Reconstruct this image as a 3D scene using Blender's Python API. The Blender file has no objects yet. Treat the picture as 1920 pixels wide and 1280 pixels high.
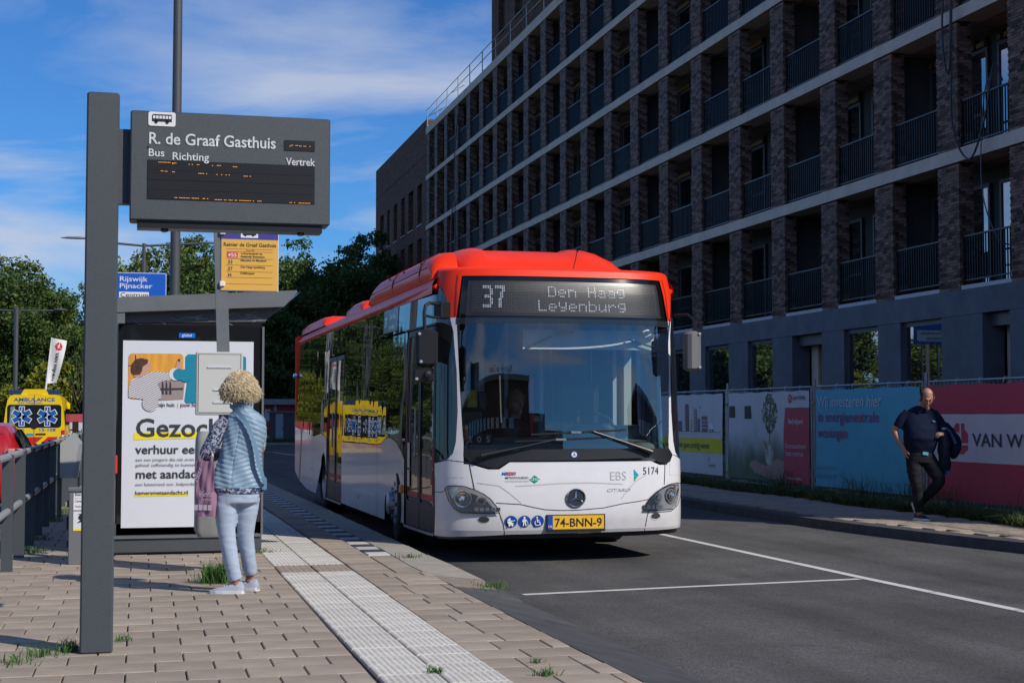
import bpy, bmesh, math, random
import numpy as np
from mathutils import Vector, Matrix, noise
random.seed(7)
PI = math.pi
R = math.radians
scene = bpy.context.scene
COL = scene.collection

# ------------------------------------------------------------------ camera
CAM_H = 1.46
FPX = 2820.0
YAW = math.atan(698 / FPX)
PITCH = math.atan(139 / FPX)
cam = bpy.data.cameras.new('camera')
cam.sensor_width = 36.0
cam.lens = 36.0 * FPX / 1920
cam.clip_start = 0.1
cam.clip_end = 3000
camo = bpy.data.objects.new('camera', cam)
COL.objects.link(camo)
camo.location = (0, 0, CAM_H)
camo.rotation_euler = (PI / 2 + PITCH, 0, -YAW)
scene.camera = camo

# ------------------------------------------------------------------ sun and sky
SUN_EL = R(38.5)
SUN_DIR = Vector((0.645, -0.765, 0)).normalized() * math.cos(SUN_EL) + Vector((0, 0, math.sin(SUN_EL)))
sun = bpy.data.lights.new('sun', 'SUN')
sun.energy = 4.2
sun.angle = R(0.53)
sun.color = (1.0, 0.93, 0.82)
suno = bpy.data.objects.new('sun', sun)
COL.objects.link(suno)
suno.rotation_euler = SUN_DIR.to_track_quat('Z', 'Y').to_euler()

world = bpy.data.worlds.new('World')
scene.world = world
world.use_nodes = True
wn, wl = world.node_tree.nodes, world.node_tree.links
wn.clear()
w_out = wn.new('ShaderNodeOutputWorld')
w_bg = wn.new('ShaderNodeBackground')
w_bg.inputs['Strength'].default_value = 0.15
w_sky = wn.new('ShaderNodeTexSky')
w_sky.sky_type = 'NISHITA'
w_sky.sun_disc = False
w_sky.sun_elevation = SUN_EL
w_sky.sun_rotation = math.atan2(SUN_DIR.x, SUN_DIR.y)
w_sky.altitude = 0
w_sky.air_density = 1.0
w_sky.dust_density = 0.35
w_sky.ozone_density = 1.6
# high wispy cloud, laid out on a flat layer far overhead
w_tc = wn.new('ShaderNodeTexCoord')
w_sep = wn.new('ShaderNodeSeparateXYZ')
wl.new(w_tc.outputs['Generated'], w_sep.inputs[0])
w_add = wn.new('ShaderNodeMath'); w_add.operation = 'ADD'; w_add.inputs[1].default_value = 0.30
w_mx = wn.new('ShaderNodeMath'); w_mx.operation = 'MAXIMUM'; w_mx.inputs[1].default_value = 0.02
wl.new(w_sep.outputs['Z'], w_add.inputs[0]); wl.new(w_add.outputs[0], w_mx.inputs[0])
w_div = wn.new('ShaderNodeVectorMath'); w_div.operation = 'DIVIDE'
w_cmb = wn.new('ShaderNodeCombineXYZ')
for k in 'XYZ': wl.new(w_mx.outputs[0], w_cmb.inputs[k])
wl.new(w_tc.outputs['Generated'], w_div.inputs[0]); wl.new(w_cmb.outputs[0], w_div.inputs[1])
w_map = wn.new('ShaderNodeMapping')
w_map.inputs['Rotation'].default_value = (0, 0, R(30))
w_map.inputs['Scale'].default_value = (0.75, 1.5, 0.0)
w_map.inputs['Location'].default_value = (2.4, 6.6, 0.0)
wl.new(w_div.outputs[0], w_map.inputs[0])
w_n1 = wn.new('ShaderNodeTexNoise')
w_n1.inputs['Scale'].default_value = 1.45; w_n1.inputs['Detail'].default_value = 9
w_n1.inputs['Roughness'].default_value = 0.56; w_n1.inputs['Distortion'].default_value = 0.6
wl.new(w_map.outputs[0], w_n1.inputs['Vector'])
w_r1 = wn.new('ShaderNodeValToRGB')
w_r1.color_ramp.elements[0].position = 0.455; w_r1.color_ramp.elements[0].color = (0, 0, 0, 1)
w_r1.color_ramp.elements[1].position = 0.64; w_r1.color_ramp.elements[1].color = (1, 1, 1, 1)
wl.new(w_n1.outputs['Fac'], w_r1.inputs[0])
w_mul = wn.new('ShaderNodeMath'); w_mul.operation = 'MULTIPLY'; w_mul.inputs[1].default_value = 0.72
wl.new(w_r1.outputs[0], w_mul.inputs[0])
w_mix = wn.new('ShaderNodeMixRGB')
w_mix.inputs[2].default_value = (3.9, 4.15, 4.8, 1)
w_gam = wn.new('ShaderNodeHueSaturation')
w_gam.inputs['Saturation'].default_value = 1.0
w_gam.inputs['Value'].default_value = 0.92
wl.new(w_sky.outputs[0], w_gam.inputs['Color'])
w_tint = wn.new('ShaderNodeMixRGB'); w_tint.blend_type = 'MULTIPLY'; w_tint.inputs[0].default_value = 1.0
w_tint.inputs[2].default_value = (0.20, 0.47, 0.84, 1)
wl.new(w_gam.outputs[0], w_tint.inputs[1])
wl.new(w_mul.outputs[0], w_mix.inputs[0]); wl.new(w_tint.outputs[0], w_mix.inputs[1])
wl.new(w_mix.outputs[0], w_bg.inputs['Color']); wl.new(w_bg.outputs[0], w_out.inputs[0])

scene.view_settings.view_transform = 'Standard'
scene.view_settings.look = 'None'
scene.view_settings.exposure = 0.0
scene.view_settings.gamma = 1.0
scene.view_settings.use_curve_mapping = False
scene.cycles.max_bounces = 8
scene.cycles.transparent_max_bounces = 12
scene.cycles.caustics_reflective = False
scene.cycles.caustics_refractive = False

# ------------------------------------------------------------------ materials
def sock(b, *names):
    for n in names:
        if n in b.inputs: return b.inputs[n]

def mat(name, col, rough=0.6, metal=0.0, spec=0.5, coat=0.0, vary=0.0, vscale=6.0, bump=0.0, bscale=60.0,
        rnd=0.0, island=0.0, emit=None, emit_s=1.0, col2=None, ior=None, stretch=None):
    m = bpy.data.materials.new(name)
    m.use_nodes = True
    nt = m.node_tree; n = nt.nodes; l = nt.links
    b = n['Principled BSDF']
    b.inputs['Roughness'].default_value = rough
    b.inputs['Metallic'].default_value = metal
    sock(b, 'Specular IOR Level', 'Specular').default_value = spec
    if ior: b.inputs['IOR'].default_value = ior
    if coat:
        sock(b, 'Coat Weight', 'Clearcoat').default_value = coat
        sock(b, 'Coat Roughness', 'Clearcoat Roughness').default_value = 0.04
    c = (*col, 1)
    tc = n.new('ShaderNodeTexCoord')
    src = tc.outputs['Object']
    if stretch:
        mp = n.new('ShaderNodeMapping'); mp.inputs['Scale'].default_value = stretch
        l.new(src, mp.inputs[0]); src = mp.outputs[0]
    out = None
    if vary or col2:
        t = n.new('ShaderNodeTexNoise'); t.inputs['Scale'].default_value = vscale
        t.inputs['Detail'].default_value = 6; t.inputs['Roughness'].default_value = 0.62
        l.new(src, t.inputs['Vector'])
        rp = n.new('ShaderNodeValToRGB')
        rp.color_ramp.elements[0].position = 0.3; rp.color_ramp.elements[1].position = 0.7
        d = vary
        rp.color_ramp.elements[0].color = tuple(max(0, x * (1 - d)) for x in col) + (1,)
        rp.color_ramp.elements[1].color = (tuple(col2) if col2 else tuple(min(1, x * (1 + d)) for x in col)) + (1,)
        l.new(t.outputs['Fac'], rp.inputs[0]); out = rp.outputs[0]
    if rnd or island:
        if island:
            g = n.new('ShaderNodeNewGeometry'); o = g.outputs['Random Per Island']; amt = island
        else:
            g = n.new('ShaderNodeObjectInfo'); o = g.outputs['Random']; amt = rnd
        mr = n.new('ShaderNodeMapRange'); mr.inputs['To Min'].default_value = 1 - amt; mr.inputs['To Max'].default_value = 1 + amt
        l.new(o, mr.inputs['Value'])
        hs = n.new('ShaderNodeHueSaturation'); hs.inputs['Color'].default_value = c
        if out: l.new(out, hs.inputs['Color'])
        l.new(mr.outputs[0], hs.inputs['Value']); out = hs.outputs[0]
    if out: l.new(out, b.inputs['Base Color'])
    else: b.inputs['Base Color'].default_value = c
    if bump:
        t2 = n.new('ShaderNodeTexNoise'); t2.inputs['Scale'].default_value = bscale; t2.inputs['Detail'].default_value = 5
        l.new(src, t2.inputs['Vector'])
        bp = n.new('ShaderNodeBump'); bp.inputs['Strength'].default_value = min(1, bump); bp.inputs['Distance'].default_value = 0.01
        l.new(t2.outputs['Fac'], bp.inputs['Height']); l.new(bp.outputs[0], b.inputs['Normal'])
    if emit:
        b.inputs['Emission Color'].default_value = (*emit, 1); b.inputs['Emission Strength'].default_value = emit_s
    return m

def wavy_glass(name, col, rough=0.02, ior=1.6, amp=0.25, scale=2.0, stretch=(1, 1, 0.35)):
    m = mat(name, col, rough, ior=ior)
    n, l = m.node_tree.nodes, m.node_tree.links
    b = n['Principled BSDF']
    tc = n.new('ShaderNodeTexCoord'); mp = n.new('ShaderNodeMapping'); mp.inputs['Scale'].default_value = stretch
    t = n.new('ShaderNodeTexNoise'); t.inputs['Scale'].default_value = scale; t.inputs['Detail'].default_value = 1.5
    bp = n.new('ShaderNodeBump'); bp.inputs['Strength'].default_value = amp; bp.inputs['Distance'].default_value = 0.02
    l.new(tc.outputs['Object'], mp.inputs[0]); l.new(mp.outputs[0], t.inputs['Vector'])
    l.new(t.outputs['Fac'], bp.inputs['Height']); l.new(bp.outputs[0], b.inputs['Normal'])
    return m

def see_glass(name, tint, ior=1.5, gain=1.0, rough=0.0):
    m = bpy.data.materials.new(name); m.use_nodes = True
    n, l = m.node_tree.nodes, m.node_tree.links
    n.clear()
    o = n.new('ShaderNodeOutputMaterial'); mx = n.new('ShaderNodeMixShader')
    t = n.new('ShaderNodeBsdfTransparent'); t.inputs[0].default_value = (*tint, 1)
    g = n.new('ShaderNodeBsdfGlossy'); g.inputs['Roughness'].default_value = rough
    f = n.new('ShaderNodeFresnel'); f.inputs['IOR'].default_value = ior
    mu = n.new('ShaderNodeMath'); mu.operation = 'MULTIPLY'; mu.inputs[1].default_value = gain; mu.use_clamp = True
    l.new(f.outputs[0], mu.inputs[0]); l.new(mu.outputs[0], mx.inputs[0])
    l.new(t.outputs[0], mx.inputs[1]); l.new(g.outputs[0], mx.inputs[2]); l.new(mx.outputs[0], o.inputs[0])
    return m

M = {}
M['asphalt'] = mat('asphalt', (0.082, 0.079, 0.077), 0.85, spec=.3, vary=0.28, vscale=0.55, bump=0.6, bscale=260)
M['asphalt_left'] = mat('asphalt_side', (0.075, 0.073, 0.072), 0.85, vary=0.22, vscale=1.2, bump=0.4, bscale=120)
M['earth'] = mat('earth_grass', (0.05, 0.065, 0.02), 0.95, vary=0.4, vscale=0.8, col2=(0.075, 0.08, 0.03))
M['joint'] = mat('joint_sand', (0.10, 0.085, 0.068), 0.95, vary=0.3, vscale=30)
M['tile'] = mat('paving_tile', (0.335, 0.278, 0.222), 0.85, spec=.2, vary=0.20, vscale=2.2, rnd=0.13, bump=0.5, bscale=180)
M['tile_far'] = mat('paving_tile_far', (0.355, 0.285, 0.228), 0.85, spec=.2, vary=0.16, vscale=3.0, island=0.09, bump=0.5, bscale=180)
M['tactile'] = mat('white_tactile_tile', (0.58, 0.55, 0.49), 0.8, vary=0.14, vscale=7.0, rnd=0.07, bump=0.5, bscale=140)
M['tactile_brown'] = mat('studded_tile', (0.27, 0.22, 0.175), 0.85, vary=0.15, vscale=8.0, rnd=0.06, bump=0.5, bscale=140)
M['tile_black'] = mat('black_edge_tile', (0.045, 0.046, 0.05), 0.75, vary=0.25, vscale=12, rnd=0.15, bump=0.4, bscale=150)
M['tile_white'] = mat('white_edge_tile', (0.52, 0.51, 0.48), 0.75, vary=0.12, vscale=12, rnd=0.08, bump=0.4, bscale=150)
M['kerb'] = mat('platform_kerb_concrete', (0.33, 0.30, 0.255), 0.85, vary=0.15, vscale=6, rnd=0.05, bump=0.5, bscale=120)
M['kerb_dark'] = mat('dark_kerb', (0.062, 0.063, 0.066), 0.85, vary=0.3, vscale=4, rnd=0.1, bump=0.5, bscale=120)
M['paint_line'] = mat('road_marking_paint', (0.62, 0.62, 0.60), 0.7, vary=0.12, vscale=9, bump=0.4, bscale=200)
M['anthracite'] = mat('anthracite_powder_coat', (0.060, 0.070, 0.080), 0.48, vary=0.22, vscale=160, bump=0.25, bscale=500)
M['anthracite_lt'] = mat('grey_powder_coat', (0.13, 0.14, 0.15), 0.5, vary=0.08, vscale=8, bump=0.1, bscale=400)
M['blackgloss'] = mat('black_gloss_frame', (0.012, 0.013, 0.015), 0.06, coat=0.6)
M['black'] = mat('black_plastic', (0.012, 0.012, 0.013), 0.42)
M['rubber'] = mat('rubber', (0.018, 0.018, 0.018), 0.85, bump=0.3, bscale=60)
M['white'] = mat('white_print', (0.74, 0.74, 0.75), 0.6)
M['whitepaper'] = mat('poster_paper', (0.66, 0.68, 0.73), 0.3, vary=0.02, vscale=2, bump=0.15, bscale=4)
M['steel'] = mat('galvanised_steel', (0.32, 0.34, 0.36), 0.42, metal=0.85, vary=0.15, vscale=20)
M['rail_grey'] = mat('light_grey_rail', (0.33, 0.34, 0.34), 0.4, metal=0.2)
M['chrome'] = mat('chrome', (0.8, 0.8, 0.82), 0.08, metal=1.0)
M['brick'] = mat('clinker_brick', (0.125, 0.074, 0.056), 0.6, spec=.15, vary=0.3, vscale=3.2, island=0.75, bump=0.6, bscale=50, col2=(0.19, 0.125, 0.105))
M['brickwall'] = mat('clinker_wall', (0.060, 0.034, 0.028), 0.75, spec=.1)
M['mortar'] = mat('dark_mortar', (0.060, 0.048, 0.040), 0.9, spec=.1)
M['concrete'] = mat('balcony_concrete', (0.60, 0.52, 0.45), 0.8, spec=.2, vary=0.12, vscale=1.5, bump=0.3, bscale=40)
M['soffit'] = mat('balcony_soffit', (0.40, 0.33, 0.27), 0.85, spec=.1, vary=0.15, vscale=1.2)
M['bluestone'] = mat('blue_grey_stone', (0.105, 0.115, 0.145), 0.55, spec=.25, vary=0.22, vscale=1.4, rnd=0.06, bump=0.2, bscale=30)
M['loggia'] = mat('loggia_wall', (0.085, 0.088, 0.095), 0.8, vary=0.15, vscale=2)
M['winframe'] = mat('dark_window_frame', (0.085, 0.095, 0.11), 0.4)
M['pane'] = wavy_glass('window_pane', (0.012, 0.016, 0.02), 0.01, ior=4.2, amp=0.05, scale=0.8)
M['rail_dark'] = mat('dark_blue_railing', (0.020, 0.030, 0.040), 0.35, metal=0.3)
M['sill'] = mat('pale_sill', (0.5, 0.5, 0.54), 0.6)
M['wood'] = mat('pine_wood', (0.34, 0.20, 0.08), 0.7, vary=0.2, vscale=5)

# brick wall texture for the surfaces too far away to carry single bricks
def brick_tex(m, c1, c2, mo, sx=1.0, bw=0.22, bh=0.0625):
    n, l = m.node_tree.nodes, m.node_tree.links
    b = n['Principled BSDF']
    tc = n.new('ShaderNodeTexCoord'); sp = n.new('ShaderNodeSeparateXYZ'); cb = n.new('ShaderNodeCombineXYZ')
    l.new(tc.outputs['Object'], sp.inputs[0])
    ad = n.new('ShaderNodeMath'); ad.operation = 'ADD'
    l.new(sp.outputs['X'], ad.inputs[0]); l.new(sp.outputs['Y'], ad.inputs[1])
    l.new(ad.outputs[0], cb.inputs['X']); l.new(sp.outputs['Z'], cb.inputs['Y'])
    t = n.new('ShaderNodeTexBrick')
    t.inputs['Scale'].default_value = 1.0; t.inputs['Brick Width'].default_value = bw; t.inputs['Row Height'].default_value = bh
    t.inputs['Mortar Size'].default_value = 0.006; t.inputs['Color1'].default_value = (*c1, 1); t.inputs['Color2'].default_value = (*c2, 1)
    t.inputs['Mortar'].default_value = (*mo, 1); t.inputs['Bias'].default_value = 0.0
    l.new(cb.outputs[0], t.inputs['Vector'])
    nz = n.new('ShaderNodeTexNoise'); nz.inputs['Scale'].default_value = 1.2; nz.inputs['Detail'].default_value = 4
    l.new(tc.outputs['Object'], nz.inputs['Vector'])
    hs = n.new('ShaderNodeHueSaturation'); mr = n.new('ShaderNodeMapRange')
    mr.inputs['To Min'].default_value = 0.7; mr.inputs['To Max'].default_value = 1.3
    l.new(nz.outputs['Fac'], mr.inputs['Value']); l.new(mr.outputs[0], hs.inputs['Value']); l.new(t.outputs['Color'], hs.inputs['Color'])
    l.new(hs.outputs[0], b.inputs['Base Color'])
    bp = n.new('ShaderNodeBump'); bp.inputs['Strength'].default_value = 0.5; bp.inputs['Distance'].default_value = 0.006
    iv = n.new('ShaderNodeMath'); iv.operation = 'SUBTRACT'; iv.inputs[0].default_value = 1
    l.new(t.outputs['Fac'], iv.inputs[1]); l.new(iv.outputs[0], bp.inputs['Height']); l.new(bp.outputs[0], b.inputs['Normal'])
brick_tex(M['brickwall'], (0.085, 0.040, 0.030), (0.19, 0.10, 0.075), (0.055, 0.045, 0.040))
M['redbrick'] = mat('orange_brick', (0.3, 0.12, 0.07), 0.8)
brick_tex(M['redbrick'], (0.26, 0.10, 0.06), (0.34, 0.15, 0.09), (0.3, 0.27, 0.24))

# asphalt: coarse stone grain and oil-darkened wheel tracks
def asphalt_detail(m):
    n, l = m.node_tree.nodes, m.node_tree.links
    b = n['Principled BSDF']
    old = b.inputs['Base Color'].links[0].from_socket
    tc = n.new('ShaderNodeTexCoord')
    v = n.new('ShaderNodeTexVoronoi'); v.inputs['Scale'].default_value = 95
    l.new(tc.outputs['Object'], v.inputs['Vector'])
    mr = n.new('ShaderNodeMapRange'); mr.inputs['From Min'].default_value = 0; mr.inputs['From Max'].default_value = 1
    mr.inputs['To Min'].default_value = 0.55; mr.inputs['To Max'].default_value = 1.75
    l.new(v.outputs['Color'], mr.inputs['Value'])
    sx = n.new('ShaderNodeSeparateXYZ'); l.new(tc.outputs['Object'], sx.inputs[0])
    mp = n.new('ShaderNodeMapping'); mp.inputs['Scale'].default_value = (1.6, 0.09, 1)
    l.new(tc.outputs['Object'], mp.inputs[0])
    nz = n.new('ShaderNodeTexNoise'); nz.inputs['Scale'].default_value = 1.0; nz.inputs['Detail'].default_value = 3
    l.new(mp.outputs[0], nz.inputs['Vector'])
    mr2 = n.new('ShaderNodeMapRange'); mr2.inputs['From Min'].default_value = 0.35; mr2.inputs['From Max'].default_value = 0.65
    mr2.inputs['To Min'].default_value = 0.72; mr2.inputs['To Max'].default_value = 1.12
    l.new(nz.outputs['Fac'], mr2.inputs['Value'])
    st = n.new('ShaderNodeTexNoise'); st.inputs['Scale'].default_value = 2.3; st.inputs['Detail'].default_value = 7; l.new(tc.outputs['Object'], st.inputs['Vector'])
    ms = n.new('ShaderNodeMapRange'); ms.inputs['From Min'].default_value = 0.60; ms.inputs['From Max'].default_value = 0.70; ms.inputs['To Min'].default_value = 1.0; ms.inputs['To Max'].default_value = 0.80
    l.new(st.outputs['Fac'], ms.inputs['Value'])
    m2 = n.new('ShaderNodeMath'); m2.operation = 'MULTIPLY'; l.new(mr2.outputs[0], m2.inputs[0]); l.new(ms.outputs[0], m2.inputs[1])
    mu = n.new('ShaderNodeMath'); mu.operation = 'MULTIPLY'
    l.new(mr.outputs[0], mu.inputs[0]); l.new(m2.outputs[0], mu.inputs[1])
    hs = n.new('ShaderNodeHueSaturation'); l.new(old, hs.inputs['Color']); l.new(mu.outputs[0], hs.inputs['Value'])
    l.new(hs.outputs[0], b.inputs['Base Color'])
asphalt_detail(M['asphalt'])

# ------------------------------------------------------------------ object helpers
def tag(o, label=None, cat=None, group=None, kind=None):
    if label: o['label'] = label
    if cat: o['category'] = cat
    if group: o['group'] = group
    if kind: o['kind'] = kind
    return o

def thing(name, loc=(0, 0, 0), rz=0.0, label=None, cat=None, group=None, kind=None):
    o = bpy.data.objects.new(name, None)
    o.empty_display_size = 0.2
    o.location = loc; o.rotation_euler = (0, 0, rz)
    COL.objects.link(o)
    return tag(o, label, cat, group, kind)

class MB:
    def __init__(s): s.v = []; s.f = []; s.m = []
    def add(s, v, f, mi=0):
        o = len(s.v); s.v += [tuple(p) for p in v]; s.f += [tuple(i + o for i in q) for q in f]; s.m += [mi] * len(f)
        return s
    def box(s, x0, x1, y0, y1, z0, z1, mi=0, rz=0.0, c=None):
        v = [(x, y, z) for z in (z0, z1) for x, y in ((x0, y0), (x1, y0), (x1, y1), (x0, y1))]
        if rz:
            cx, cy = c or ((x0 + x1) / 2, (y0 + y1) / 2); ca, sa = math.cos(rz), math.sin(rz)
            v = [(cx + (x - cx) * ca - (y - cy) * sa, cy + (x - cx) * sa + (y - cy) * ca, z) for x, y, z in v]
        return s.add(v, [(3, 2, 1, 0), (4, 5, 6, 7), (0, 1, 5, 4), (1, 2, 6, 5), (2, 3, 7, 6), (3, 0, 4, 7)], mi)
    def cbox(s, x0, x1, y0, y1, z0, z1, b=0.01, mi=0):
        # chamfered box
        v = []
        for (z, i) in ((z0, b), (z0 + b, 0), (z1 - b, 0), (z1, b)):
            for (x, y, sx, sy) in ((x0, y0, 1, 1), (x1, y0, -1, 1), (x1, y1, -1, -1), (x0, y1, 1, -1)):
                v.append((x + sx * (i + b), y + sy * i, z)); v.append((x + sx * i, y + sy * (i + b), z))
        # reorder ring: for each corner (two points) in ccw order
        f = []
        ring = [1, 0, 2, 3, 5, 4, 6, 7]
        for k in range(3):
            for i in range(8):
                a, b2 = ring[i] + 8 * k, ring[(i + 1) % 8] + 8 * k
                f.append((a, b2, b2 + 8, a + 8))
        f.append(tuple(ring[::-1])); f.append(tuple(r + 24 for r in ring))
        return s.add(v, f, mi)
    def tube(s, pts, r, n=8, mi=0, cap=True):
        pts = [Vector(p) for p in pts]; rr = r if isinstance(r, (list, tuple)) else [r] * len(pts)
        v = []; f = []; up = None
        for i, p in enumerate(pts):
            d = ((pts[min(i + 1, len(pts) - 1)] - p).normalized() + (p - pts[max(i - 1, 0)]).normalized())
            if d.length < 1e-6: d = Vector((0, 0, 1))
            d.normalize()
            if up is None:
                up = Vector((0, 0, 1)) if abs(d.z) < 0.9 else Vector((1, 0, 0))
            a = up.cross(d)
            if a.length < 1e-4: a = Vector((0, 1, 0)).cross(d)
            a.normalize(); b = d.cross(a).normalized(); up = b
            for k in range(n):
                t = 2 * PI * k / n
                v.append(p + (a * math.cos(t) + b * math.sin(t)) * rr[i])
        for i in range(len(pts) - 1):
            for k in range(n):
                a0 = i * n + k; a1 = i * n + (k + 1) % n
                f.append((a0, a1, a1 + n, a0 + n))
        if cap:
            f.append(tuple(range(n))[::-1]); f.append(tuple(range((len(pts) - 1) * n, len(pts) * n)))
        return s.add(v, f, mi)
    def prism(s, poly, axis, a, b, mi=0):
        # poly in the other two axes (cyclic order), extruded along axis from a to b
        def P(u, w, t): return {'x': (t, u, w), 'y': (u, t, w), 'z': (u, w, t)}[axis]
        n = len(poly)
        v = [P(u, w, a) for u, w in poly] + [P(u, w, b) for u, w in poly]
        f = [tuple(range(n))[::-1], tuple(range(n, 2 * n))] + [(i, (i + 1) % n, (i + 1) % n + n, i + n) for i in range(n)]
        return s.add(v, f, mi)
    def lathe(s, prof, c=(0, 0, 0), axis='z', n=24, mi=0):
        # prof: list of (r, t) along axis
        v = []; f = []
        for r_, t in prof:
            for k in range(n):
                a = 2 * PI * k / n; u, w = r_ * math.cos(a), r_ * math.sin(a)
                p = {'z': (u, w, t), 'y': (u, t, w), 'x': (t, u, w)}[axis]
                v.append((p[0] + c[0], p[1] + c[1], p[2] + c[2]))
        for i in range(len(prof) - 1):
            for k in range(n):
                a0 = i * n + k; a1 = i * n + (k + 1) % n
                f.append((a0, a1, a1 + n, a0 + n))
        return s.add(v, f, mi)
    def rings(s, rings, mi=0, cap=True, closed=True):
        n = len(rings[0]); v = [p for r_ in rings for p in r_]; f = []
        for i in range(len(rings) - 1):
            for k in range(n if closed else n - 1):
                a0 = i * n + k; a1 = i * n + (k + 1) % n
                f.append((a0, a1, a1 + n, a0 + n))
        if cap: f.append(tuple(range(n))[::-1]); f.append(tuple(range((len(rings) - 1) * n, len(rings) * n)))
        return s.add(v, f, mi)
    def mesh(s, name, mats, smooth=False, bevel=0):
        me = bpy.data.meshes.new(name)
        me.from_pydata([tuple(p) for p in s.v], [], s.f)
        for m in (mats if isinstance(mats, (list, tuple)) else [mats]): me.materials.append(m)
        if any(s.m): me.polygons.foreach_set('material_index', s.m)
        bm = bmesh.new(); bm.from_mesh(me); bmesh.ops.recalc_face_normals(bm, faces=bm.faces); bm.to_mesh(me); bm.free()
        if smooth: set_smooth(me, smooth)
        me.update()
        return me
    def build(s, name, mats, parent=None, smooth=False, loc=None, rot=None, kind=None, label=None):
        return place(s.mesh(name, mats, smooth), name, parent, loc, rot, kind, label)

def set_smooth(me, ang=35):
    ang = 35 if ang is True else ang
    me.shade_smooth()
    bm = bmesh.new(); bm.from_mesh(me)
    for e in bm.edges:
        e.smooth = not (len(e.link_faces) == 2 and e.calc_face_angle(0) > R(ang))
    bm.to_mesh(me); bm.free()

def place(me, name, parent=None, loc=None, rot=None, kind=None, label=None):
    o = bpy.data.objects.new(name, me)
    COL.objects.link(o)
    if parent: o.parent = parent
    if loc: o.location = loc
    if rot: o.rotation_euler = rot
    if kind: o['kind'] = kind
    if label: o['label'] = label
    return o

def copy_tree(o, parent=None):
    c = o.copy(); COL.objects.link(c); c.parent = parent
    for ch in list(o.children): copy_tree(ch, c)
    return c

def frame(o, x, y):
    """flat surface with origin o and unit axes x, y; returns a map (s, t, off) -> point"""
    o, x, y = Vector(o), Vector(x).normalized(), Vector(y).normalized(); n = x.cross(y)
    return lambda s, t, off=0.0: o + x * s + y * t + n * off

def poly(sf, pts, m, name, parent, off=0.003, step=None, smooth=False, **kw):
    """flat shape on a surface; step cuts it finely so it can follow a curve"""
    bm = bmesh.new()
    vs = [bm.verts.new((p[0], p[1], 0)) for p in pts]
    bm.faces.new(vs)
    if step:
        sx, sy = step if isinstance(step, tuple) else (step, step)
        for ax, st in ((0, sx), (1, sy)):
            if not st: continue
            lo = min(p[ax] for p in pts); hi = max(p[ax] for p in pts)
            k = math.floor(lo / st) + 1
            while k * st < hi - 1e-5:
                co = [0, 0, 0]; no = [0, 0, 0]; co[ax] = k * st; no[ax] = 1
                bmesh.ops.bisect_plane(bm, geom=bm.verts[:] + bm.edges[:] + bm.faces[:], plane_co=co, plane_no=no, dist=1e-5)
                k += 1
    bmesh.ops.triangulate(bm, faces=[f for f in bm.faces if len(f.verts) > 4])
    cx = sum(p[0] for p in pts) / len(pts); cy = sum(p[1] for p in pts) / len(pts)
    outw = sf(cx, cy, off + 1.0) - sf(cx, cy, off)
    for v in bm.verts: v.co = sf(v.co.x, v.co.y, off)
    bm.normal_update()
    if sum((f.normal * f.calc_area() for f in bm.faces), Vector()).dot(outw) < 0: bmesh.ops.reverse_faces(bm, faces=bm.faces[:])
    me = bpy.data.meshes.new(name); bm.to_mesh(me); bm.free()
    me.materials.append(m)
    if smooth: me.shade_smooth()
    return place(me, name, parent, **kw)

def rect(sf, s0, t0, s1, t1, m, name, parent, off=0.003, **kw):
    return poly(sf, [(s0, t0), (s1, t0), (s1, t1), (s0, t1)], m, name, parent, off, **kw)

def circ(cx, cy, rx, ry=None, n=24, a0=0, a1=2 * PI):
    ry = ry or rx
    full = abs(a1 - a0 - 2 * PI) < 1e-6
    return [(cx + rx * math.cos(a0 + (a1 - a0) * k / (n if full else n - 1)), cy + ry * math.sin(a0 + (a1 - a0) * k / (n if full else n - 1))) for k in range(n)]

def rrect(x0, y0, x1, y1, r, n=5):
    p = []
    for cx, cy, a in ((x1 - r, y1 - r, 0), (x0 + r, y1 - r, PI / 2), (x0 + r, y0 + r, PI), (x1 - r, y0 + r, 1.5 * PI)):
        p += [(cx + r * math.cos(a + PI / 2 * k / n), cy + r * math.sin(a + PI / 2 * k / n)) for k in range(n + 1)]
    return p

def multi(sf, polys, m, name, parent, off=0.004, **kw):
    """several flat shapes in one print"""
    mb = MB()
    for p in polys:
        bm = bmesh.new(); bm.faces.new([bm.verts.new((q[0], q[1], 0)) for q in p]); bmesh.ops.triangulate(bm, faces=bm.faces[:])
        mb.add([sf(v.co.x, v.co.y, off) for v in bm.verts], [tuple(v.index for v in f.verts) for f in (bm.verts.index_update(), bm.faces)[1]])
        bm.free()
    me = bpy.data.meshes.new(name); me.from_pydata([tuple(p) for p in mb.v], [], mb.f); me.materials.append(m)
    return place(me, name, parent, **kw)

def text(sf, body, s, t, size, m, parent, name='lettering', off=0.006, align='LEFT', bold=0.0, sx=1.0, rot=0.0, shear=0.0, space=1.0, fit=None, **kw):
    cu = bpy.data.curves.new(name, 'FONT')
    cu.body = body; cu.size = size; cu.align_x = align; cu.offset = bold * size; cu.shear = shear; cu.space_character = space
    cu.resolution_u = 3; cu.fill_mode = 'BOTH'
    ob = bpy.data.objects.new(name, cu)
    me = bpy.data.meshes.new_from_object(ob)
    bpy.data.objects.remove(ob)
    ca, sa = math.cos(rot), math.sin(rot)
    if fit: xs_ = [v.co.x for v in me.vertices]; sx = fit / max(1e-6, max(xs_) - min(xs_))
    for v in me.vertices:
        x, y = v.co.x * sx, v.co.y
        v.co = sf(s + x * ca - y * sa, t + x * sa + y * ca, off)
    me.name = name
    me.materials.clear(); me.materials.append(m)
    return place(me, name, parent, **kw)

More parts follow.
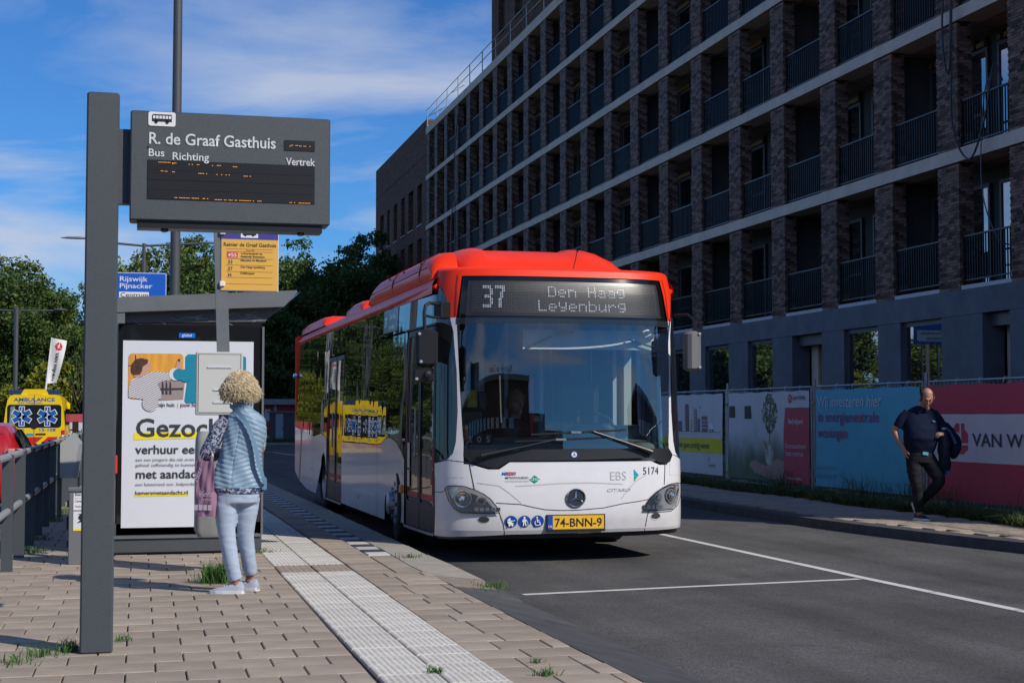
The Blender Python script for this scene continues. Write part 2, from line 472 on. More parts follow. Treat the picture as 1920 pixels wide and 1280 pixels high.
# ================================================================== GROUND
PZ = 0.16
g = MB(); g.add([(-900, -300, -0.40), (900, -300, -0.40), (900, 1500, -0.40), (-900, 1500, -0.40)], [(0, 1, 2, 3)])
tag(g.build('ground', M['earth']), kind='structure')
g = MB(); g.add([(1.9, -30, 0), (9.6, -30, 0), (9.6, 10, 0), (9.3, 20, 0), (9.3, 76, 0), (-1.30, 76, 0), (-1.30, 34, 0), (1.9, 34, 0)], [(0, 1, 2, 3, 4, 5, 6, 7)])
road = tag(g.build('road', M['asphalt']), kind='structure')
g = MB(); g.add([(-14, -30, -0.30), (-1.28, -30, -0.30), (-1.28, 78, -0.30), (-14, 78, -0.30)], [(0, 1, 2, 3)])
g.add([(-1.28, -30, -0.30), (-1.28, -30, 0.15), (-1.28, 78, -0.02), (-1.28, 78, -0.30)], [(0, 1, 2, 3)])
tag(g.build('parking_lane', M['asphalt_left']), kind='structure')
# verge beyond the far junction
g = MB(); g.box(-14, 40, 76.2, 98, -0.4, 0.10)
tag(g.build('far_verge', M['earth']), kind='structure')
g = MB(); g.box(-1.3, 9.3, 76.0, 76.2, -0.1, 0.12); g.build('far_kerb', M['kerb'], kind='structure')
# road markings
def ribbon(pts, w, z, y_gap=None):
    mb = MB()
    for i in range(len(pts) - 1):
        a, b = Vector(pts[i]), Vector(pts[i + 1]); d = (b - a).normalized(); n = Vector((-d.y, d.x)) * w / 2
        mb.add([(*(a - n), z), (*(b - n), z), (*(b + n), z), (*(a + n), z)], [(0, 1, 2, 3)])
    return mb
mk = [(6.62, 5.0), (6.52, 8.0), (6.42, 10.3), (6.35, 12.5), (6.31, 15.0), (6.26, 18.2), (6.2, 24), (6.15, 34), (6.1, 60)]
ribbon(mk, 0.10, 0.004).build('lane_line', M['paint_line'], road)
ribbon([(3.06, 11.98), (4.7, 12.21), (6.27, 12.40)], 0.085, 0.004).build('stop_line', M['paint_line'], road)
ribbon([(2.3, 72.0), (5.2, 60.5), (6.04, 50)], 0.12, 0.008).build('far_line', M['paint_line'], road)
# small gaps in the old marking
for y in (10.1, 11.3, 13.9, 17.0):
    x = float(np.interp(y, [p[1] for p in mk], [p[0] for p in mk]))
    q = MB(); q.add([(x - 0.055, y, 0.008), (x + 0.055, y + 0.02, 0.008), (x + 0.055, y + 0.035, 0.008), (x - 0.055, y + 0.012, 0.008)], [(0, 1, 2, 3)])
    q.build('marking_joint', M['asphalt'], road)

# ---- the bus stop platform
plat = MB()
plat.prism([(-1.28, -30), (2.44, -30), (2.44, 7.0), (2.34, 11.2), (2.60, 11.75), (2.62, 13.0), (2.62, 32), (1.9, 34), (-1.28, 40)], 'z', 0.0, PZ - 0.022)
plat = tag(plat.build('platform', M['joint']), kind='structure')

def tile_mesh(w, l, h=0.045, b=0.0045):
    """paving tile with a small chamfer, top at z=0, centred"""
    v = []
    for z, i in ((-h, 0), (-b, 0), (0, b)):
        v += [(-w / 2 + i, -l / 2 + i, z), (w / 2 - i, -l / 2 + i, z), (w / 2 - i, l / 2 - i, z), (-w / 2 + i, l / 2 - i, z)]
    f = [(8, 9, 10, 11)]
    for k in (0, 4):
        for i in range(4): f.append((k + i, k + (i + 1) % 4, k + 4 + (i + 1) % 4, k + 4 + i))
    return v, f
def as_mesh(name, vf, m):
    me = bpy.data.meshes.new(name); me.from_pydata(vf[0], [], vf[1]); me.materials.append(m); me.update(); return me
TL = 0.30
t_full = tile_mesh(TL - 0.0075, TL - 0.0035)
me_tile = as_mesh('paving_tile', t_full, M['tile'])
rt = random.Random(3)
spots = []
row = 0; y = 5.4
while y < 33:
    off = 0.0 if row % 2 == 0 else TL / 2
    xe = 1.145 + 0.0
    x = xe - TL / 2 - off if off == 0 else xe - TL / 4
    first = off != 0
    while x > -1.27:
        w = TL
        if first: w = TL / 2; first = False; spots.append((x, y, w)); x -= TL * 0.75; continue
        if x - TL / 2 < -1.275: break
        spots.append((x, y, w)); x -= TL
    # strip between the tactile path and the kerb
    xs, xr = (1.775, float(np.interp(y + .15, [4.0, 5.5, 7.0, 8.6, 10.0, 11.42], [2.52, 2.47, 2.425, 2.39, 2.37, 2.355])) - .006 if y < 12.4 else 2.085)
    if y > 14.0: xr = 2.085
    o2 = rt.choice((0.0, 0.1, 0.2)) if y < 12.4 else 0
    x = xs
    if y < 12.6:
        wd = 0.30 - o2 * 0.5
        while x < xr - 0.05:
            wv = min(wd, xr - x); spots.append((x + wv / 2, y, wv)); x += wv; wd = 0.30 if xr - x > .36 else xr - x
    else:
        spots.append(((xs + xr) / 2, y, xr - xs))
    y += TL; row += 1
def in_view(x, y):
    a = math.atan2(x, y); return -0.10 < a < 0.60 and y > 6.6
vis = sorted([s for s in spots if in_view(s[0], s[1])], key=lambda s: s[1])
near = set(vis[:300])
meshes = {}
def tmesh(w, l=TL, m='tile', nm='paving_tile'):
    k = (round(w, 3), l, m)
    if k not in meshes: meshes[k] = as_mesh(nm, tile_mesh(w - 0.0075, l - 0.004), M[m])
    return meshes[k]
far_t = MB()
for s in spots:
    x, y, w = s
    dz = rt.uniform(-0.0022, 0.0022)
    if s in near:
        o = place(tmesh(w), 'paving_tile', plat, (x, y, PZ + dz)); o.rotation_euler = (rt.uniform(-.003, .003), rt.uniform(-.004, .004), rt.uniform(-.004, .004))
    else:
        v, f = tile_mesh(w - 0.0075, TL - 0.004)
        far_t.add([(a + x, b + y, c + PZ + dz) for a, b, c in v], f)
far_t.build('paving_field', M['tile_far'], plat, kind='stuff')
# tactile guidance: two rows of ribbed white tiles with a studded field between
def ribbed(w, l, n=9):
    v = []; f = []; prof = []
    for i in range(n):
        p = w / n; x0 = -w / 2 + p * i
        prof += [(x0 + p * .10, -0.0018), (x0 + p * .34, 0.0012), (x0 + p * .66, 0.0012), (x0 + p * .90, -0.0018)]
    prof = [(-w / 2, -0.045), (-w / 2, -0.004)] + prof + [(w / 2, -0.004), (w / 2, -0.045)]
    k = len(prof)
    for yy in (-l / 2, -l / 2 + 0.007, l / 2 - 0.007, l / 2):
        v += [(px, yy, pz if 0.005 < abs(yy) < l / 2 - .001 else min(pz, -0.006)) for px, pz in prof]
    for j in range(3):
        for i in range(k - 1): f.append((j * k + i, j * k + i + 1, (j + 1) * k + i + 1, (j + 1) * k + i))
    f.append(tuple(range(k))[::-1]); f.append(tuple(range(3 * k, 4 * k)))
    return v, f
def studded(w, l):
    v, f = tile_mesh(w, l)
    for i in range(6):
        for j in range(6):
            cx, cy = -w / 2 + w * (i + .5) / 6, -l / 2 + l * (j + .5) / 6; o = len(v); r_ = 0.013
            v += [(cx + r_ * math.cos(a), cy + r_ * math.sin(a), -0.001) for a in (0, PI / 2, PI, 1.5 * PI)] + [(cx + r_ * .5 * math.cos(a), cy + r_ * .5 * math.sin(a), 0.004) for a in (0, PI / 2, PI, 1.5 * PI)]
            f += [(o + 4, o + 5, o + 6, o + 7)] + [(o + q, o + (q + 1) % 4, o + 4 + (q + 1) % 4, o + 4 + q) for q in range(4)]
    return v, f
me_rib = as_mesh('tactile_tile', ribbed(0.298, 0.293), M['tactile'])
me_stud = as_mesh('studded_tile', studded(0.295, 0.292), M['tactile_brown'])
def strip_x(y): return float(np.interp(y, [6, 9, 13, 18, 26], [1.185, 1.16, 1.145, 1.13, 1.05]))
y = 5.6
while y < 27:
    for k in (0, 1):
        me, nm = (me_stud, 'studded_tile') if 12.62 < y < 13.35 else (me_rib, 'tactile_tile')
        o = place(me, nm, plat, (strip_x(y) + 0.155 + 0.312 * k, y, PZ + 0.002 + rt.uniform(-.0015, .0015)), (0, 0, rt.uniform(-.006, .006)))
    y += 0.30
# checkered edge and the kerb stones
mb_b = as_mesh('edge_tile', tile_mesh(0.21, 0.292), M['tile_black']); mb_w = as_mesh('edge_tile', tile_mesh(0.21, 0.292), M['tile_white'])
y = 14.2; k = 0
while y < 31:
    place(mb_w if k % 2 == 0 else mb_b, 'edge_tile', plat, (2.205 - max(0, y - 14) * 0.012, y, PZ + 0.001)); y += 0.30; k += 1
def kerb_stone(l, w=0.33, h=0.2, slope=0.0):
    mb = MB(); b = 0.02
    mb.prism([(-w / 2, -h), (-w / 2, 0), (w / 2 - b, 0 - slope), (w / 2, -b - slope), (w / 2 + 0.02, -h)], 'y', -l / 2, l / 2)
    # prism axis y takes (x, z)
    return mb
me_k = kerb_stone(0.985).mesh('kerb_stone', M['kerb'])
y = 13.95
while y < 31.5:
    place(me_k, 'kerb_stone', plat, (2.475 - max(0, y - 14) * 0.012, y + 0.5, PZ + 0.004)); y += 1.0
# pale transition stones that run down to the roadside strip
mb = MB()
def slab4(pts, z, h=0.12):
    n = len(pts); v = [(*p, zz) for p, zz in zip(pts, z)] + [(*p, -0.02) for p in pts]
    return v, [tuple(range(n)), tuple(range(n, 2 * n))[::-1]] + [(i, (i + 1) % n, (i + 1) % n + n, i + n) for i in range(n)]
for pts, z, mm, nm in (
    ([(2.30, 13.06), (2.69, 13.02), (2.64, 13.93), (2.31, 13.93)], [PZ + .002, PZ - .01, PZ, PZ + .002], 'kerb', 'transition_stone'),
    ([(2.33, 12.16), (2.73, 12.02), (2.69, 13.0), (2.30, 13.04)], [PZ, PZ - .03, PZ - .012, PZ + .002], 'kerb', 'transition_stone'),
    ([(2.36, 11.42), (2.73, 11.50), (2.73, 12.0), (2.33, 12.14)], [PZ, PZ - .05, PZ - .03, PZ], 'tactile_brown', 'transition_stone'),
    ([(2.10, 12.4), (2.31, 12.4), (2.30, 14.0), (2.10, 14.0)], [PZ - .003] * 4, 'tile', 'edge_block')):
    v, f = slab4(pts, z); q = MB(); q.add(v, f); q.build(nm, M[mm], plat)
# dark sloping strip between paving and carriageway
ys = [4.0, 5.5, 7.0, 8.6, 10.0, 11.42]
xi = [2.52, 2.47, 2.425, 2.39, 2.37, 2.355]; xo = [3.06, 3.05, 3.03, 3.02, 2.98, 2.93]
for i in range(len(ys) - 1):
    q = MB(); a, b = ys[i] + .004, ys[i + 1] - .004
    q.add([(xi[i], a, PZ - .004), (xo[i], a, 0.006), (xo[i + 1], b, 0.006), (xi[i + 1], b, PZ - .004), (xi[i], a, -.02), (xo[i], a, -.02), (xo[i + 1], b, -.02), (xi[i + 1], b, -.02)],
          [(0, 1, 2, 3), (0, 4, 5, 1), (1, 5, 6, 2), (2, 6, 7, 3), (3, 7, 4, 0)])
    q.build('sloping_kerb', M['kerb_dark'], plat)
q = MB(); q.add([(2.36, 11.424, PZ - .006), (2.93, 11.424, .006), (2.98, 11.9, .004), (2.735, 12.0, .10), (2.73, 11.5, .105), (2.36, 11.424, -.02), (2.93, 11.424, -.02), (2.98, 11.9, -.02), (2.735, 12.0, -.02), (2.73, 11.5, -.02)], [(0, 1, 2, 3, 4), (1, 6, 7, 2), (2, 7, 8, 3), (0, 5, 6, 1)]); q.build('sloping_kerb', M['kerb_dark'], plat)

# ---- pavement on the far side of the road, with its dark kerb
def kx(y): return 8.52 + (0.018 * (20 - y) ** 2 if y < 20 else 0)
g = MB(); pp = [(kx(y) + 0.2, y) for y in (10, 12, 14, 16, 18, 20, 40, 75)]
g.prism(pp + [(14.5, 75), (14.5, 10)], 'z', -0.2, 0.098)
pav = tag(g.build('pavement', M['joint']), kind='structure')
y = 11.2; n_t = 0; far_t = MB(); row = 0
while y < 45:
    x = 10.35 - (0.15 if row % 2 else 0)
    while x > kx(y) + 0.36:
        if n_t < 300 and 14.0 < y < 36:
            place(me_tile, 'paving_tile', pav, (x, y, 0.12 + rt.uniform(-.002, .002))); n_t += 1
        else:
            v, f = t_full; far_t.add([(a + x, b + y, c + 0.12) for a, b, c in v], f)
        x -= TL
    y += TL; row += 1
far_t.build('paving_field', M['tile_far'], pav, kind='stuff')
y = 11.0
while y < 60:
    y1 = y + 1.0; q = MB(); a, b = kx(y), kx(y1)
    q.add([(a, y + .004, -.02), (a + .02, y + .004, .115), (a + .23, y + .004, .122), (a + .23, y + .004, -.02), (b, y1 - .004, -.02), (b + .02, y1 - .004, .115), (b + .23, y1 - .004, .122), (b + .23, y1 - .004, -.02)],
          [(0, 1, 5, 4), (1, 2, 6, 5), (2, 3, 7, 6), (0, 3, 2, 1), (4, 5, 6, 7)])
    q.build('kerb_stone', M['kerb_dark'], pav); y = y1

# ================================================================== APARTMENT BUILDING
FX = 16.8
bld = thing('apartment_building', (FX, 14, 0), 0, 'long dark brick apartment block under construction with open balconies and pale floor slabs', 'building')
def BX(x): return x - FX
def bbuild(mb, name, m, par=None, **kw):
    for i, p in enumerate(mb.v): mb.v[i] = (p[0] - FX, p[1] - 14, p[2])
    return mb.build(name, m, par or bld, **kw)
# pier far edges, measured from far to near
PY = [29.33, 32.22, 35.1, 38.2, 41.23, 44.34, 47.39, 50.42, 53.5, 56.6, 59.6, 62.7, 65.7, 68.8, 71.8, 74.9, 78.0, 81.1, 84.1, 87.0, 89.5]
PY = [26.55, 23.7, 20.8, 17.9, 15.0][::-1] + PY
PWID, PDEP = 0.87, 0.34
LV = [4.11, 7.11, 10.12, 12.96, 16.0, 18.96]     # slab tops
TH = [0.0, 0.28, 0.27, 0.27, 0.27, 0.42]
# one storey of brick pier: real bricks, one island each
def brick_pier(h):
    mb = MB(); core = MB(); c = 0.0655; n = int(h / c); rb = random.Random(5)
    core.box(0.008, PDEP, -PWID + .008, -0.008, 0, h)
    for i in range(n):
        z0 = i * c + 0.004; z1 = min(h, (i + 1) * c - 0.004)
        if z1 - z0 < .03: continue
        off = (i % 2) * 0.11; yy = -PWID
        lens = [0.21] * 5
        y = -PWID; first = 0.21 if i % 2 == 0 else 0.10
        L = first
        while y < -0.02:
            e = min(0, y + L); p = rb.uniform(0, 0.007)
            mb.box(-p, 0.05, y + .003 if y > -PWID else y, e - .003 if e < 0 else e, z0, z1)
            y = e + .003; L = 0.21
        x = 0.05; L = 0.10 if i % 2 else 0.21
        while x < PDEP - 0.02:
            e = min(PDEP, x + L); p = rb.uniform(0, 0.006)
            mb.box(x + .005, e, -PWID - p, -PWID + .05, z0, z1); x = e; L = 0.21
    return mb, core
stor = {}
for k in range(5):
    h = LV[k + 1] - TH[k + 1] - LV[k]
    mb, core = brick_pier(h)
    if k == 0: base = (mb.mesh('pier_bricks', M['brick']), core.mesh('brick_pier', M['mortar']), h)
    stor[k] = (base[0], base[1], h / base[2])
for k in range(5):
    me_b, me_c, sc = stor[k]
    for y in PY:
        if y < 20: continue
        c = place(me_c, 'brick_pier', bld, (0, y - 14, LV[k])); c.scale = (1, 1, sc)
        b = place(me_b, 'bricks', c, kind='stuff')
# slabs and roof edge
for k in range(1, 6):
    mb = MB()
    ys = [14.0, 24.2, 35.4, 48.0, 61.5, 75.0, 89.6]
    for a, b in zip(ys[:-1], ys[1:]):
        mb = MB(); mb.box(FX - 0.035, FX + 0.55, a + .006, b - .006, LV[k] - TH[k], LV[k])
        bbuild(mb, 'floor_slab' if k < 5 else 'roof_edge', M['concrete'])
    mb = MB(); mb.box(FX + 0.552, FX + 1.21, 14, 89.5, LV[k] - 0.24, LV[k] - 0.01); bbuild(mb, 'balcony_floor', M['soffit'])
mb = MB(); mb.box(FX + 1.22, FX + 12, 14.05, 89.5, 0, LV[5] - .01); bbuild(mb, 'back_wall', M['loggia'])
mb = MB(); mb.box(FX + 0.0, FX + 12, 9.2, 14.04, 0, LV[5]); bbuild(mb, 'end_wall', M['brickwall'])
# first-floor sills, railings, balcony windows per bay
def railing():
    mb = MB(); L = 2.05
    mb.box(0.04, 0.10, -L, 0, 1.00, 1.035); mb.box(0.05, 0.09, -L, 0, 0.07, 0.10)
    for yy in (-L + .01, -0.03): mb.box(0.05, 0.09, yy, yy + .03, 0, 1.0)
    b = MB(); n = 19
    for i in range(n):
        yy = -L + L * (i + .5) / n; b.box(0.055, 0.085, yy - .006, yy + .006, 0.10, 1.0)
    return mb.mesh('railing', M['rail_dark']), b.mesh('balusters', M['rail_dark'])
me_r, me_bal = railing()
def balcony_window(kind):
    f = MB(); p = MB(); H = 2.42; W = 2.5
    f.box(0, .06, -W, 0, 0, .08); f.box(0, .06, -W, 0, H - .08, H)
    for yy in (-W, -W * .56, -W * .47, -.07): f.box(0, .06, yy, yy + .07, .08, H - .08)
    if kind: f.box(0, .055, -W, -W * .56, 0.95, 1.02)
    p.box(.03, .035, -W + .07, -W * .56, .08, H - .08); p.box(.03, .035, -W * .47 + .07, -.07, .08, H - .08)
    return f.mesh('balcony_door', M['winframe']), p.mesh('pane', M['pane'])
wins = [balcony_window(0), balcony_window(1)]
tim = MB()
tim.box(-.02, .05, 0, .1, 0, .22)
me_tim = tim.mesh('timber_blocks', M['mortar'])
yb = MB(); yb.box(0, .03, -2.5, 0, .02, .13); me_yb = yb.mesh('timber_batten', M['wood'])
rb = random.Random(11)
for k in range(5):
    for i in range(len(PY) - 1):
        y0, y1 = PY[i], PY[i + 1] - PWID
        if y0 < 20: continue
        ws = (y1 - y0) / 2.05
        if i >= len(PY) - 3: continue
        r_ = place(me_r, 'railing', bld, (0.02, y1 - 14, LV[k] + (0.11 if k == 0 else 0))); r_.scale = (1, ws, 1)
        place(me_bal, 'balusters', r_, kind='stuff')
        me_f, me_p = wins[rb.randrange(2)]
        w_ = place(me_f, 'balcony_door', bld, (1.14, y1 - 14 + 0.3, LV[k])); place(me_p, 'pane', w_)
        if 0 < k < 4:
            [place(me_tim, 'timber_block', w_, (0, -2.5 + .45 * q_, 2.45)) for q_ in (range(6) if i < 7 else range(0, 6, 5))]; place(me_yb, 'timber_batten', w_, (0.0, 0, 2.45))
        if k == 0:
            s_ = MB(); s_.box(0.0, 0.3, 0, y1 - y0, 0, 0.085); s_.build('sill', M['sill'], bld, loc=(0.015, y0 - 14, LV[0] + .002))
# loggia party walls seen through the openings
for i in range(0, len(PY), 2):
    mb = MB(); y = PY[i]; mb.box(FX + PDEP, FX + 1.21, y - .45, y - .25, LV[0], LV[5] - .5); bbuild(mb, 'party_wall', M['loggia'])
# ground floor in blue-grey stone
openings = [(26.63, 27.63), (29.26, 31.07), (32.14, 33.9), (35.13, 36.93), (38.21, 39.93), (41.37, 43.26), (44.6, 46.3), (47.7, 49.4), (50.7, 52.4)]
mb = MB(); yy = 14.0
ys = [14, 19.5, 24.8, 29.9, 35.9, 41.9, 47.9, 54, 62, 70, 80, 89.5]
for a, b in zip(ys[:-1], ys[1:]):
    mb = MB(); mb.box(FX - .01, FX + .6, a + .003, b - .003, 3.572, 4.11); bbuild(mb, 'stone_beam', M['bluestone'])
prev = 14.0
for a, b in openings + [(89.5, 89.6)]:
    mid = prev
    segs = [(prev, a)] if a - prev < 3 else [(prev, prev + (a - prev) / 2), (prev + (a - prev) / 2, a)]
    for s0, s1 in segs:
        mb = MB(); mb.box(FX, FX + .5, s0 + .002, s1 - .002, 0, 2.03); bbuild(mb, 'stone_pier', M['bluestone'])
        mb = MB(); mb.box(FX, FX + .5, s0 + .002, s1 - .002, 2.036, 3.568); bbuild(mb, 'stone_pier', M['bluestone'])
    prev = b
for j, (a, b) in enumerate(openings):
    w = b - a
    if j in (0, 3):
        # unglazed door opening with boards
        mb = MB(); mb.box(FX + 1.12, FX + 1.21, a - .5, b + 1.5, 0, 3.5); bbuild(mb, 'inner_wall', M['loggia'])
        mb = MB(); mb.box(FX + .55, FX + .62, b - .42, b - .02, 0, 3.4); bbuild(mb, 'board', M['concrete'])
        mb = MB(); mb.box(FX + .62, FX + .66, b - .62, b - .45, 0, 3.4); bbuild(mb, 'board', M['wood'])
        mb = MB(); mb.box(FX + .2, FX + .26, a, b, 3.3, 3.56); bbuild(mb, 'lintel', M['winframe'])
    else:
        f = MB(); f.box(FX + .10, FX + .18, a, b, 3.46, 3.57); f.box(FX + .10, FX + .18, b - .06, b, .3, 3.46); f.box(FX + .10, FX + .18, a, a + .05, .3, 3.46)
        fr = bbuild(f, 'shop_window', M['winframe'])
        p = MB(); p.box(FX + .13, FX + .14, a + .05, b - .06, .3, 3.46); p = bbuild(p, 'pane', M['pane'], fr)
    if j not in (0, 3):
        mb = MB(); mb.box(FX, FX + .5, a, b, 0, .3); bbuild(mb, 'stone_plinth', M['bluestone'])

# lower far end of the block with punched windows
def wall_with_holes(y0, y1, z0, z1, holes, x, depth, name, m):
    ys = sorted({y0, y1, *[h[0] for h in holes], *[h[1] for h in holes]}); zs = sorted({z0, z1, *[h[2] for h in holes], *[h[3] for h in holes]})
    mb = MB()
    for a, b in zip(ys[:-1], ys[1:]):
        for c, d in zip(zs[:-1], zs[1:]):
            if any(h[0] <= a + 1e-6 and b - 1e-6 <= h[1] and h[2] <= c + 1e-6 and d - 1e-6 <= h[3] for h in holes): continue
            mb.add([(x, a, c), (x, b, c), (x, b, d), (x, a, d)], [(0, 1, 2, 3)])
    for h in holes:
        a, b, c, d = h
        mb.add([(x, a, c), (x, b, c), (x, b, d), (x, a, d), (x + depth, a, c), (x + depth, b, c), (x + depth, b, d), (x + depth, a, d)], [(0, 1, 5, 4), (1, 2, 6, 5), (2, 3, 7, 6), (3, 0, 4, 7)])
    return bbuild(mb, name, m)
holes = []
for zf in (6.6, 9.9, 13.3):
    for (a, b) in ((91.2, 92.7), (94.2, 96.0), (97.4, 98.8), (100.4, 101.8), (103.6, 104.6), (106.2, 107.8)):
        holes.append((a, b, zf, zf + 2.55))
wall_with_holes(89.62, 109.8, 0, 19.5, holes, FX + .02, .45, 'end_block_wall', M['brickwall'])
mb = MB(); mb.box(FX + .5, FX + 12, 89.64, 109.8, 0, 19.4); mb.box(FX + .02, FX + 12, 109.8, 109.9, 0, 19.5); mb.box(FX + .02, FX + .5, 89.62, 109.8, 19.5, 19.53); bbuild(mb, 'end_block_core', M['loggia'])
mb = MB(); mb.box(FX + .02, FX + .5, 89.60, 89.62, 18.96, 19.5); bbuild(mb, 'parapet_end', M['brickwall'])
mb = MB(); mb.box(FX + 0.0, FX + .05, 89.7, 109.8, 17.35, 17.42); bbuild(mb, 'string_course', M['brickwall'])
for a, b, c, d in holes:
    f = MB(); x = FX + .38
    f.box(x, x + .05, a, b, c, c + .07); f.box(x, x + .05, a, b, d - .07, d); f.box(x, x + .05, a, a + .07, c, d); f.box(x, x + .05, b - .07, b, c, d); f.box(x, x + .05, a + (b - a) * .5, a + (b - a) * .5 + .06, c, d); f.box(x, x + .05, a, b, c + .9, c + .96)
    fo = bbuild(f, 'window', M['winframe'])
    p = MB(); p.box(x + .03, x + .035, a, b, c, d); bbuild(p, 'pane', M['pane'], fo)
    s_ = MB(); s_.box(FX - .04, FX + .3, a - .03, b + .03, c - .05, c + .01); bbuild(s_, 'sill', M['sill'], fo)
# tower rising from the roof
tw = thing('tower_block', (17.1, 60, 18.9), 0, 'tall dark brick tower rising behind the roof edge of the long block', 'building')
holes = []
for zf in (20.3,):
    for i, a in enumerate((70.6, 67.2, 63.8, 60.4, 57.0, 53.6)): holes.append((a, a + 1.3, zf, zf + 2.1))
wb = MB()
def tbuild(mb, name, m, par=None):
    for i, p in enumerate(mb.v): mb.v[i] = (p[0] - 17.1, p[1] - 60, p[2] - 18.9)
    return mb.build(name, m, par or tw)
_old = bbuild; bbuild = tbuild
wall_with_holes(46, 73.3, 18.9, 24.6, holes, 17.1, .35, 'tower_wall', M['brickwall'])
mb = MB(); mb.box(17.1, 29, 46, 46.05, 18.9, 24.6); tbuild(mb, 'tower_side', M['brickwall'])
mb = MB(); mb.box(17.1, 29, 46, 73.3, 24.6, 24.65); tbuild(mb, 'tower_roof', M['concrete'])
mb = MB(); mb.box(17.46, 29, 46.06, 73.25, 18.9, 24.6); tbuild(mb, 'tower_core', M['loggia'])
mb = MB(); mb.box(17.1, 29, 73.3, 73.35, 18.9, 24.6); tbuild(mb, 'tower_side', M['brickwall'])
for a, b, c, d in holes:
    f = MB(); x = 17.36
    for q in ((a, b, c, c + .07), (a, b, d - .07, d), (a, a + .07, c, d), (b - .07, b, c, d), (a + .62, a + .68, c, d)): f.box(x, x + .05, q[0], q[1], q[2], q[3])
    fo = tbuild(f, 'window', M['winframe']); p = MB(); p.box(x + .02, x + .025, a, b, c, d); tbuild(p, 'pane', M['pane'], fo)
    s_ = MB(); s_.box(17.04, 17.3, a - .03, b + .03, c - .05, c + .01); tbuild(s_, 'sill', M['winframe'], fo)
bbuild = _old
# steel edge protection standing on the roof
gr = thing('edge_guard', (FX, 70, 18.96), 0, 'galvanised scaffold guard rail along the roof edge of the apartment block', 'guard rail')
M['scaf'] = mat('scaffold_steel', (0.42, 0.41, 0.38), 0.45, metal=0.5)
for i, y in enumerate(np.arange(47, 89.6, 3.02)):
    mb = MB(); mb.tube([(0, y - 70, -.45), (0, y - 70, 1.08)], .028, 6); mb.tube([(0, y - 70, .12), (.5, y - 70, .05)], .02, 5); mb.build('post', M['scaf'], gr)
for z in (.55, 1.02):
    mb = MB(); mb.tube([(-.05, -23, z), (-.05, 19.4, z)], .022, 6); mb.build('rail', M['scaf'], gr)
for yy, z in ((18.2, .5), (17.0, .35), (12.0, .55)):
    mb = MB(); mb.tube([(-.05, yy, z), (.5, yy - 1.2, z + .25)], .02, 5); mb.build('brace', M['scaf'], gr)
# loose cables hanging down the facade
M['cable'] = mat('black_cable', (0.02, 0.022, 0.026), 0.5); M['hose'] = mat('red_hose', (0.25, 0.11, 0.10), 0.5)
def hang(pts, r, m, lab, grp=None):
    mb = MB(); P = [Vector(p) for p in pts]; q = []
    for i in range(len(P) - 1):
        p0, p1, p2, p3 = P[max(i - 1, 0)], P[i], P[i + 1], P[min(i + 2, len(P) - 1)]
        for t in np.linspace(0, 1, 7)[:-1]:
            q.append(0.5 * ((2 * p1) + (-p0 + p2) * t + (2 * p0 - 5 * p1 + 4 * p2 - p3) * t * t + (-p0 + 3 * p1 - 3 * p2 + p3) * t ** 3))
    q.append(P[-1]); mb.tube(q, r, 6)
    o = mb.build('hanging_cable', m, None, smooth=True); tag(o, lab, 'cable', grp); return o
hang([(16.62, 28.35, 16.5), (16.6, 28.5, 12), (16.62, 28.75, 9.6), (16.55, 28.35, 8.8), (16.6, 28.3, 12), (16.6, 28.15, 16.5)], .022, M['cable'], 'black cable looped beside the nearest brick pier of the facade')
hang([(16.6, 28.2, 16.5), (16.58, 28.3, 9.5), (16.6, 28.35, 7.6), (16.6, 27.7, 6.75), (16.6, 27.1, 7.5), (16.72, 26.95, 8.55), (16.86, 26.85, 8.22)], .022, M['cable'], 'black cable sagging in a loop below the slab and back over the balcony rail')
hang([(16.86, 27.1, 8.3), (16.7, 27.2, 8.2), (16.6, 27.25, 7), (16.6, 27.2, 5.9), (16.75, 26.95, 5.05), (17.0, 26.9, 4.9)], .015, M['winframe'], 'grey cable running down from the upper balcony to the lower one')
hang([(16.7, 82.0, 8.6), (16.7, 81.4, 12.6), (16.7, 80.6, 13.1), (16.7, 79.9, 13.3)], .035, M['hose'], 'red hose climbing the far bays of the facade')
hang([(16.7, 80.0, 8.6), (16.7, 80.4, 12.0), (16.7, 80.8, 15.0), (16.7, 79.9, 17.8)], .025, M['cable'], 'thin black cable hanging in the far bays beside the red hose')

# ================================================================== CITY BUS
M['buswhite'] = mat('bus_white_paint', (0.72, 0.71, 0.73), 0.28, coat=0.5, vary=0.03, vscale=5)
M['busred'] = mat('bus_red_paint', (0.84, 0.034, 0.005), 0.42, spec=.22, coat=0.16)
M['busglass'] = wavy_glass('bus_side_glass', (0.010, 0.013, 0.014), 0.015, ior=1.85, amp=0.16, scale=1.6, stretch=(1, 1.2, 0.4))
M['windscreen'] = see_glass('windscreen_glass', (0.80, 0.88, 0.88), 1.5, 3.8)
M['doorglass'] = wavy_glass('door_glass', (0.020, 0.028, 0.028), 0.02, ior=1.7, amp=0.05, scale=2.0)
M['seam'] = mat('panel_gap', (0.02, 0.02, 0.02), 0.8)
M['lampglass'] = see_glass('lamp_glass', (0.96, 0.97, 0.98), 1.5, 1.0)
M['reflector'] = mat('lamp_reflector', (0.75, 0.76, 0.78), 0.16, metal=1.0)
M['lampdark'] = mat('lamp_housing', (0.40, 0.41, 0.43), 0.2, metal=0.25)
M['orange'] = mat('amber_lens', (0.9, 0.25, 0.02), 0.25)
M['platey'] = mat('number_plate_yellow', (0.82, 0.45, 0.015), 0.45)
M['blue'] = mat('sign_blue', (0.01, 0.07, 0.33), 0.4)
M['ink'] = mat('black_print', (0.012, 0.012, 0.014), 0.5)
M['greyprint'] = mat('grey_print', (0.36, 0.36, 0.38), 0.5)
M['redseal'] = mat('red_door_seal', (0.42, 0.06, 0.04), 0.6)
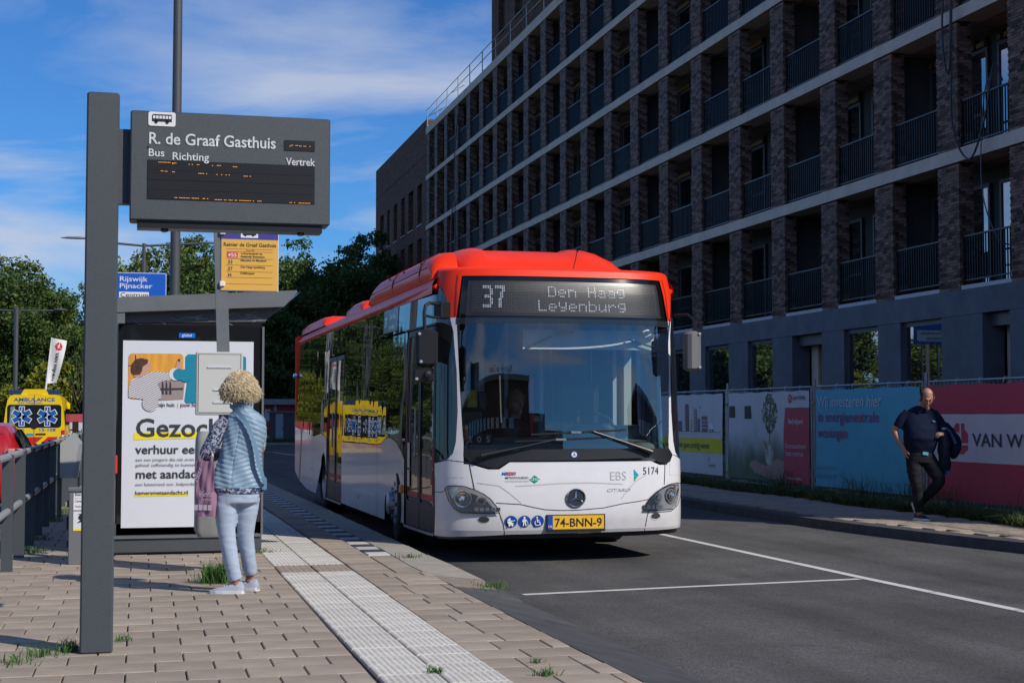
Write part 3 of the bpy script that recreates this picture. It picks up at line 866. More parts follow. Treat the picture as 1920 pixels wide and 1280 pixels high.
M['interior'] = mat('bus_interior_grey', (0.20, 0.22, 0.225), 0.7)
M['dash'] = mat('dashboard_grey', (0.27, 0.31, 0.31), 0.6, vary=0.08, vscale=5)
M['blind'] = mat('sun_blind', (0.62, 0.66, 0.66), 0.7)
M['rimmetal'] = mat('wheel_rim', (0.34, 0.35, 0.36), 0.4, metal=0.55, vary=0.2, vscale=12)
M['mirrorgrey'] = mat('mirror_shell', (0.07, 0.07, 0.072), 0.45)
M['ledoff'] = mat('led_panel', (0.018, 0.018, 0.019), 0.35)
M['leddim'] = mat('led_unlit_dots', (0.060, 0.060, 0.064), 0.4, island=0.35)
M['ledlit'] = mat('led_lit_dots', (0.36, 0.40, 0.46), 0.4, emit=(0.55, 0.66, 0.85), emit_s=0.16, island=0.3)

def road_dirt(m):
    n, l = m.node_tree.nodes, m.node_tree.links; b = n['Principled BSDF']
    old = b.inputs['Base Color'].links[0].from_socket
    tc = n.new('ShaderNodeTexCoord'); sp = n.new('ShaderNodeSeparateXYZ'); l.new(tc.outputs['Object'], sp.inputs[0])
    nz = n.new('ShaderNodeTexNoise'); nz.inputs['Scale'].default_value = 7; nz.inputs['Detail'].default_value = 6; l.new(tc.outputs['Object'], nz.inputs['Vector'])
    mr = n.new('ShaderNodeMapRange'); mr.inputs['From Min'].default_value = .72; mr.inputs['From Max'].default_value = .22; mr.inputs['To Min'].default_value = 0; mr.inputs['To Max'].default_value = .55
    l.new(sp.outputs['Z'], mr.inputs['Value']); mu = n.new('ShaderNodeMath'); mu.operation = 'MULTIPLY'; l.new(mr.outputs[0], mu.inputs[0]); l.new(nz.outputs['Fac'], mu.inputs[1])
    mx = n.new('ShaderNodeMixRGB'); mx.inputs[2].default_value = (.20, .165, .13, 1); l.new(mu.outputs[0], mx.inputs[0]); l.new(old, mx.inputs[1]); l.new(mx.outputs[0], b.inputs['Base Color'])
road_dirt(M['buswhite'])
PLr = [(0, 0), (.45, .015), (.75, .055), (.95, .12), (1.08, .2), (1.17, .31), (1.225, .45), (1.25, .62), (1.28, 3.5), (1.28, 12.0)]
SLr = [0]
for i in range(1, len(PLr)): SLr.append(SLr[-1] + math.dist(PLr[i], PLr[i - 1]))
# smooth the plan curve
_ss = np.concatenate([np.linspace(0, 2.0, 81), np.linspace(2.1, 12.96, 40)])
def _cm(s):
    i = max(0, min(len(SLr) - 2, int(np.searchsorted(SLr, s) - 1)))
    P = [Vector(PLr[max(i - 1, 0)]) if i > 0 else Vector((-PLr[1][0], PLr[1][1])), Vector(PLr[i]), Vector(PLr[i + 1]), Vector(PLr[min(i + 2, len(PLr) - 1)])]
    h = SLr[i + 1] - SLr[i]; t = (s - SLr[i]) / h
    m1 = (P[2] - P[0]) / (2 * 1.0); m2 = (P[3] - P[1]) / 2
    m1 = m1.normalized() * h if m1.length else m1; m2 = m2.normalized() * h if m2.length else m2
    return (2 * t**3 - 3 * t * t + 1) * P[1] + (t**3 - 2 * t * t + t) * m1 + (-2 * t**3 + 3 * t * t) * P[2] + (t**3 - t * t) * m2
_pts = [_cm(float(s)) for s in _ss]
_px = [p.x for p in _pts]; _py = [p.y for p in _pts]
FZ = [(.25, .06), (.33, .02), (.45, 0), (.8, .01), (1.05, .03), (1.4, .05), (2, .09), (2.45, .13), (2.7, .17), (2.93, .24)]
IZ = [(1.1, 0), (2, .015), (2.75, .05), (3, .09)]
_fz = [p[0] for p in FZ]; _fv = [p[1] for p in FZ]; _iz = [p[0] for p in IZ]; _iv = [p[1] for p in IZ]
def bs0(u, z):
    s = abs(u); x = float(np.interp(s, _ss, _px)); y = float(np.interp(s, _ss, _py))
    f = float(np.interp(z, _fz, _fv)); i = float(np.interp(z, _iz, _iv))
    return Vector(((1 if u >= 0 else -1) * x * (1 - i / 1.28), y + f * max(0, 1 - y / 1.5), z))
def bs(u, z, off=0.0):
    p = bs0(u, z)
    if off:
        d = bs0(u + .02, z) - bs0(u - .02, z); n = Vector((d.y, -d.x, 0)).normalized(); p = p + n * off
    return p
bus = thing('city_bus', (4.2008, 14.4324, 0), R(0.9), 'red and white low-floor city bus pulling in at the stop with a 37 destination display', 'bus')
def bp(pts, m, name, off=0.0, step=0.07, par=None, smooth=True, **kw):
    return poly(bs, pts, M[m] if isinstance(m, str) else m, name, par or bus, off, step=step, smooth=smooth, **kw)
bus.scale = (1.07, 1, 1)
def q_(u): return (u - .09) / 1.07
def cc(pts): return [(q_(a), b) for a, b in pts]
def mir(pts): return [(-a, b) for a, b in pts][::-1]
# --- windscreen, cowl and pillars
ws_l = [(-1.025, 1.13), (-1.04, 1.30), (-1.065, 1.70), (-1.085, 2.05), (-1.115, 2.435)]
ws = bp(ws_l[::-1] + [(1.025, 1.13)][:0] + mir(ws_l)[::-1][:0] + [(-1.025, 1.13)][:0] + [(1.025, 1.13), (1.04, 1.30), (1.065, 1.70), (1.085, 2.05), (1.115, 2.435)], 'windscreen', 'windscreen')
cw = [(-1.025, 1.128), (-1.03, 1.06), (-.96, 1.0), (-.82, .955), (-.745, .943), (-.70, .95), (-.61, 1.012), (-.3, 1.016), (.12, 1.02), (.5, 1.03), (.8, 1.035), (.90, .985), (.97, .972), (1.04, .99), (1.085, 1.06), (1.028, 1.128)]
bp(cw, 'black', 'windscreen_cowl', .004)
fr = [(-1.12, 2.437), (-1.12, 2.372), (-.6, 2.385), (0, 2.39), (.6, 2.385), (1.12, 2.372), (1.12, 2.437)]
bp(fr, mat('windscreen_tint_band', (0.02, 0.028, 0.035), 0.05, ior=1.5), 'tint_band', .003, par=ws)
for sg in (-1, 1):
    f_ = (lambda p: p) if sg < 0 else mir
    pil = [(-1.19, 2.44), (-1.145, 2.30), (-1.10, 1.90), (-1.088, 1.5), (-1.105, 1.2), (-1.135, 1.09), (-1.20, 1.03), (-1.33, .995), (-1.405, .99), (-1.405, .93), (-1.0, .93), (-.98, 1.01), (-1.03, 1.06), (-1.025, 1.13), (-1.04, 1.30), (-1.065, 1.70), (-1.085, 2.05), (-1.115, 2.44)]
    # split into convex-ish strips so that the cut keeps its shape
    bp(f_([(-1.19, 2.44), (-1.145, 2.30), (-1.10, 1.90), (-1.088, 1.5), (-1.105, 1.2), (-1.03, 1.2), (-1.04, 1.30), (-1.065, 1.70), (-1.085, 2.05), (-1.115, 2.44)]), 'buswhite', 'pillar', .002, step=(None, .07))
    bp(f_([(-1.105, 1.2), (-1.135, 1.09), (-1.20, 1.03), (-1.33, 1.0), (-1.405, .99), (-1.405, .85), (-1.03, .85), (-1.03, 1.2)]), 'buswhite', 'pillar_foot', .002)
    bp(f_([(-1.405, 1.0), (-1.33, 1.005), (-1.2, 1.04), (-1.135, 1.10), (-1.105, 1.22), (-1.09, 1.5), (-1.10, 1.9), (-1.145, 2.3), (-1.19, 2.5), (-1.26, 2.66), (-1.36, 2.76), (-1.405, 2.77)]), 'busglass', 'corner_window', -.004)
# --- red header round the destination display
hl = [(-1.19, 2.44), (-1.19, 2.5), (-1.25, 2.65), (-1.33, 2.755), (-1.45, 2.80), (-1.45, 2.93), (-1.07, 2.93), (-1.07, 2.865), (-1.075, 2.75), (-1.12, 2.44)]
bp(hl, 'busred', 'header_side', 0)
bp(mir(hl), 'busred', 'header_side', 0)
bp([(-1.07, 2.865), (1.07, 2.865), (1.07, 2.93), (-1.07, 2.93)], 'busred', 'header_top', 0)
# darker red strips paint the shade of the header's corner creases
for sg in (-1, 1):
    bp([(sg * 1.135, 2.46), (sg * 1.12, 2.46), (sg * 1.108, 2.88), (sg * 1.122, 2.88)], mat('red_crease_shade', (0.25, 0.012, 0.008), 0.5), 'header_crease_shade', .003, par=None)
mb = MB(); us = np.linspace(-1.45, 1.45, 49); rr = []
for (sx, dy, z) in ((1, 0, 2.93), (.995, .02, 2.948), (.985, .06, 2.962), (.97, .16, 2.972), (.94, .5, 2.965), (.93, 1.0, 2.95)):
    rr.append([Vector((bs0(u, 2.93).x * sx, bs0(u, 2.93).y * (1 if dy < .3 else .6) + dy, z)) for u in us])
mb.rings(rr, cap=False, closed=False); mb.build('roof_front', M['busred'], bus, smooth=True)
sign = bp([(-1.095, 2.44), (1.095, 2.44), (1.07, 2.75), (1.055, 2.862), (-1.055, 2.862), (-1.07, 2.75)], mat('sign_glass', (0.006, 0.006, 0.007), 0.08), 'destination_display', -.012)
bp([(-1.02, 2.462), (1.02, 2.462), (1.0, 2.815), (-1.0, 2.815)], mat('sign_frame', (0.022, 0.022, 0.023), 0.3), 'display_frame', -.008, par=sign)
led = bp([(-.975, 2.482), (.975, 2.482), (.965, 2.795), (-.965, 2.795)], 'ledoff', 'led_panel', -.004, par=sign)
FONT = {
 '3': ['11110', '00001', '00001', '01110', '00001', '00001', '11110'], '7': ['11111', '00001', '00010', '00010', '00100', '00100', '00100'],
 'D': ['11110', '10001', '10001', '10001', '10001', '10001', '11110'], 'e': ['00000', '00000', '01110', '10001', '11111', '10000', '01110'],
 'n': ['00000', '00000', '11110', '10001', '10001', '10001', '10001'], 'H': ['10001', '10001', '10001', '11111', '10001', '10001', '10001'],
 'a': ['00000', '00000', '01110', '00001', '01111', '10001', '01111'], 'g': ['00000', '01111', '10001', '10001', '01111', '00001', '01110'],
 'L': ['10000', '10000', '10000', '10000', '10000', '10000', '11111'], 'y': ['00000', '10001', '10001', '10001', '01111', '00001', '01110'],
 'b': ['10000', '10000', '11110', '10001', '10001', '10001', '11110'], 'u': ['00000', '00000', '10001', '10001', '10001', '10011', '01101'],
 'r': ['00000', '00000', '10110', '11001', '10000', '10000', '10000'], ' ': ['000'] * 7}
NX, NY = 112, 18
lit = set()
def put(s, c0, r0, sx=1, sy=1):
    c = c0
    for ch in s:
        g_ = FONT[ch]
        for j, row in enumerate(g_):
            for i, b in enumerate(row):
                if b == '1':
                    for a in range(sx):
                        for d in range(sy): lit.add((c + i * sx + a, r0 + j * sy + d))
        c += (len(g_[0]) + 1) * sx + (sx - 1)
    return c
put('3', 6, 1, 1, 2); put('3', 7, 1, 1, 2); put('7', 14, 1, 1, 2); put('7', 13, 1, 1, 2)
put('Den Hag'[:3], 44, 1); put('Haag', 68, 1); put('Leyenburg', 38, 10)
a = MB(); b = MB()
for i in range(NX):
    for j in range(NY):
        u = -.955 + 1.91 * (i + .5) / NX; z = 2.783 - .29 * (j + .5) / NY
        k = (b if (i, j) in lit else a); w = .0050 if (i, j) in lit else .0036
        k.add([bs(u - w, z - w, .0), bs(u + w, z - w, .0), bs(u + w, z + w, .0), bs(u - w, z + w, .0)], [(0, 1, 2, 3)])
a.build('unlit_dots', M['leddim'], sign, kind='stuff'); b.build('lit_dots', M['ledlit'], sign, kind='stuff')
# --- lower front
LH = cc([(-1.21, .745), (-1.17, .765), (-1.10, .772), (-1.0, .765), (-.903, .735), (-.81, .69), (-.745, .642), (-.69, .57), (-.656, .506), (-.8, .503), (-1.03, .509), (-1.10, .545), (-1.16, .62)])
fp = bp([(-1.405, .33), (1.405, .33), (1.405, .99), (1.02, .99), (1.0, .96), (.9, .96), (.8, 1.0), (-.6, 1.0), (-.7, .93), (-.8, .93), (-.96, .98), (-1.405, .99)], 'buswhite', 'front_panel', 0, step=.06)
bp([(-1.405, .262), (-1.15, .262), (-.6, .29), (.9, .30), (1.405, .31), (1.405, .33), (-1.405, .33)], 'buswhite', 'bumper_edge', 0)
bp([(-1.405, .235), (1.405, .255), (1.405, .31), (-1.405, .262)], 'black', 'bumper_lip', -.03)
def bline(pts, w, m='seam', name='panel_gap', off=.003, par=None):
    P = [Vector(p) for p in pts]; mb = MB(); q = []
    for i in range(len(P) - 1):
        n_ = max(1, int((P[i + 1] - P[i]).length / .05))
        for k in range(n_): q.append(P[i].lerp(P[i + 1], k / n_))
    q.append(P[-1]); L_ = []; Rr = []
    for i, p in enumerate(q):
        d = (q[min(i + 1, len(q) - 1)] - q[max(i - 1, 0)]).normalized(); nn = Vector((-d.y, d.x)) * w / 2
        L_.append(bs(*(p + nn), off)); Rr.append(bs(*(p - nn), off))
    n_ = len(q); mb.add(L_ + Rr, [(i, i + 1, n_ + i + 1, n_ + i) for i in range(n_ - 1)])
    return mb.build(name, M[m] if isinstance(m, str) else m, par or fp)
bline(cc([(-.955, 1.0), (-.93, .86), (-.905, .735)]), .008)
bline(cc([(1.13, 1.0), (1.12, .86), (1.11, .76)]), .008)
bline(cc([(-.69, .603), (-.45, .588), (-.33, .56), (-.2, .533), (-.04, .523), (.12, .523), (.4, .54), (.62, .58), (.80, .60), (.93, .62)]), .007)
bline(cc([(-.66, .505), (-.62, .40), (-.598, .29)]), .007)
bline(cc([(.915, .53), (.885, .42), (.868, .30)]), .007)
bline([(-1.405, .985), (-1.2, 1.02), (-.98, 1.0)], .007)
bline([(1.10, 1.06), (1.25, 1.02), (1.405, 1.0)], .007)
bline([(-1.405, .70), (-1.28, .70), (-1.21, .74)], .006)
# grey strips paint the shading of the pressed bonnet lines
grey2 = mat('crease_shade_and_rim', (0.50, 0.50, 0.52), 0.35)
bline(cc([(-.50, .765), (-.3, .775), (-.05, .79), (.25, .793), (.62, .775)]), .011, grey2, 'bonnet_crease_shade', .002)
bline(cc([(-.88, .80), (-.66, .77), (-.56, .70), (-.44, .60)]), .010, grey2, 'bonnet_crease_shade', .002)
bline(cc([(.88, .86), (.76, .80), (.68, .72), (.6, .63)]), .010, grey2, 'bonnet_crease_shade', .002)
# headlamps: dark housing, chrome bowls, clear cover
def ell(cx, cz, r, n=20): return circ(cx, cz, r, n=n)
for sg in (-1, 1):
    f_ = (lambda p: p) if sg < 0 else mir
    hd = bp(f_(LH), 'lampdark', 'headlamp', .004)
    cx = sg * 1.04
    for r_, m_, of in ((.088, 'reflector', .008), (.070, 'lampdark', .010), (.060, 'chrome', .014), (.044, 'lampdark', .018), (.036, 'reflector', .022)):
        bp(ell(cx, .645, r_), m_, 'lamp_ring', of, step=None, par=hd)
    mb = MB(); c0 = bs(cx, .645, .024); mb.lathe([(.001, -.022), (.018, -.018), (.028, -.006), (.030, 0.0)], tuple(c0), 'y', 16); mb.build('projector_lens', mat('projector_glass', (.75, .78, .8), .03, metal=.9), hd, smooth=True)
    bp(ell(sg * .868, .625, .050, 16), 'reflector', 'lamp_ring', .010, step=None, par=hd); bp(ell(sg * .868, .625, .030, 12), 'lampdark', 'lamp_ring', .014, step=None, par=hd)
    bp(ell(sg * .868, .625, .020, 12), 'chrome', 'lamp_ring', .017, step=None, par=hd)
    bp(f_([(-1.19, .70), (-1.15, .745), (-1.08, .755), (-1.12, .68), (-1.14, .64)]), 'reflector', 'lamp_ring', .008, step=None, par=hd)
    for q in range(5):
        x0 = -.93 + .05 * q; bp(f_([(x0, .525), (x0 + .04, .525), (x0 + .036, .56), (x0 + .002, .56)]), 'reflector', 'lamp_cell', .010, step=None, par=hd)
    bp(f_(LH), 'lampglass', 'lamp_cover', .030, par=hd)
    bline([(sg * p[0], p[1]) for p in LH + LH[:1]], .009, 'ink', 'lamp_seal', .028, par=hd)
    fg = bp(ell(sg * -1 * -.0 + sg * .845, .438 + (.015 if sg > 0 else 0), .05), mat('fog_grille', (0.035, 0.035, 0.035), .6), 'fog_grille', .004, step=None)
    for v in fg.data.vertices: v.co.z = .44 + (v.co.z - .44) * .62
    rim = bline([(p[0], .44 + (p[1] - .44) * .62) for p in ell(sg * .845, .44, .056) + ell(sg * .845, .44, .056)[:1]], .006, grey2, 'fog_rim', .002)
# number plate
pl = MB(); p0 = bs(q_(.115), .40, .012)
plate = thing('number_plate', (0, 0, 0)); plate.parent = bus
fpl = frame(bs(q_(.115), .40, .016), (1, 0, 0), (0, 0, 1))
m_ = MB(); m_.box(-.285, .285, 0, .014, -.088, .082); o = m_.build('plate_holder', M['black'], plate, loc=fpl(0, 0, 0))
rect(fpl, -.272, -.062, .272, .072, M['platey'], 'plate_face', plate, .002)
rect(fpl, -.272, -.062, -.225, .072, M['blue'], 'plate_band', plate, .004)
text(fpl, 'NL', -.248, -.045, .035, M['white'], plate, align='CENTER', off=.006)
text(fpl, '74-BNN-9', .022, -.037, .118, M['ink'], plate, align='CENTER', off=.005, bold=.012, sx=.92)
# access stickers
for k, cx in enumerate((q_(-.545), q_(-.41), q_(-.275))):
    c = bp(ell(cx, .42, .0585), 'blue', 'access_sticker', .005, step=None)
    W = M['white']; sf = frame(bs(cx, .42, .008), (1, 0, 0), (0, 0, 1))
    if k == 0:
        multi(sf, [circ(.0, .0, .034, n=14, a0=PI, a1=1.5 * PI + .9) + [(0, .0)], [(-.034, .002), (.022, .002), (.016, .01), (-.03, .01)], circ(-.014, -.037, .0095, n=12), circ(.014, -.037, .0095, n=12), [(.018, .0), (.044, .012), (.044, .018), (.012, .004)], circ(-.004, .004, .03, n=12, a0=PI * .5, a1=PI) + [(-.004, .004)]], W, 'pictogram', c, .003)
    elif k == 1:
        multi(sf, [circ(0, .037, .010, n=12), [(-.014, .022), (.014, .022), (.012, -.006), (-.012, -.006)], [(-.012, -.006), (-.001, -.006), (-.006, -.044), (-.016, -.044)], [(.001, -.006), (.012, -.006), (.02, -.044), (.010, -.044)], [(.014, .022), (.030, -.002), (.026, -.006), (.010, .012)], [(-.014, .022), (-.024, -.004), (-.019, -.006), (-.008, .012)], [(.028, -.002), (.032, -.002), (.036, -.044), (.032, -.044)]], W, 'pictogram', c, .003)
    else:
        ring = [(.0, -.014)]
        multi(sf, [circ(-.008, .038, .008, n=12), [(-.012, .026), (-.003, .026), (.0, -.006), (-.010, -.006)], [(-.008, -.002), (.018, -.002), (.018, -.010), (-.008, -.010)], [(.012, -.006), (.020, -.004), (.030, -.036), (.022, -.038)], [(-.004, .014), (.016, .012), (.016, .006), (-.004, .008)]], W, 'pictogram', c, .003)
        ro, ri = .028, .021; A = np.linspace(PI * .75, PI * 1.95, 16)
        multi(sf, [[(-.004 + ro * math.cos(t), -.016 + ro * math.sin(t)) for t in A] + [(-.004 + ri * math.cos(t), -.016 + ri * math.sin(t)) for t in A[::-1]]], W, 'pictogram', c, .003)
# grille badge: dark disc, ring and three-pointed star
bd = bp(ell(q_(.115), .645, .088), mat('badge_disc', (0.03, 0.03, 0.032), .35), 'front_badge', .012, step=None)
mb = MB(); c0 = bs(q_(.115), .645, .018); A = np.linspace(0, 2 * PI, 33)[:-1]
mb.tube([c0 + Vector((math.cos(t) * .088, 0, math.sin(t) * .088)) for t in A] + [c0 + Vector((.088, 0, 0))], .006, 6); mb.build('badge_ring', M['chrome'], bd, smooth=True)
sf = frame(c0, (1, 0, 0), (0, 0, 1)); st = MB()
for k in range(3):
    a_ = PI / 2 + k * 2 * PI / 3; tip = (math.cos(a_) * .084, math.sin(a_) * .084)
    for s_ in (-1, 1):
        b_ = a_ + s_ * PI / 3; q = (math.cos(b_) * .014, math.sin(b_) * .014)
        st.add([sf(0, 0, .014), sf(*tip, .003), sf(*q, .003)], [(0, 1, 2)])
st.build('badge_star', M['chrome'], bd)
b2 = bp(ell(q_(.107), 1.073, .034), 'blue', 'round_emblem', .008, step=None); bp(ell(q_(.107), 1.073, .027), 'whitepaper', 'emblem_face', .010, step=None, par=b2)
sf = frame(bs(q_(.107), 1.073, .012), (1, 0, 0), (0, 0, 1))
multi(sf, [[(0, .024), (-.004, 0), (.004, 0)], [(-.021, -.012), (-.002, .003), (.002, -.003)], [(.021, -.012), (.002, .003), (-.002, -.003)]], M['ink'], 'emblem_star', b2, .002)
# lettering on the front
tx = lambda b_, u, z, s, m, **k: text(bs, b_, q_(u), z, s, m, k.pop('par', fp), off=k.pop('off', .004), **k)
tx('5174', .845, .868, .105, M['ink'], sx=.86)
tx('EBS', .475, .815, .125, mat('silver_print', (0.46, 0.46, 0.48), .4), sx=.92, bold=-.006)
bp(cc([(.745, .923), (.745, .86), (.80, .862)]), mat('logo_cyan', (0.0, .30, .50), .4), 'logo_blade', .004, step=None, par=fp)
bp(cc([(.745, .855), (.80, .862), (.745, .80)]), mat('logo_green', (0.03, .36, .18), .4), 'logo_blade', .004, step=None, par=fp)
tx('CITARO', .44, .700, .044, M['greyprint'], sx=1.5, bold=.012, shear=.25)
tx('MRDH', -.635, .873, .046, M['blue'], bold=.02, shear=.2)
bp(cc([(-.57, .905), (-.50, .905), (-.515, .873), (-.585, .873)]), mat('logo_orange', (.8, .16, .01), .5), 'logo_flash', .0035, step=None, par=fp)
tx('METROPOOLREGIO', -.60, .838, .030, M['ink'], sx=.82, bold=.008)
tx('ROTTERDAM DEN HAAG', -.60, .806, .026, M['greyprint'], sx=.78)
bp(cc([(-.36, .832), (-.304, .792), (-.248, .832), (-.304, .872)]), mat('cng_green', (.0, .25, .14), .4), 'fuel_diamond', .004, step=None, par=fp)
tx('CNG', -.304, .820, .038, M['white'], align='CENTER', bold=.01, off=.006)
# wipers
def wiper(p0, p1, b0, b1, name='wiper'):
    p0, p1, b0, b1 = cc([p0, p1, b0, b1])
    w = thing(name); w.parent = bus
    A, B = bs(*p0, .05), bs(*p1, .05)
    m = MB(); m.tube([bs(*p0, .02), bs(*p0, .06)], .024, 12); m.tube([A, A.lerp(B, .12), A.lerp(B, .5) + Vector((0, -.02, 0)), B], [.024, .022, .012, .008], 8); m.build('wiper_arm', M['black'], w, smooth=True)
    m = MB(); n_ = 12; pts = [bs(b0[0] + (b1[0] - b0[0]) * k / n_, b0[1] + (b1[1] - b0[1]) * k / n_, .028) for k in range(n_ + 1)]; m.tube(pts, .010, 5); m.build('wiper_blade', M['black'], w)
    m = MB(); c = (pts[5] + pts[6]) / 2; m.box(c.x - .05, c.x + .05, c.y - .03, c.y, c.z - .008, c.z + .012); m.build('blade_holder', M['steel'], w)
wiper((-.83, 1.065), (-.10, 1.222), (-.50, 1.203), (.50, 1.245))
wiper((.93, 1.095), (.30, 1.302), (-.34, 1.272), (.66, 1.318))

# --- sides
def ub(by): return -(by + .96)
arch1 = [(-3.42 + .575 * math.cos(t), .44 + .575 * math.sin(t)) for t in np.linspace(PI * 1.07, -PI * .07, 17)]
arch2 = [(-9.52 + .585 * math.cos(t), .44 + .585 * math.sin(t)) for t in np.linspace(PI * 1.07, -PI * .07, 17)]
for sg in (-1, 1):
    f_ = (lambda p: p) if sg < 0 else mir
    z0 = .255
    bp(f_([(-4.49, z0), (-3.99, z0)] + arch1 + [(-2.85, z0), (-2.83, z0), (-2.83, .975), (-3.0, 1.065), (-3.3, 1.16), (-3.6, 1.205), (-3.85, 1.205), (-4.1, 1.165), (-4.25, 1.125), (-4.49, 1.112)]), 'buswhite', 'side_panel', 0, step=None)
    bp(f_([(-7.40, z0), (-4.505, z0), (-4.505, 1.110), (-7.40, 1.097)]), 'buswhite', 'side_panel', 0, step=None)
    bp(f_([(-10.45, z0), (-10.10, z0)] + arch2 + [(-8.95, z0), (-8.96, z0), (-8.96, 1.10), (-9.2, 1.16), (-9.6, 1.19), (-10.0, 1.16), (-10.45, 1.135)]), 'buswhite', 'side_panel', 0, step=None)
    bp(f_([(-12.96, .50), (-12.3, .36), (-11.3, .27), (-10.46, z0), (-10.46, 1.135), (-12.96, 1.265)]), 'buswhite', 'side_panel', 0, step=None)
    for (a, b, lo) in ((-4.52, -2.83, [(-2.83, .985), (-3.0, 1.075), (-3.3, 1.17), (-3.6, 1.215), (-3.85, 1.215), (-4.1, 1.175), (-4.25, 1.135), (-4.52, 1.12)]),):
        bp(f_(lo[::-1] + [(-2.83, 2.37), (-4.52, 2.37)]), 'busglass', 'side_window', -.002, step=None)
    for a, b in ((-6.29, -4.535), (-7.40, -6.305)): bp(f_([(a, 1.11), (b, 1.12), (b, 2.70), (a, 2.70)]), 'busglass', 'side_window', -.002, step=None)
    bp(f_([(-10.75, 1.15), (-10.0, 1.17), (-9.6, 1.20), (-9.2, 1.17), (-8.97, 1.11), (-8.97, 2.70), (-10.75, 2.70)]), 'busglass', 'side_window', -.002, step=None)
    bp(f_([(-11.9, 1.21), (-10.765, 1.15), (-10.765, 2.70), (-11.9, 2.70)]), 'busglass', 'side_window', -.002, step=None)
    bp(f_([(-12.96, 1.275), (-11.915, 1.215), (-11.915, 2.70), (-12.96, 2.70)]), 'busglass', 'side_window', -.002, step=None)
    bp(f_([(-8.96, 2.335), (-7.41, 2.335), (-7.41, 2.70), (-8.96, 2.70)]), 'busglass', 'header_glass', -.002, step=None)
    for a, b in ((-4.52, -2.97), (-2.96, -1.41)): bp(f_([(a, 2.385), (b, 2.40), (b, 2.77), (a, 2.75)]), 'busglass', 'header_glass', -.001, step=None if a < -4 else .07)
    # drip rail and roof shoulder
    mb = MB(); mb.tube([bs0(sg * u, 2.775 - .0 * u) + Vector((0, 0, (-.035 if u > 4 else -.035 * max(0, (u - 1.4) / 2.6)))) for u in (1.42, 1.6, 2.2, 3.2, 4.2, 6, 9, 12.96)], .028, 8)
    mb.build('drip_rail', M['busred'], bus, smooth=True)
    bp(f_([(-12.4, .37), (-12.25, .355), (-11.95, 1.215), (-12.1, 1.22)]), mat('pink_stripe', (.45, .10, .09), .4), 'side_stripe', .003, step=None)
# doors (kerb side), with leaves, frames, lower panels
def door(u0, u1, z0, z1, rot=0):
    d = thing('door'); d.parent = bus
    w = (u1 - u0) / 2; st = .07
    for k in (0, 1):
        a, b = u0 + w * k + .012, u0 + w * (k + 1) - .012
        fr_ = []
        lf = poly(bs, [(a, z0), (b, z0), (b, z0 + .27), (a, z0 + .27)], M['black'], 'door_leaf', d, -.015, step=st)
        poly(bs, [(a + .05, z0 + .27), (b - .05, z0 + .27), (b - .05, z1 - .06), (a + .05, z1 - .06)], M['doorglass'], 'door_glass', d, -.022, step=st)
        for q in ([(a, z0 + .27), (a + .05, z0 + .27), (a + .05, z1), (a, z1)], [(b - .05, z0 + .27), (b, z0 + .27), (b, z1), (b - .05, z1)], [(a, z1 - .06), (b, z1 - .06), (b, z1), (a, z1)]):
            poly(bs, q, M['black'], 'door_frame', lf, -.010, step=st)
        rs = [[(a + .05, z0 + .31), (b - .05, z0 + .31), (b - .05, z0 + .37), (a + .05, z0 + .37)]]
        if k == 0: rs.append([(a + .05, z0 + .31), (a + .085, z0 + .31), (a + .085, z1 - .08), (a + .05, z1 - .08)])
        for q in rs: poly(bs, q, M['redseal'], 'door_seal', lf, -.018, step=st)
    poly(bs, [(u0, z0 - .03), (u1, z0 - .03), (u1, z0), (u0, z0)], M['rimmetal'], 'door_sill', d, .004, step=st)
    mb = MB(); mb.tube([bs(u0 + w * .8, z0 + .75, .0), bs(u0 + w * .8, z0 + 1.25, .0)], .012, 6); mb.build('door_handle', M['rail_grey'], d)
    return d
d1 = door(-2.82, -1.415, .285, 2.37); d2_ = door(-8.95, -7.415, .255, 2.31)
poly(bs, [(-2.72, .70), (-2.60, .70), (-2.60, .88), (-2.72, .88)], M['whitepaper'], 'notice', d1, -.012); poly(bs, [(-2.72, .90), (-2.60, .90), (-2.60, 1.17), (-2.72, 1.17)], M['whitepaper'], 'notice', d1, -.012)
for z in (2.39,):
    mb = MB(); mb.tube([bs(-2.83, z, .004), bs(-1.41, z, .004)], .014, 5); mb.build('door_header', M['black'], d1)
# side destination display behind the glass
sd_ = poly(bs, [(-4.32, 2.43), (-3.42, 2.43), (-3.42, 2.70), (-4.32, 2.70)], mat('side_display', (.16, .20, .24), .12), 'side_display', bus, .001)
text(lambda s, t, o=0: bs(-4.25 + s, t, o), '37', 0.0, 2.50, .16, M['ledlit'], sd_, off=.004, bold=.01)
text(lambda s, t, o=0: bs(-4.25 + s, t, o), 'Den Haag', .34, 2.58, .085, M['ledlit'], sd_, off=.004)
text(lambda s, t, o=0: bs(-4.25 + s, t, o), 'Leyenburg', .30, 2.46, .085, M['ledlit'], sd_, off=.004)
text(lambda s, t, o=0: bs(-2.98 + s, t, o), '5174', 0.0, .80, .075, M['greyprint'], bus, off=.004, sx=.8)
for u, z in ((-2.905, .66),):
    mb = MB(); c = bs(u, z, .012); mb.cbox(c.x - .02, c.x + .015, c.y - .055, c.y + .055, c.z - .045, c.z + .045, .008); mb.build('indicator_lamp', M['orange'], bus)
for u, z in ((-5.9, .42), (-8.97 + .09, .55), (-10.6, .62)):
    bp([(u - .03, z - .02), (u + .03, z - .02), (u + .03, z + .02), (u - .03, z + .02)], 'orange', 'side_marker', .006, step=None)
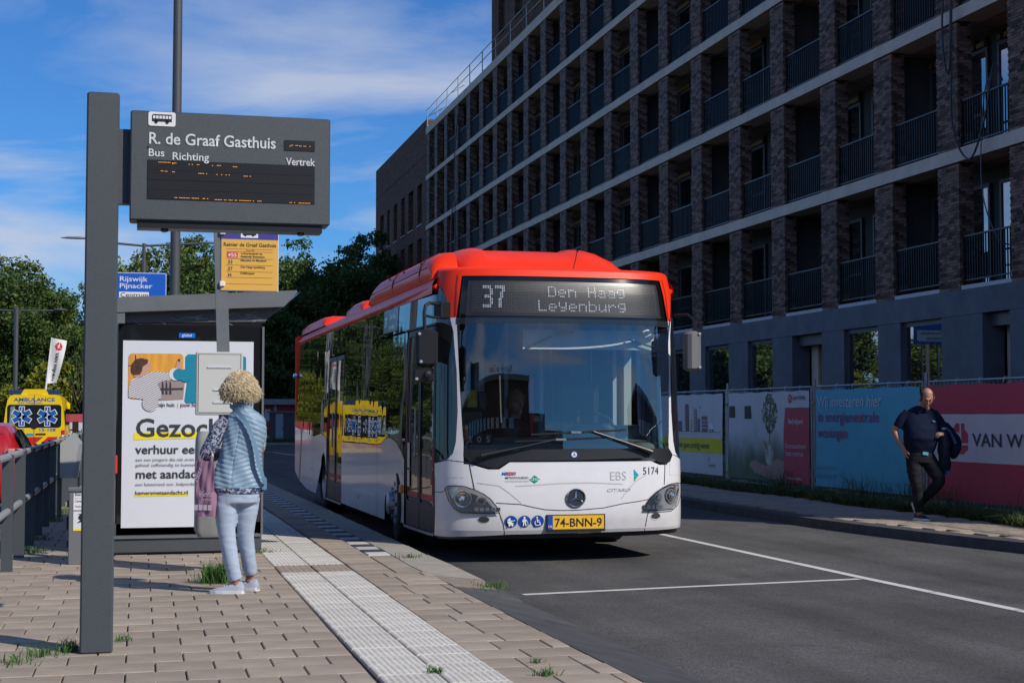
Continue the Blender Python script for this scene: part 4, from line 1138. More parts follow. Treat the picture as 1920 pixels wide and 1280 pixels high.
# rear end, underside and inner shell
mb = MB(); mb.cbox(-1.275, 1.275, 11.98, 12.14, .5, 2.86, .05); mb.build('rear_panel', M['busred'], bus)
mb = MB(); c = bs(-12.9, 2.15, .03); mb.lathe([(.001, -.04), (.04, -.03), (.05, .02), (.001, .04)], tuple(c), 'x', 12); mb.build('rear_marker', M['chrome'], bus)
mb = MB(); mb.box(-1.2, 1.2, .45, 1.7, .30, .36); mb.box(-1.2, 1.2, 3.15, 7.8, .30, .36); mb.box(-1.2, 1.2, 9.2, 11.9, .42, .5); mb.box(-.78, .78, 1.7, 3.15, .33, .4); mb.box(-.7, .7, 7.8, 9.2, .33, .4)
for y0, y1 in ((1.75, 3.12), (7.85, 9.2)):
    for sg in (-1, 1):
        xa, xb = sorted((sg * .80, sg * .84)); mb.box(xa, xb, y0, y1, .33, 1.12); xa, xb = sorted((sg * .84, sg * 1.22)); mb.box(xa, xb, y0, y1, 1.08, 1.12); mb.box(xa, xb, y0 - .03, y0, .3, 1.1); mb.box(xa, xb, y1, y1 + .03, .3, 1.1)
mb.build('underbody', M['rubber'], bus)
mb = MB(); mb.box(-1.19, 1.19, .9, 11.9, .42, .46)
for sg in (-1, 1): x0, x1 = sorted((sg * 1.165, sg * 1.19)); mb.box(x0, x1, .95, 11.9, .4, 1.1)
mb.box(-1.17, 1.17, .6, 11.9, 2.62, 2.66); mb.box(-1.17, 1.17, 6.0, 6.03, .4, 2.6)
mb.build('cabin_lining', M['interior'], bus)
# roof
mb = MB(); prof = [(-1.225, 2.70), (-1.225, 2.79), (-1.20, 2.845), (-1.15, 2.885), (-1.0, 2.925), (-.5, 2.945), (0, 2.95), (.5, 2.945), (1.0, 2.925), (1.15, 2.885), (1.20, 2.845), (1.225, 2.79), (1.225, 2.70)]
mb.rings([[Vector((x, y, z - dz)) for x, z in prof] for y, dz in ((.62, 0), (4, 0), (8, .01), (12.0, .03), (12.13, .10))], cap=False, closed=False); mb.build('roof', M['busred'], bus, smooth=True)
# gas-tank fairing
pp = [(-.965, 2.90), (-.955, 3.02), (-.93, 3.12), (-.87, 3.205), (-.78, 3.255), (-.68, 3.275), (-.635, 3.27), (-.60, 3.25), (-.4, 3.252), (-.0, 3.254), (.22, 3.25), (.27, 3.262), (.33, 3.285), (.45, 3.285), (.60, 3.25), (.74, 3.18), (.86, 3.07), (.93, 2.97), (.955, 2.90)]
rows = []
for y, k in ((.60, 0.03), (.66, .22), (.74, .42), (.84, .60), (.96, .76), (1.12, .88), (1.32, .96), (1.6, 1.0), (3.9, 1.03), (4.35, 1.0), (4.55, .8), (4.66, .4), (4.70, .02)):
    rows.append([Vector(((x if x < .3 else .3 + (x - .3) * .86) * (.94 + .06 * min(1, k)), y, 2.90 + (z - 2.90) * k)) for x, z in pp])
mb = MB(); mb.rings(rows, cap=False, closed=False); mb.build('tank_fairing', M['busred'], bus, smooth=60)
for sg in (-1,):
    q = [(-1.19, 2.86), (-1.215, 2.93), (-1.20, 3.03), (-1.15, 3.11), (-1.06, 3.165), (-.95, 3.18), (-.95, 2.86)]
    rows = []
    for y, k in ((.70, .1), (.74, .45), (.82, .8), (.95, .95), (1.1, 1), (2.7, 1.0), (4.1, 1.0), (4.42, .9), (4.6, .6), (4.66, .1)):
        rows.append([Vector((sg * -x * 1.0 if sg > 0 else x, y, 2.86 + (z - 2.86) * k)) for x, z in q])
    mb = MB(); mb.rings(rows, cap=True, closed=True); sp_ = mb.build('side_fairing', M['busred'], bus, smooth=50)
    if sg < 0:
        drk = mat('fairing_gap', (.12, .008, .006), .6)
        mb = MB(); mb.tube([(-1.205, 1.0, 3.0), (-1.205, 4.5, 2.985)], .006, 4); mb.build('fairing_seam', drk, sp_)
        for y in (1.35, 2.95): mb = MB(); mb.tube([(-1.197, y, 2.88), (-1.217, y, 2.95), (-1.204, y, 3.035), (-1.155, y, 3.115), (-1.06, y, 3.17)], .005, 4); mb.build('fairing_seam', drk, sp_)
        for y in (1.5, 2.5, 3.4): mb = MB(); mb.lathe([(.001, -.012), (.016, -.01), (.018, .01)], (-1.165, y, 3.09), 'x', 10); mb.build('fairing_latch', M['black'], sp_)
for (y0, y1, w, zt) in ((4.75, 5.5, 1.0, 3.03), (5.45, 7.0, 1.17, 3.03), (7.05, 8.7, .95, 3.08), (9.1, 12.05, 1.19, 3.04)):
    rows = []
    for y, k in ((y0, .1), (y0 + .08, .7), (y0 + .22, .95), (y0 + .4, 1.0), (y1 - .45, 1.0), (y1 - .12, .8), (y1, .1)):
        rows.append([Vector((x * w, y, 2.86 + (zt - 2.86) * k * h)) for x, h in ((-1, 0), (-.99, .55), (-.94, .88), (-.85, 1), (.85, 1), (.94, .88), (.99, .55), (1, 0))])
    mb = MB(); mb.rings(rows, cap=False, closed=False); mb.build('roof_pod', M['busred'], bus, smooth=50)
mb = MB(); mb.tube([(.16, .55, 2.97), (.19, .50, 3.17)], .004, 5); mb.tube([(.187, .50, 3.155), (.191, .497, 3.175)], .010, 6); mb.build('antenna', M['black'], bus)
# mirrors
ml = thing('mirror'); ml.parent = bus
mb = MB(); mb.cbox(-.10, .10, -.08, .08, -.178, .178, .03); mb.build('mirror_shell', M['black'], ml, loc=(-1.435, -.21, 2.105), rot=(0, 0, R(-8)), smooth=True)
mb = MB(); mb.cbox(-.098, .098, -.07, .07, -.068, .068, .02); mb.build('wide_mirror', M['black'], ml, loc=(-1.46, -.20, 1.85), rot=(0, 0, R(-8)), smooth=True)
mb = MB(); mb.lathe([(.001, -.03), (.03, -.025), (.036, 0)], (-1.435, -.28, 1.855), 'y', 14); mb.tube([(-1.41, -.29, 1.86), (-1.37, -.3, 1.9), (-1.365, -.3, 1.98)], .012, 6); mb.build('mirror_joint', M['black'], ml, smooth=True)
mb = MB(); mb.tube([(-1.45, -.2, 2.27), (-1.455, -.2, 2.45), (-1.44, -.19, 2.52), (-1.40, -.17, 2.545), (-1.27, -.02, 2.545), (-1.17, .12, 2.545)], .017, 8); mb.tube([(-1.44, -.19, 2.42), (-1.36, -.12, 2.41), (-1.20, .05, 2.42)], .013, 6); mb.build('mirror_arm', M['black'], ml, smooth=True)
mb = MB(); mb.cbox(-.07, .07, -.05, .05, -.085, .085, .01); mb.build('mirror_bracket', M['black'], ml, loc=(-1.245, .02, 2.49), rot=(0, 0, R(40)))
for x, y, z in ((-1.515, -.295, 2.24), (-1.50, -.295, 1.975), (-1.535, -.275, 1.81)):
    mb = MB(); mb.lathe([(.001, -.006), (.014, -.004), (.015, .003)], (x, y, z), 'y', 12); mb.build('mirror_screw', M['rail_grey'], ml)
mr_ = thing('mirror'); mr_.parent = bus
mb = MB(); mb.cbox(-.072, .072, -.08, .08, -.205, .205, .03); mb.build('mirror_shell', mat('mirror_shell_sunlit', (.15, .145, .15), .45), mr_, loc=(1.185, .0, 2.115), rot=(0, 0, R(8)), smooth=True)  # dark plastic given a lighter grey to paint in the sunlight on it
mb = MB(); mb.tube([(1.22, .0, 2.3), (1.22, .0, 2.42), (1.19, .12, 2.50), (1.12, .3, 2.50)], .014, 6); mb.build('mirror_arm', M['black'], mr_)
for z in (2.29, 1.95): mb = MB(); mb.lathe([(.001, -.006), (.014, -.004), (.015, .003)], (1.235, -.085, z), 'y', 12); mb.build('mirror_screw', M['rail_grey'], mr_)
# wheels
def wheel(x, y, steer=0, outer=-1, dish=True):
    w = thing('wheel', (x, y, .475), steer); w.parent = bus
    s = outer
    mb = MB(); mb.lathe([(.30, s * .02), (.31, s * .05), (.36, s * .06), (.43, s * .045), (.465, s * .01), (.475, -s * .05), (.475, -s * .20), (.455, -s * .24), (.30, -s * .24)], axis='x', n=40); mb.build('tyre', M['rubber'], w, smooth=40)
    mb = MB()
    if dish: mb.lathe([(.305, s * .02), (.295, s * .035), (.275, s * .03), (.265, s * .055), (.20, s * .075), (.135, s * .075), (.13, s * .13), (.09, s * .15), (.001, s * .152)], axis='x', n=32)
    else: mb.lathe([(.305, s * .02), (.295, s * .03), (.27, -s * .02), (.22, -s * .10), (.14, -s * .10), (.13, s * .0), (.09, s * .02), (.001, s * .02)], axis='x', n=32)
    mb.build('rim', M['rimmetal'], w, smooth=30)
    h = MB()
    for k in range(10):
        a_ = 2 * PI * k / 10; off = .062 if dish else -.09
        h.lathe([(.001, s * .0), (.02, s * .0)] if False else [(.026, 0), (.020, s * .004), (.001, s * .004)], (s * off + s * .006, .235 * math.cos(a_), .235 * math.sin(a_)), 'x', 10, mi=0)
    h.build('rim_hole', M['ink'], w, kind='stuff')
    n_ = MB()
    for k in range(10):
        a_ = 2 * PI * (k + .5) / 10; n_.lathe([(.014, 0), (.013, s * .025), (.001, s * .028)], (s * (.075 if dish else -.1), .165 * math.cos(a_), .165 * math.sin(a_)), 'x', 6)
    n_.build('wheel_nut', M['steel'], w, kind='stuff')
    return w
wheel(-1.20, 2.46, R(-6)); wheel(1.20, 2.46, R(-6), 1); wheel(-1.20, 8.56, 0, -1, False); wheel(1.20, 8.56, 0, 1, False)

# --- what shows through the windscreen
mb = MB(); mb.prism([(.30, 1.10), (.34, 1.165), (.42, 1.20), (.78, 1.235), (.98, 1.215), (1.0, .8), (.3, .8)], 'x', -1.02, 1.02)
da = mb.build('dashboard', M['dash'], bus)
for i in range(7): q = MB(); x = -.95 + i * .28; q.box(x, x + .2, .385, .395, 1.187, 1.197); q.build('air_slot', M['ink'], da)
mb = MB(); mb.cbox(.22, .98, .62, 1.15, 1.15, 1.36, .04); mb.build('instrument_hood', M['interior'], bus, smooth=True)
mb = MB(); mb.cbox(-.10, .20, .85, 1.2, 1.18, 1.40, .03); mb.build('fare_desk', mat('desk_grey', (.24, .26, .27), .5), bus, smooth=True)
mb = MB(); A = np.linspace(0, 2 * PI, 25); mb.tube([(.55 + .22 * math.cos(t), 1.22 + .10 * math.sin(t), 1.37 + .12 * math.sin(t)) for t in A], .016, 6); mb.tube([(.55, 1.22, 1.37), (.55, 1.0, 1.1)], .03, 6); mb.tube([(.34, 1.22, 1.37), (.76, 1.22, 1.37)], .012, 5); mb.build('steering_wheel', M['black'], bus)
mb = MB(); mb.cbox(.32, .80, 1.75, 1.9, .95, 1.85, .05); mb.cbox(.42, .70, 1.72, 1.84, 1.85, 2.05, .04); mb.build('driver_seat', M['black'], bus, smooth=True)
mb = MB(); mb.box(-.38, .92, .42, .43, 2.14, 2.34); bl = mb.build('sun_blind', M['blind'], bus)
mb = MB(); mb.tube([(-.36, .40, 2.15), (-.10, .38, 2.27)], .008, 5); mb.tube([(.92, .38, 2.17), (.66, .38, 2.25)], .010, 5); mb.build('blind_arm', M['black'], bl)
mb = MB(); mb.cbox(-.06, .10, .30, .36, 2.30, 2.40, .01); mb.build('camera_box', M['black'], bus)
mb = MB(); mb.lathe([(.001, -.05), (.035, -.04), (.05, 0)], (.84, .38, 2.33), 'y', 14); mb.build('dome_camera', M['white'], bus, smooth=True)
mb = MB(); mb.box(-.60, -.50, 1.55, 1.65, .46, 2.6); mb.box(-.30, -.26, 1.5, 1.6, 1.2, 2.6); mb.box(.06, .10, 1.45, 1.55, 1.2, 2.6); mb.box(.92, 1.0, 1.3, 1.4, 1.2, 2.6); mb.box(.80, .84, 1.3, 1.36, 1.2, 2.6); mb.build('cab_partition', mat('partition', (.27, .33, .34), .5), bus)
mb = MB(); mb.tube([(-.155, .95, .5), (-.155, .95, 1.85)], .019, 8); mb.build('grab_pole', mat('red_pole', (.55, .01, .01), .35), bus)
mb = MB(); mb.cbox(-.72, -.60, 1.40, 1.62, 1.48, 1.74, .02); v_ = mb.build('ticket_reader', mat('reader_yellow', (.80, .50, .0), .4), bus)
mb = MB(); mb.cbox(-.598, -.50, 1.41, 1.6, 1.50, 1.72, .015); mb.build('reader_screen', M['black'], v_)
mb = MB(); mb.cbox(-1.02, -.55, 1.2, 1.9, 1.0, 1.55, .05); mb.build('front_seat', M['black'], bus)
mb = MB(); mb.cbox(-.05, .12, .75, .85, 1.30, 1.40, .02); mb.tube([(.03, .8, 1.2), (.03, .8, 1.3)], .02, 6); mb.build('microphone', M['mirrorgrey'], bus)
for k, ch in enumerate('205'):
    x = -.955 + k * .088
    q = MB(); q.cbox(x, x + .078, .325, .335, 1.175, 1.285, .003); c = q.build('number_card', M['black'], bus)
    text(frame((x + .039, .323, 1.195), (1, 0, 0), (0, 0, 1)), ch, 0, 0, .085, M['white'], c, align='CENTER', off=.001, bold=.012)

# ================================================================== BUILDERS' FENCE WITH BANNERS
M['ban_white'] = mat('banner_white', (0.55, 0.56, 0.59), 0.6, vary=0.06, vscale=2)
M['ban_red'] = mat('banner_crimson', (0.42, 0.040, 0.070), 0.6, vary=0.08, vscale=2)
M['ban_blue'] = mat('banner_blue', (0.07, 0.40, 0.55), 0.6, vary=0.08, vscale=2)
M['ban_yellow'] = mat('banner_yellow', (0.62, 0.58, 0.01), 0.6, vary=0.06, vscale=2)
M['ink2'] = mat('dark_print', (0.03, 0.028, 0.05), 0.6)
M['pinkprint'] = mat('crimson_print', (0.33, 0.012, 0.10), 0.6)
XF = 11.0
FY = [(27.22, 30.87), (23.42, 27.05), (19.7, 23.22), (15.95, 19.52), (12.2, 15.8), (8.4, 12.0)]
def fence_panel(y0, y1, lab):
    t = thing('fence_panel', (XF, y1, 0.10), 0, lab, 'fence', 'steel building-site fence panels along the pavement')
    L = y1 - y0
    f = MB(); f.tube([(0, 0, 0), (0, 0, 1.86)], .021, 8); f.tube([(0, -L, 0), (0, -L, 1.86)], .021, 8); f.tube([(0, 0, 1.845), (0, -L, 1.845)], .018, 8); f.tube([(0, 0, .12), (0, -L, .12)], .018, 6)
    f.build('frame', M['steel'], t, smooth=True)
    w = MB(); n = int(L / .105)
    for i in range(1, n): y = -L * i / n; w.box(-.002, .002, y - .002, y + .002, .12, 1.84)
    for z in (.35, 1.0, 1.3, 1.7): w.box(-.004, 0, -L, 0, z - .002, z + .002)
    w.build('mesh_wires', M['steel'], t, kind='stuff')
    for i in range(6):
        y = -L * (i + .3) / 6; q = MB(); q.tube([(-.03, y, 1.80), (-.028, y - .01, 1.87), (.02, y, 1.872), (.02, y + .01, 1.82)], .004, 4); q.build('cable_tie', M['white'], t)
    for z in (.25, 1.55):
        q = MB(); q.box(-.04, .04, .02, .12, z, z + .05); q.build('clamp', mat('rusty_clamp', (.22, .12, .05), .6) if z < 0 else M['wood'], t)
    q = MB(); q.tube([(.0, .09, -.02), (.0, .09, 1.98)], .026, 8); q.build('post', M['steel'], t)
    q = MB(); q.cbox(-.35, .35, -.03, .22, 0, .13, .02); q.build('foot_block', M['concrete'], t)
    return t
labs = ['fence panel farthest along the pavement, partly behind the bus', 'fence panel carrying the banner with the tree in a hand', 'fence panel carrying the blue banner', 'nearest fence panel in the picture, carrying the crimson banner', 'bare fence panel next towards the camera from the crimson banner', 'bare fence panel closest to the camera end of the block']
for (a, b), lb in zip(FY, labs): fence_panel(a, b, lb)
def banner(y1, L, m, lab, ph=0.0):
    def sf(s, t, off=0.0):
        w = .012 * math.sin(s * 1.9 + ph + t * 1.3) + .0015 * math.sin(s * 7.7 + 2 * t + ph) - .004 * math.cos(t * 5 + s)
        sag = .012 * math.sin(s * 8.5 + ph) * max(0, t - 1.3)
        return Vector((XF - .045 - w - off, y1 - s, t - sag))
    o = poly(sf, [(0.03, .30), (L - .03, .30), (L - .03, 1.885), (.03, 1.885)], m, 'banner', None, 0, step=.09, smooth=True)
    tag(o, lab, 'banner', 'printed banners tied to the building-site fence'); return o, sf
o, sf = banner(30.87, 3.6, M['ban_white'], 'white banner with a drawn skyline and a yellow stripe reading prettig wonen', .4)
P = lambda pts, m, off=.004, name='print', st=.3, par=None: poly(sf, pts, M[m] if isinstance(m, str) else m, name, par or o, off, step=st)
P([(.03, .72), (3.57, .72), (3.57, 1.01), (.03, 1.01)], 'ban_yellow', name='yellow_stripe')
text(sf, 'waar mensen gaan prettig wonen', .35, .81, .18, M['ink2'], o, fit=2.55, off=.014)
P([(.4, 1.135), (3.5, 1.135), (3.5, 1.142), (.4, 1.142)], 'ink2')
bg = mat('drawn_brick', (.19, .14, .13), .7)
for x0, x1, z1 in ((1.5, 1.72, 1.66), (2.02, 2.2, 1.60), (2.24, 2.38, 1.40), (2.48, 2.80, 1.45), (.7, .95, 1.5), (1.05, 1.3, 1.35)): P([(x0, 1.142), (x1, 1.142), (x1, z1), (x0, z1)], bg)
for i in range(5):
    for z in (1.2, 1.27, 1.34): P([(2.52 + .055 * i, z), (2.55 + .055 * i, z), (2.55 + .055 * i, z + .04), (2.52 + .055 * i, z + .04)], 'ban_white', .007)
for z in np.arange(1.17, 1.58, .045): P([(2.05, z), (2.17, z), (2.17, z + .018), (2.05, z + .018)], 'ban_white', .007)
P(circ(1.61, 1.66, .11, .05, 10), 'ban_red', .006); P(circ(1.85, 1.30, .04, .10, 10), 'ban_yellow', .006); P([(1.845, 1.142), (1.855, 1.142), (1.855, 1.3), (1.845, 1.3)], 'ink2', .007)
P([(2.9, 1.16), (3.12, 1.16), (3.16, 1.22), (3.1, 1.30), (2.9, 1.30)], 'white', .006); P([(2.9, 1.18), (3.15, 1.18), (3.15, 1.192), (2.9, 1.192)], 'ink2', .008); P(circ(2.96, 1.16, .025, n=10), 'ink2', .008); P(circ(3.1, 1.16, .025, n=10), 'ink2', .008)
P([(2.35, 1.62), (2.47, 1.62), (2.41, 1.65)], 'ink2'); P([(2.80, .58), (2.87, .66), (2.83, .54)], 'ban_red'); text(sf, 'woonbron', 2.82, .46, .09, M['ink2'], o); P([(2.8, .43), (3.2, .43), (3.2, .445), (2.8, .445)], 'ban_yellow')

o, sf = banner(27.05, 3.63, M['ban_white'], 'banner showing a small tree growing from a globe held in a hand', 1.9)
soft = mat('soft_green_print', (.30, .34, .27), .6, vary=.6, vscale=2.2, col2=(.03, .10, .02))
_n, _l = soft.node_tree.nodes, soft.node_tree.links; _b = _n['Principled BSDF']; _o = _b.inputs['Base Color'].links[0].from_socket
_tc = _n.new('ShaderNodeTexCoord'); _sp = _n.new('ShaderNodeSeparateXYZ'); _l.new(_tc.outputs['Object'], _sp.inputs[0])
_nz = _n.new('ShaderNodeTexNoise'); _nz.inputs['Scale'].default_value = 1.3; _l.new(_tc.outputs['Object'], _nz.inputs['Vector'])
_ad = _n.new('ShaderNodeMath'); _ad.operation = 'MULTIPLY_ADD'; _ad.inputs[1].default_value = .9; _l.new(_nz.outputs['Fac'], _ad.inputs[0]); _l.new(_sp.outputs['Z'], _ad.inputs[2])
_mr = _n.new('ShaderNodeMapRange'); _mr.interpolation_type = 'SMOOTHSTEP'; _mr.inputs['From Min'].default_value = 1.05; _mr.inputs['From Max'].default_value = 1.75; _l.new(_ad.outputs[0], _mr.inputs['Value'])
_mx = _n.new('ShaderNodeMixRGB'); _mx.inputs[2].default_value = (.55, .56, .59, 1); _l.new(_mr.outputs[0], _mx.inputs[0]); _l.new(_o, _mx.inputs[1]); _l.new(_mx.outputs[0], _b.inputs['Base Color'])
P([(.04, .30), (2.6, .30), (2.6, 1.5), (.04, 1.5)], soft, .003, 'green_blur')
P([(2.63, .30), (3.60, .30), (3.60, 1.60), (2.68, 1.60), (2.62, 1.2), (2.60, .8)], 'ban_red', .004, 'crimson_panel')
for a, b, c, d in ((.06, .38, 1.42, 1.64), (.82, 1.18, 1.40, 1.64)): P([(a, c), (b, c), (b - .02, d), (a + .02, d)], 'ink', .006, 'vent_cut')
text(sf, 'Bethelpark', 2.83, 1.32, .13, M['white'], o, fit=.56, off=.014)
text(sf, 'Duurzaamheid', 2.68, .90, .12, M['ban_white'], o, fit=.80, off=.014); text(sf, 'staat centraal.', 2.70, .77, .12, M['ban_white'], o, fit=.72, off=.014)
text(sf, 'www.vanwijnen.nl', 2.75, .36, .09, M['white'], o, fit=.62, off=.014)
leafm = mat('printed_leaves', (.05, .11, .03), .7, vary=.5, vscale=14, col2=(.16, .24, .08))
rl = random.Random(4); ps = []
for i in range(330):
    a = rl.uniform(0, 2 * PI); r_ = math.sqrt(rl.random()); x = 2.02 + .34 * r_ * math.cos(a) * (1 - .25 * abs(math.sin(a))); z = 1.50 + .36 * r_ * math.sin(a); d = rl.uniform(.012, .028)
    ps.append([(x - d, z), (x, z - d), (x + d, z + .2 * d), (x, z + d)])
multi(sf, ps, leafm, 'printed_tree', o, .007)
P([(1.985, .95), (2.0, .95), (2.03, 1.3), (2.015, 1.3)], 'ink2', .008)
P(circ(1.97, .76, .20, .19, 20), mat('printed_globe', (.20, .32, .16), .4, vary=.6, vscale=7, col2=(.55, .6, .55)), .006)
P([(1.72, 1.02), (1.80, 1.0), (1.93, .86), (1.86, .83), (1.80, .9)], 'wood', .008)
P([(2.60, .36), (2.61, .66), (2.3, .70), (2.1, .62), (1.8, .56), (1.55, .60), (1.3, .66), (1.06, .60), (1.02, .52), (1.2, .48), (1.3, .42), (1.7, .38), (2.1, .33)], mat('printed_skin', (.36, .22, .19), .6), .005, 'printed_hand')
def logo(sf, cx, cz, w, h, m, par, off=.006):
    q = lambda a: [(cx + x * w / 2, cz + z * h / 2) for x, z in a]
    multi(sf, [q([(-1, .5), (-.75, .6), (-.35, 1), (.05, 1), (.05, .62), (.0, .42), (-1, .42)]), q([(.25, 1), (.62, 1), (.62, .6), (1, .35), (1, -.28), (.25, -.28)]), q([(-1, .28), (-.3, .28), (-.3, -.98), (-.7, -.98), (-.7, -.5), (-1, -.4)]), q([(-.18, -.42), (1, -.42), (1, -.7), (.7, -.8), (.5, -1), (-.18, -1)])], m, 'logo', par, off)
logo(sf, 2.86, 1.76, .15, .15, M['ban_red'], o); text(sf, 'VAN WIJNEN', 2.97, 1.735, .09, M['ink2'], o, fit=.50, off=.014, bold=.01)

o, sf = banner(23.22, 3.52, M['ban_blue'], 'blue banner reading in energieneutrale woningen', 3.0)
text(sf, 'Wij investeren hier', .12, 1.60, .27, mat('pale_blue_print', (.50, .66, .74), .6), o, fit=2.22, off=.014, shear=.12)
text(sf, 'in energieneutrale', .12, 1.36, .25, M['pinkprint'], o, fit=2.15, off=.014)
text(sf, 'woningen', .10, 1.10, .25, M['pinkprint'], o, fit=1.12, off=.014)
pb = mat('faded_print', (.12, .36, .50), .6)
for i in range(9): P([(.02 + .08 * i, .58), (.08 + .08 * i, .58), (.08 + .08 * i, .63 + .01 * (i % 3)), (.02 + .08 * i, .63 + .01 * (i % 3))], pb, .006)
text(sf, 'Bouwinvest', .03, .44, .15, pb, o, fit=.74, off=.014, bold=.01)
for i, w_ in enumerate(('Real', 'Estate', 'Investors')): text(sf, w_, .95, .58 - .07 * i, .07, pb, o, off=.014)
text(sf, 'bouwinvest.nl', 2.75, .42, .10, pb, o, off=.014)

o, sf = banner(19.52, 3.55, M['ban_red'], 'crimson banner with a white band, red block logo and VAN WIJNEN', 4.4)
P([(.04, .83), (3.5, .83), (3.5, 1.48), (.04, 1.48)], 'ban_white', .004, 'white_band')
logo(sf, .90, 1.145, .44, .42, M['ban_red'], o, .008); text(sf, 'VAN WIJNEN', 1.24, 1.05, .25, M['ink2'], o, fit=2.05, off=.014, bold=.008)

# ================================================================== GRASS
M['grass'] = mat('grass_blades', (0.05, 0.10, 0.018), 0.7, island=0.4, vary=.4, vscale=1.5, col2=(.10, .13, .03))
M['tuft'] = mat('tuft_blades', (0.05, 0.13, 0.02), 0.6, island=0.4)
def blades(n, fx, h0, h1, w, seed, lean=.5, segs=2):
    r_ = random.Random(seed); mb = MB()
    for i in range(n):
        x, y, z = fx(r_); h = r_.uniform(h0, h1); a = r_.uniform(0, 2 * PI); l = r_.uniform(.05, lean) * h; b = r_.uniform(0, PI)
        dx, dy = math.cos(b) * w / 2, math.sin(b) * w / 2
        mx, my = x + l * .35 * math.cos(a), y + l * .35 * math.sin(a); ex, ey = x + l * math.cos(a) * 1.3, y + l * math.sin(a) * 1.3; eh = h * (1 - .35 * l / h)
        mb.add([(x - dx, y - dy, z), (x + dx, y + dy, z), (mx + dx * .8, my + dy * .8, z + h * .6), (mx - dx * .8, my - dy * .8, z + h * .6), (ex, ey, z + eh)], [(0, 1, 2, 3), (3, 2, 4)])
    return mb
def verge(r_):
    y = r_.uniform(12, 36); x = 10.42 + abs(r_.gauss(0, .28)); x += -.12 * math.sin(y * 1.3) * (x < 10.8)
    return (min(x, 11.3), y, .10)
tag(blades(26000, verge, .08, .26, .012, 1, 1.5).build('verge_grass', M['grass']), 'rough grass growing along the foot of the site fence', 'grass', kind='stuff')
def verge2(r_): return (10.75 + abs(r_.gauss(0, .2)), r_.choice((16.3, 19.0, 21.5, 24.4, 20.2)) + r_.gauss(0, .4), .10)
tag(blades(700, verge2, .3, .62, .008, 5, .8).build('tall_grass', M['grass']), 'tall dry grass stems in front of the banners', 'grass', kind='stuff')
mb = MB(); mb.box(10.5, 16.7, 8, 74, .09, .105); tag(mb.build('verge_soil', M['earth']), kind='structure')
def tuft(x, y, z, n, h, r0, lab, seed):
    q = blades(n, lambda r_: (r_.gauss(0, r0), r_.gauss(0, r0), 0), h * .4, h, .006, seed, 1.1)
    o = q.build('grass_tuft', M['tuft'], None, loc=(x, y, z)); tag(o, lab, 'grass', 'weeds in the paving joints'); return o
tuft(.62, 12.05, PZ, 520, .22, .065, 'large bright grass tuft beside the woman at the foot of the stop pole', 1)
tuft(-.50, 8.62, PZ, 70, .09, .05, 'low grass tuft left of the display post, farther back', 2)
tuft(-.62, 8.38, PZ, 60, .07, .06, 'grass tuft left of the display post, nearest the picture edge', 3)
tuft(-.36, 8.72, PZ, 90, .10, .035, 'grass growing at the left edge of the display post', 4)
tuft(-.08, 9.05, PZ, 40, .06, .025, 'small grass tuft just right of the display post', 5)
tuft(2.68, 11.55, PZ - .05, 90, .09, .07, 'grass on the corner of the kerb ramp in front of the bus', 6)
tuft(2.42, 13.7, PZ, 60, .06, .06, 'thin grass in the joint at the end of the checkered edge', 7)
tuft(1.47, 7.55, PZ, 45, .05, .02, 'sprout between the two white tactile strips', 8)
tuft(2.0, 7.35, PZ, 60, .06, .03, 'grass tuft right of the tactile strips, near the bottom edge', 9)
tuft(2.05, 7.75, PZ, 30, .04, .02, 'tiny grass tuft right of the tactile strips, farther back', 10)
tuft(1.16, 14.55, PZ, 60, .06, .05, 'grass at the right foot of the bus shelter', 11)
for i, (x, y, s) in enumerate(((-1.0, 21.0, .16), (-1.02, 19.4, .14), (-.98, 24, .1), (-1.05, 16.6, .1), (-1.0, 15.0, .1))): tuft(x, y, PZ, 110, s, .07, ['weed under the railing, fourth nearest', 'weed under the railing, third nearest', 'weed under the railing, farthest', 'weed under the railing, second nearest', 'weed under the railing, nearest'][i], 20 + i)

# ================================================================== STOP FURNITURE
# display post
dp = thing('departure_display', (-.215, 8.66, PZ), 0, 'grey departure display board on a tall square post in the left foreground', 'display board')
mb = MB(); mb.cbox(-.088, .088, -.055, .055, 0, 3.10, .010); mb.build('post', M['anthracite'], dp, smooth=30)
mb = MB(); mb.box(.085, .155, -.035, .035, 2.48, 2.90); mb.build('bracket', M['anthracite'], dp)
mb = MB(); mb.cbox(.148, 1.262, -.09, .09, 2.385, 3.0, .008); bx_ = mb.build('display_case', M['anthracite'], dp, smooth=30)
mb = MB(); mb.box(.19, 1.22, -.07, .07, 2.345, 2.387); mb.build('light_strip', M['black'], bx_)
for x in (.34, 1.1): mb = MB(); mb.lathe([(.001, 2.325), (.02, 2.33), (.022, 2.35)], (x, -.04, 0), 'z', 10); mb.build('fixing', M['black'], bx_)
DX = .215
df = frame((-.0 + DX, -.092, -PZ), (1, 0, 0), (0, 0, 1))
WT = mat('reflective_lettering', (.62, .63, .64), .5)
text(df, 'R. de Graaf Gasthuis', .03, 2.975, .092, WT, bx_, fit=.70, bold=.014, off=.002)
text(df, 'Bus', .03, 2.905, .060, WT, bx_, fit=.085, bold=.012, off=.002); text(df, 'Richting', .16, 2.89, .060, WT, bx_, fit=.20, bold=.012, off=.002)
text(df, 'Vertrek', .795, 2.885, .060, WT, bx_, fit=.165, bold=.012, off=.002)
poly(df, rrect(.03, 3.075, .178, 3.155, .012), M['white'], 'bus_pictogram', bx_, .002)
pic = bpy.data.objects
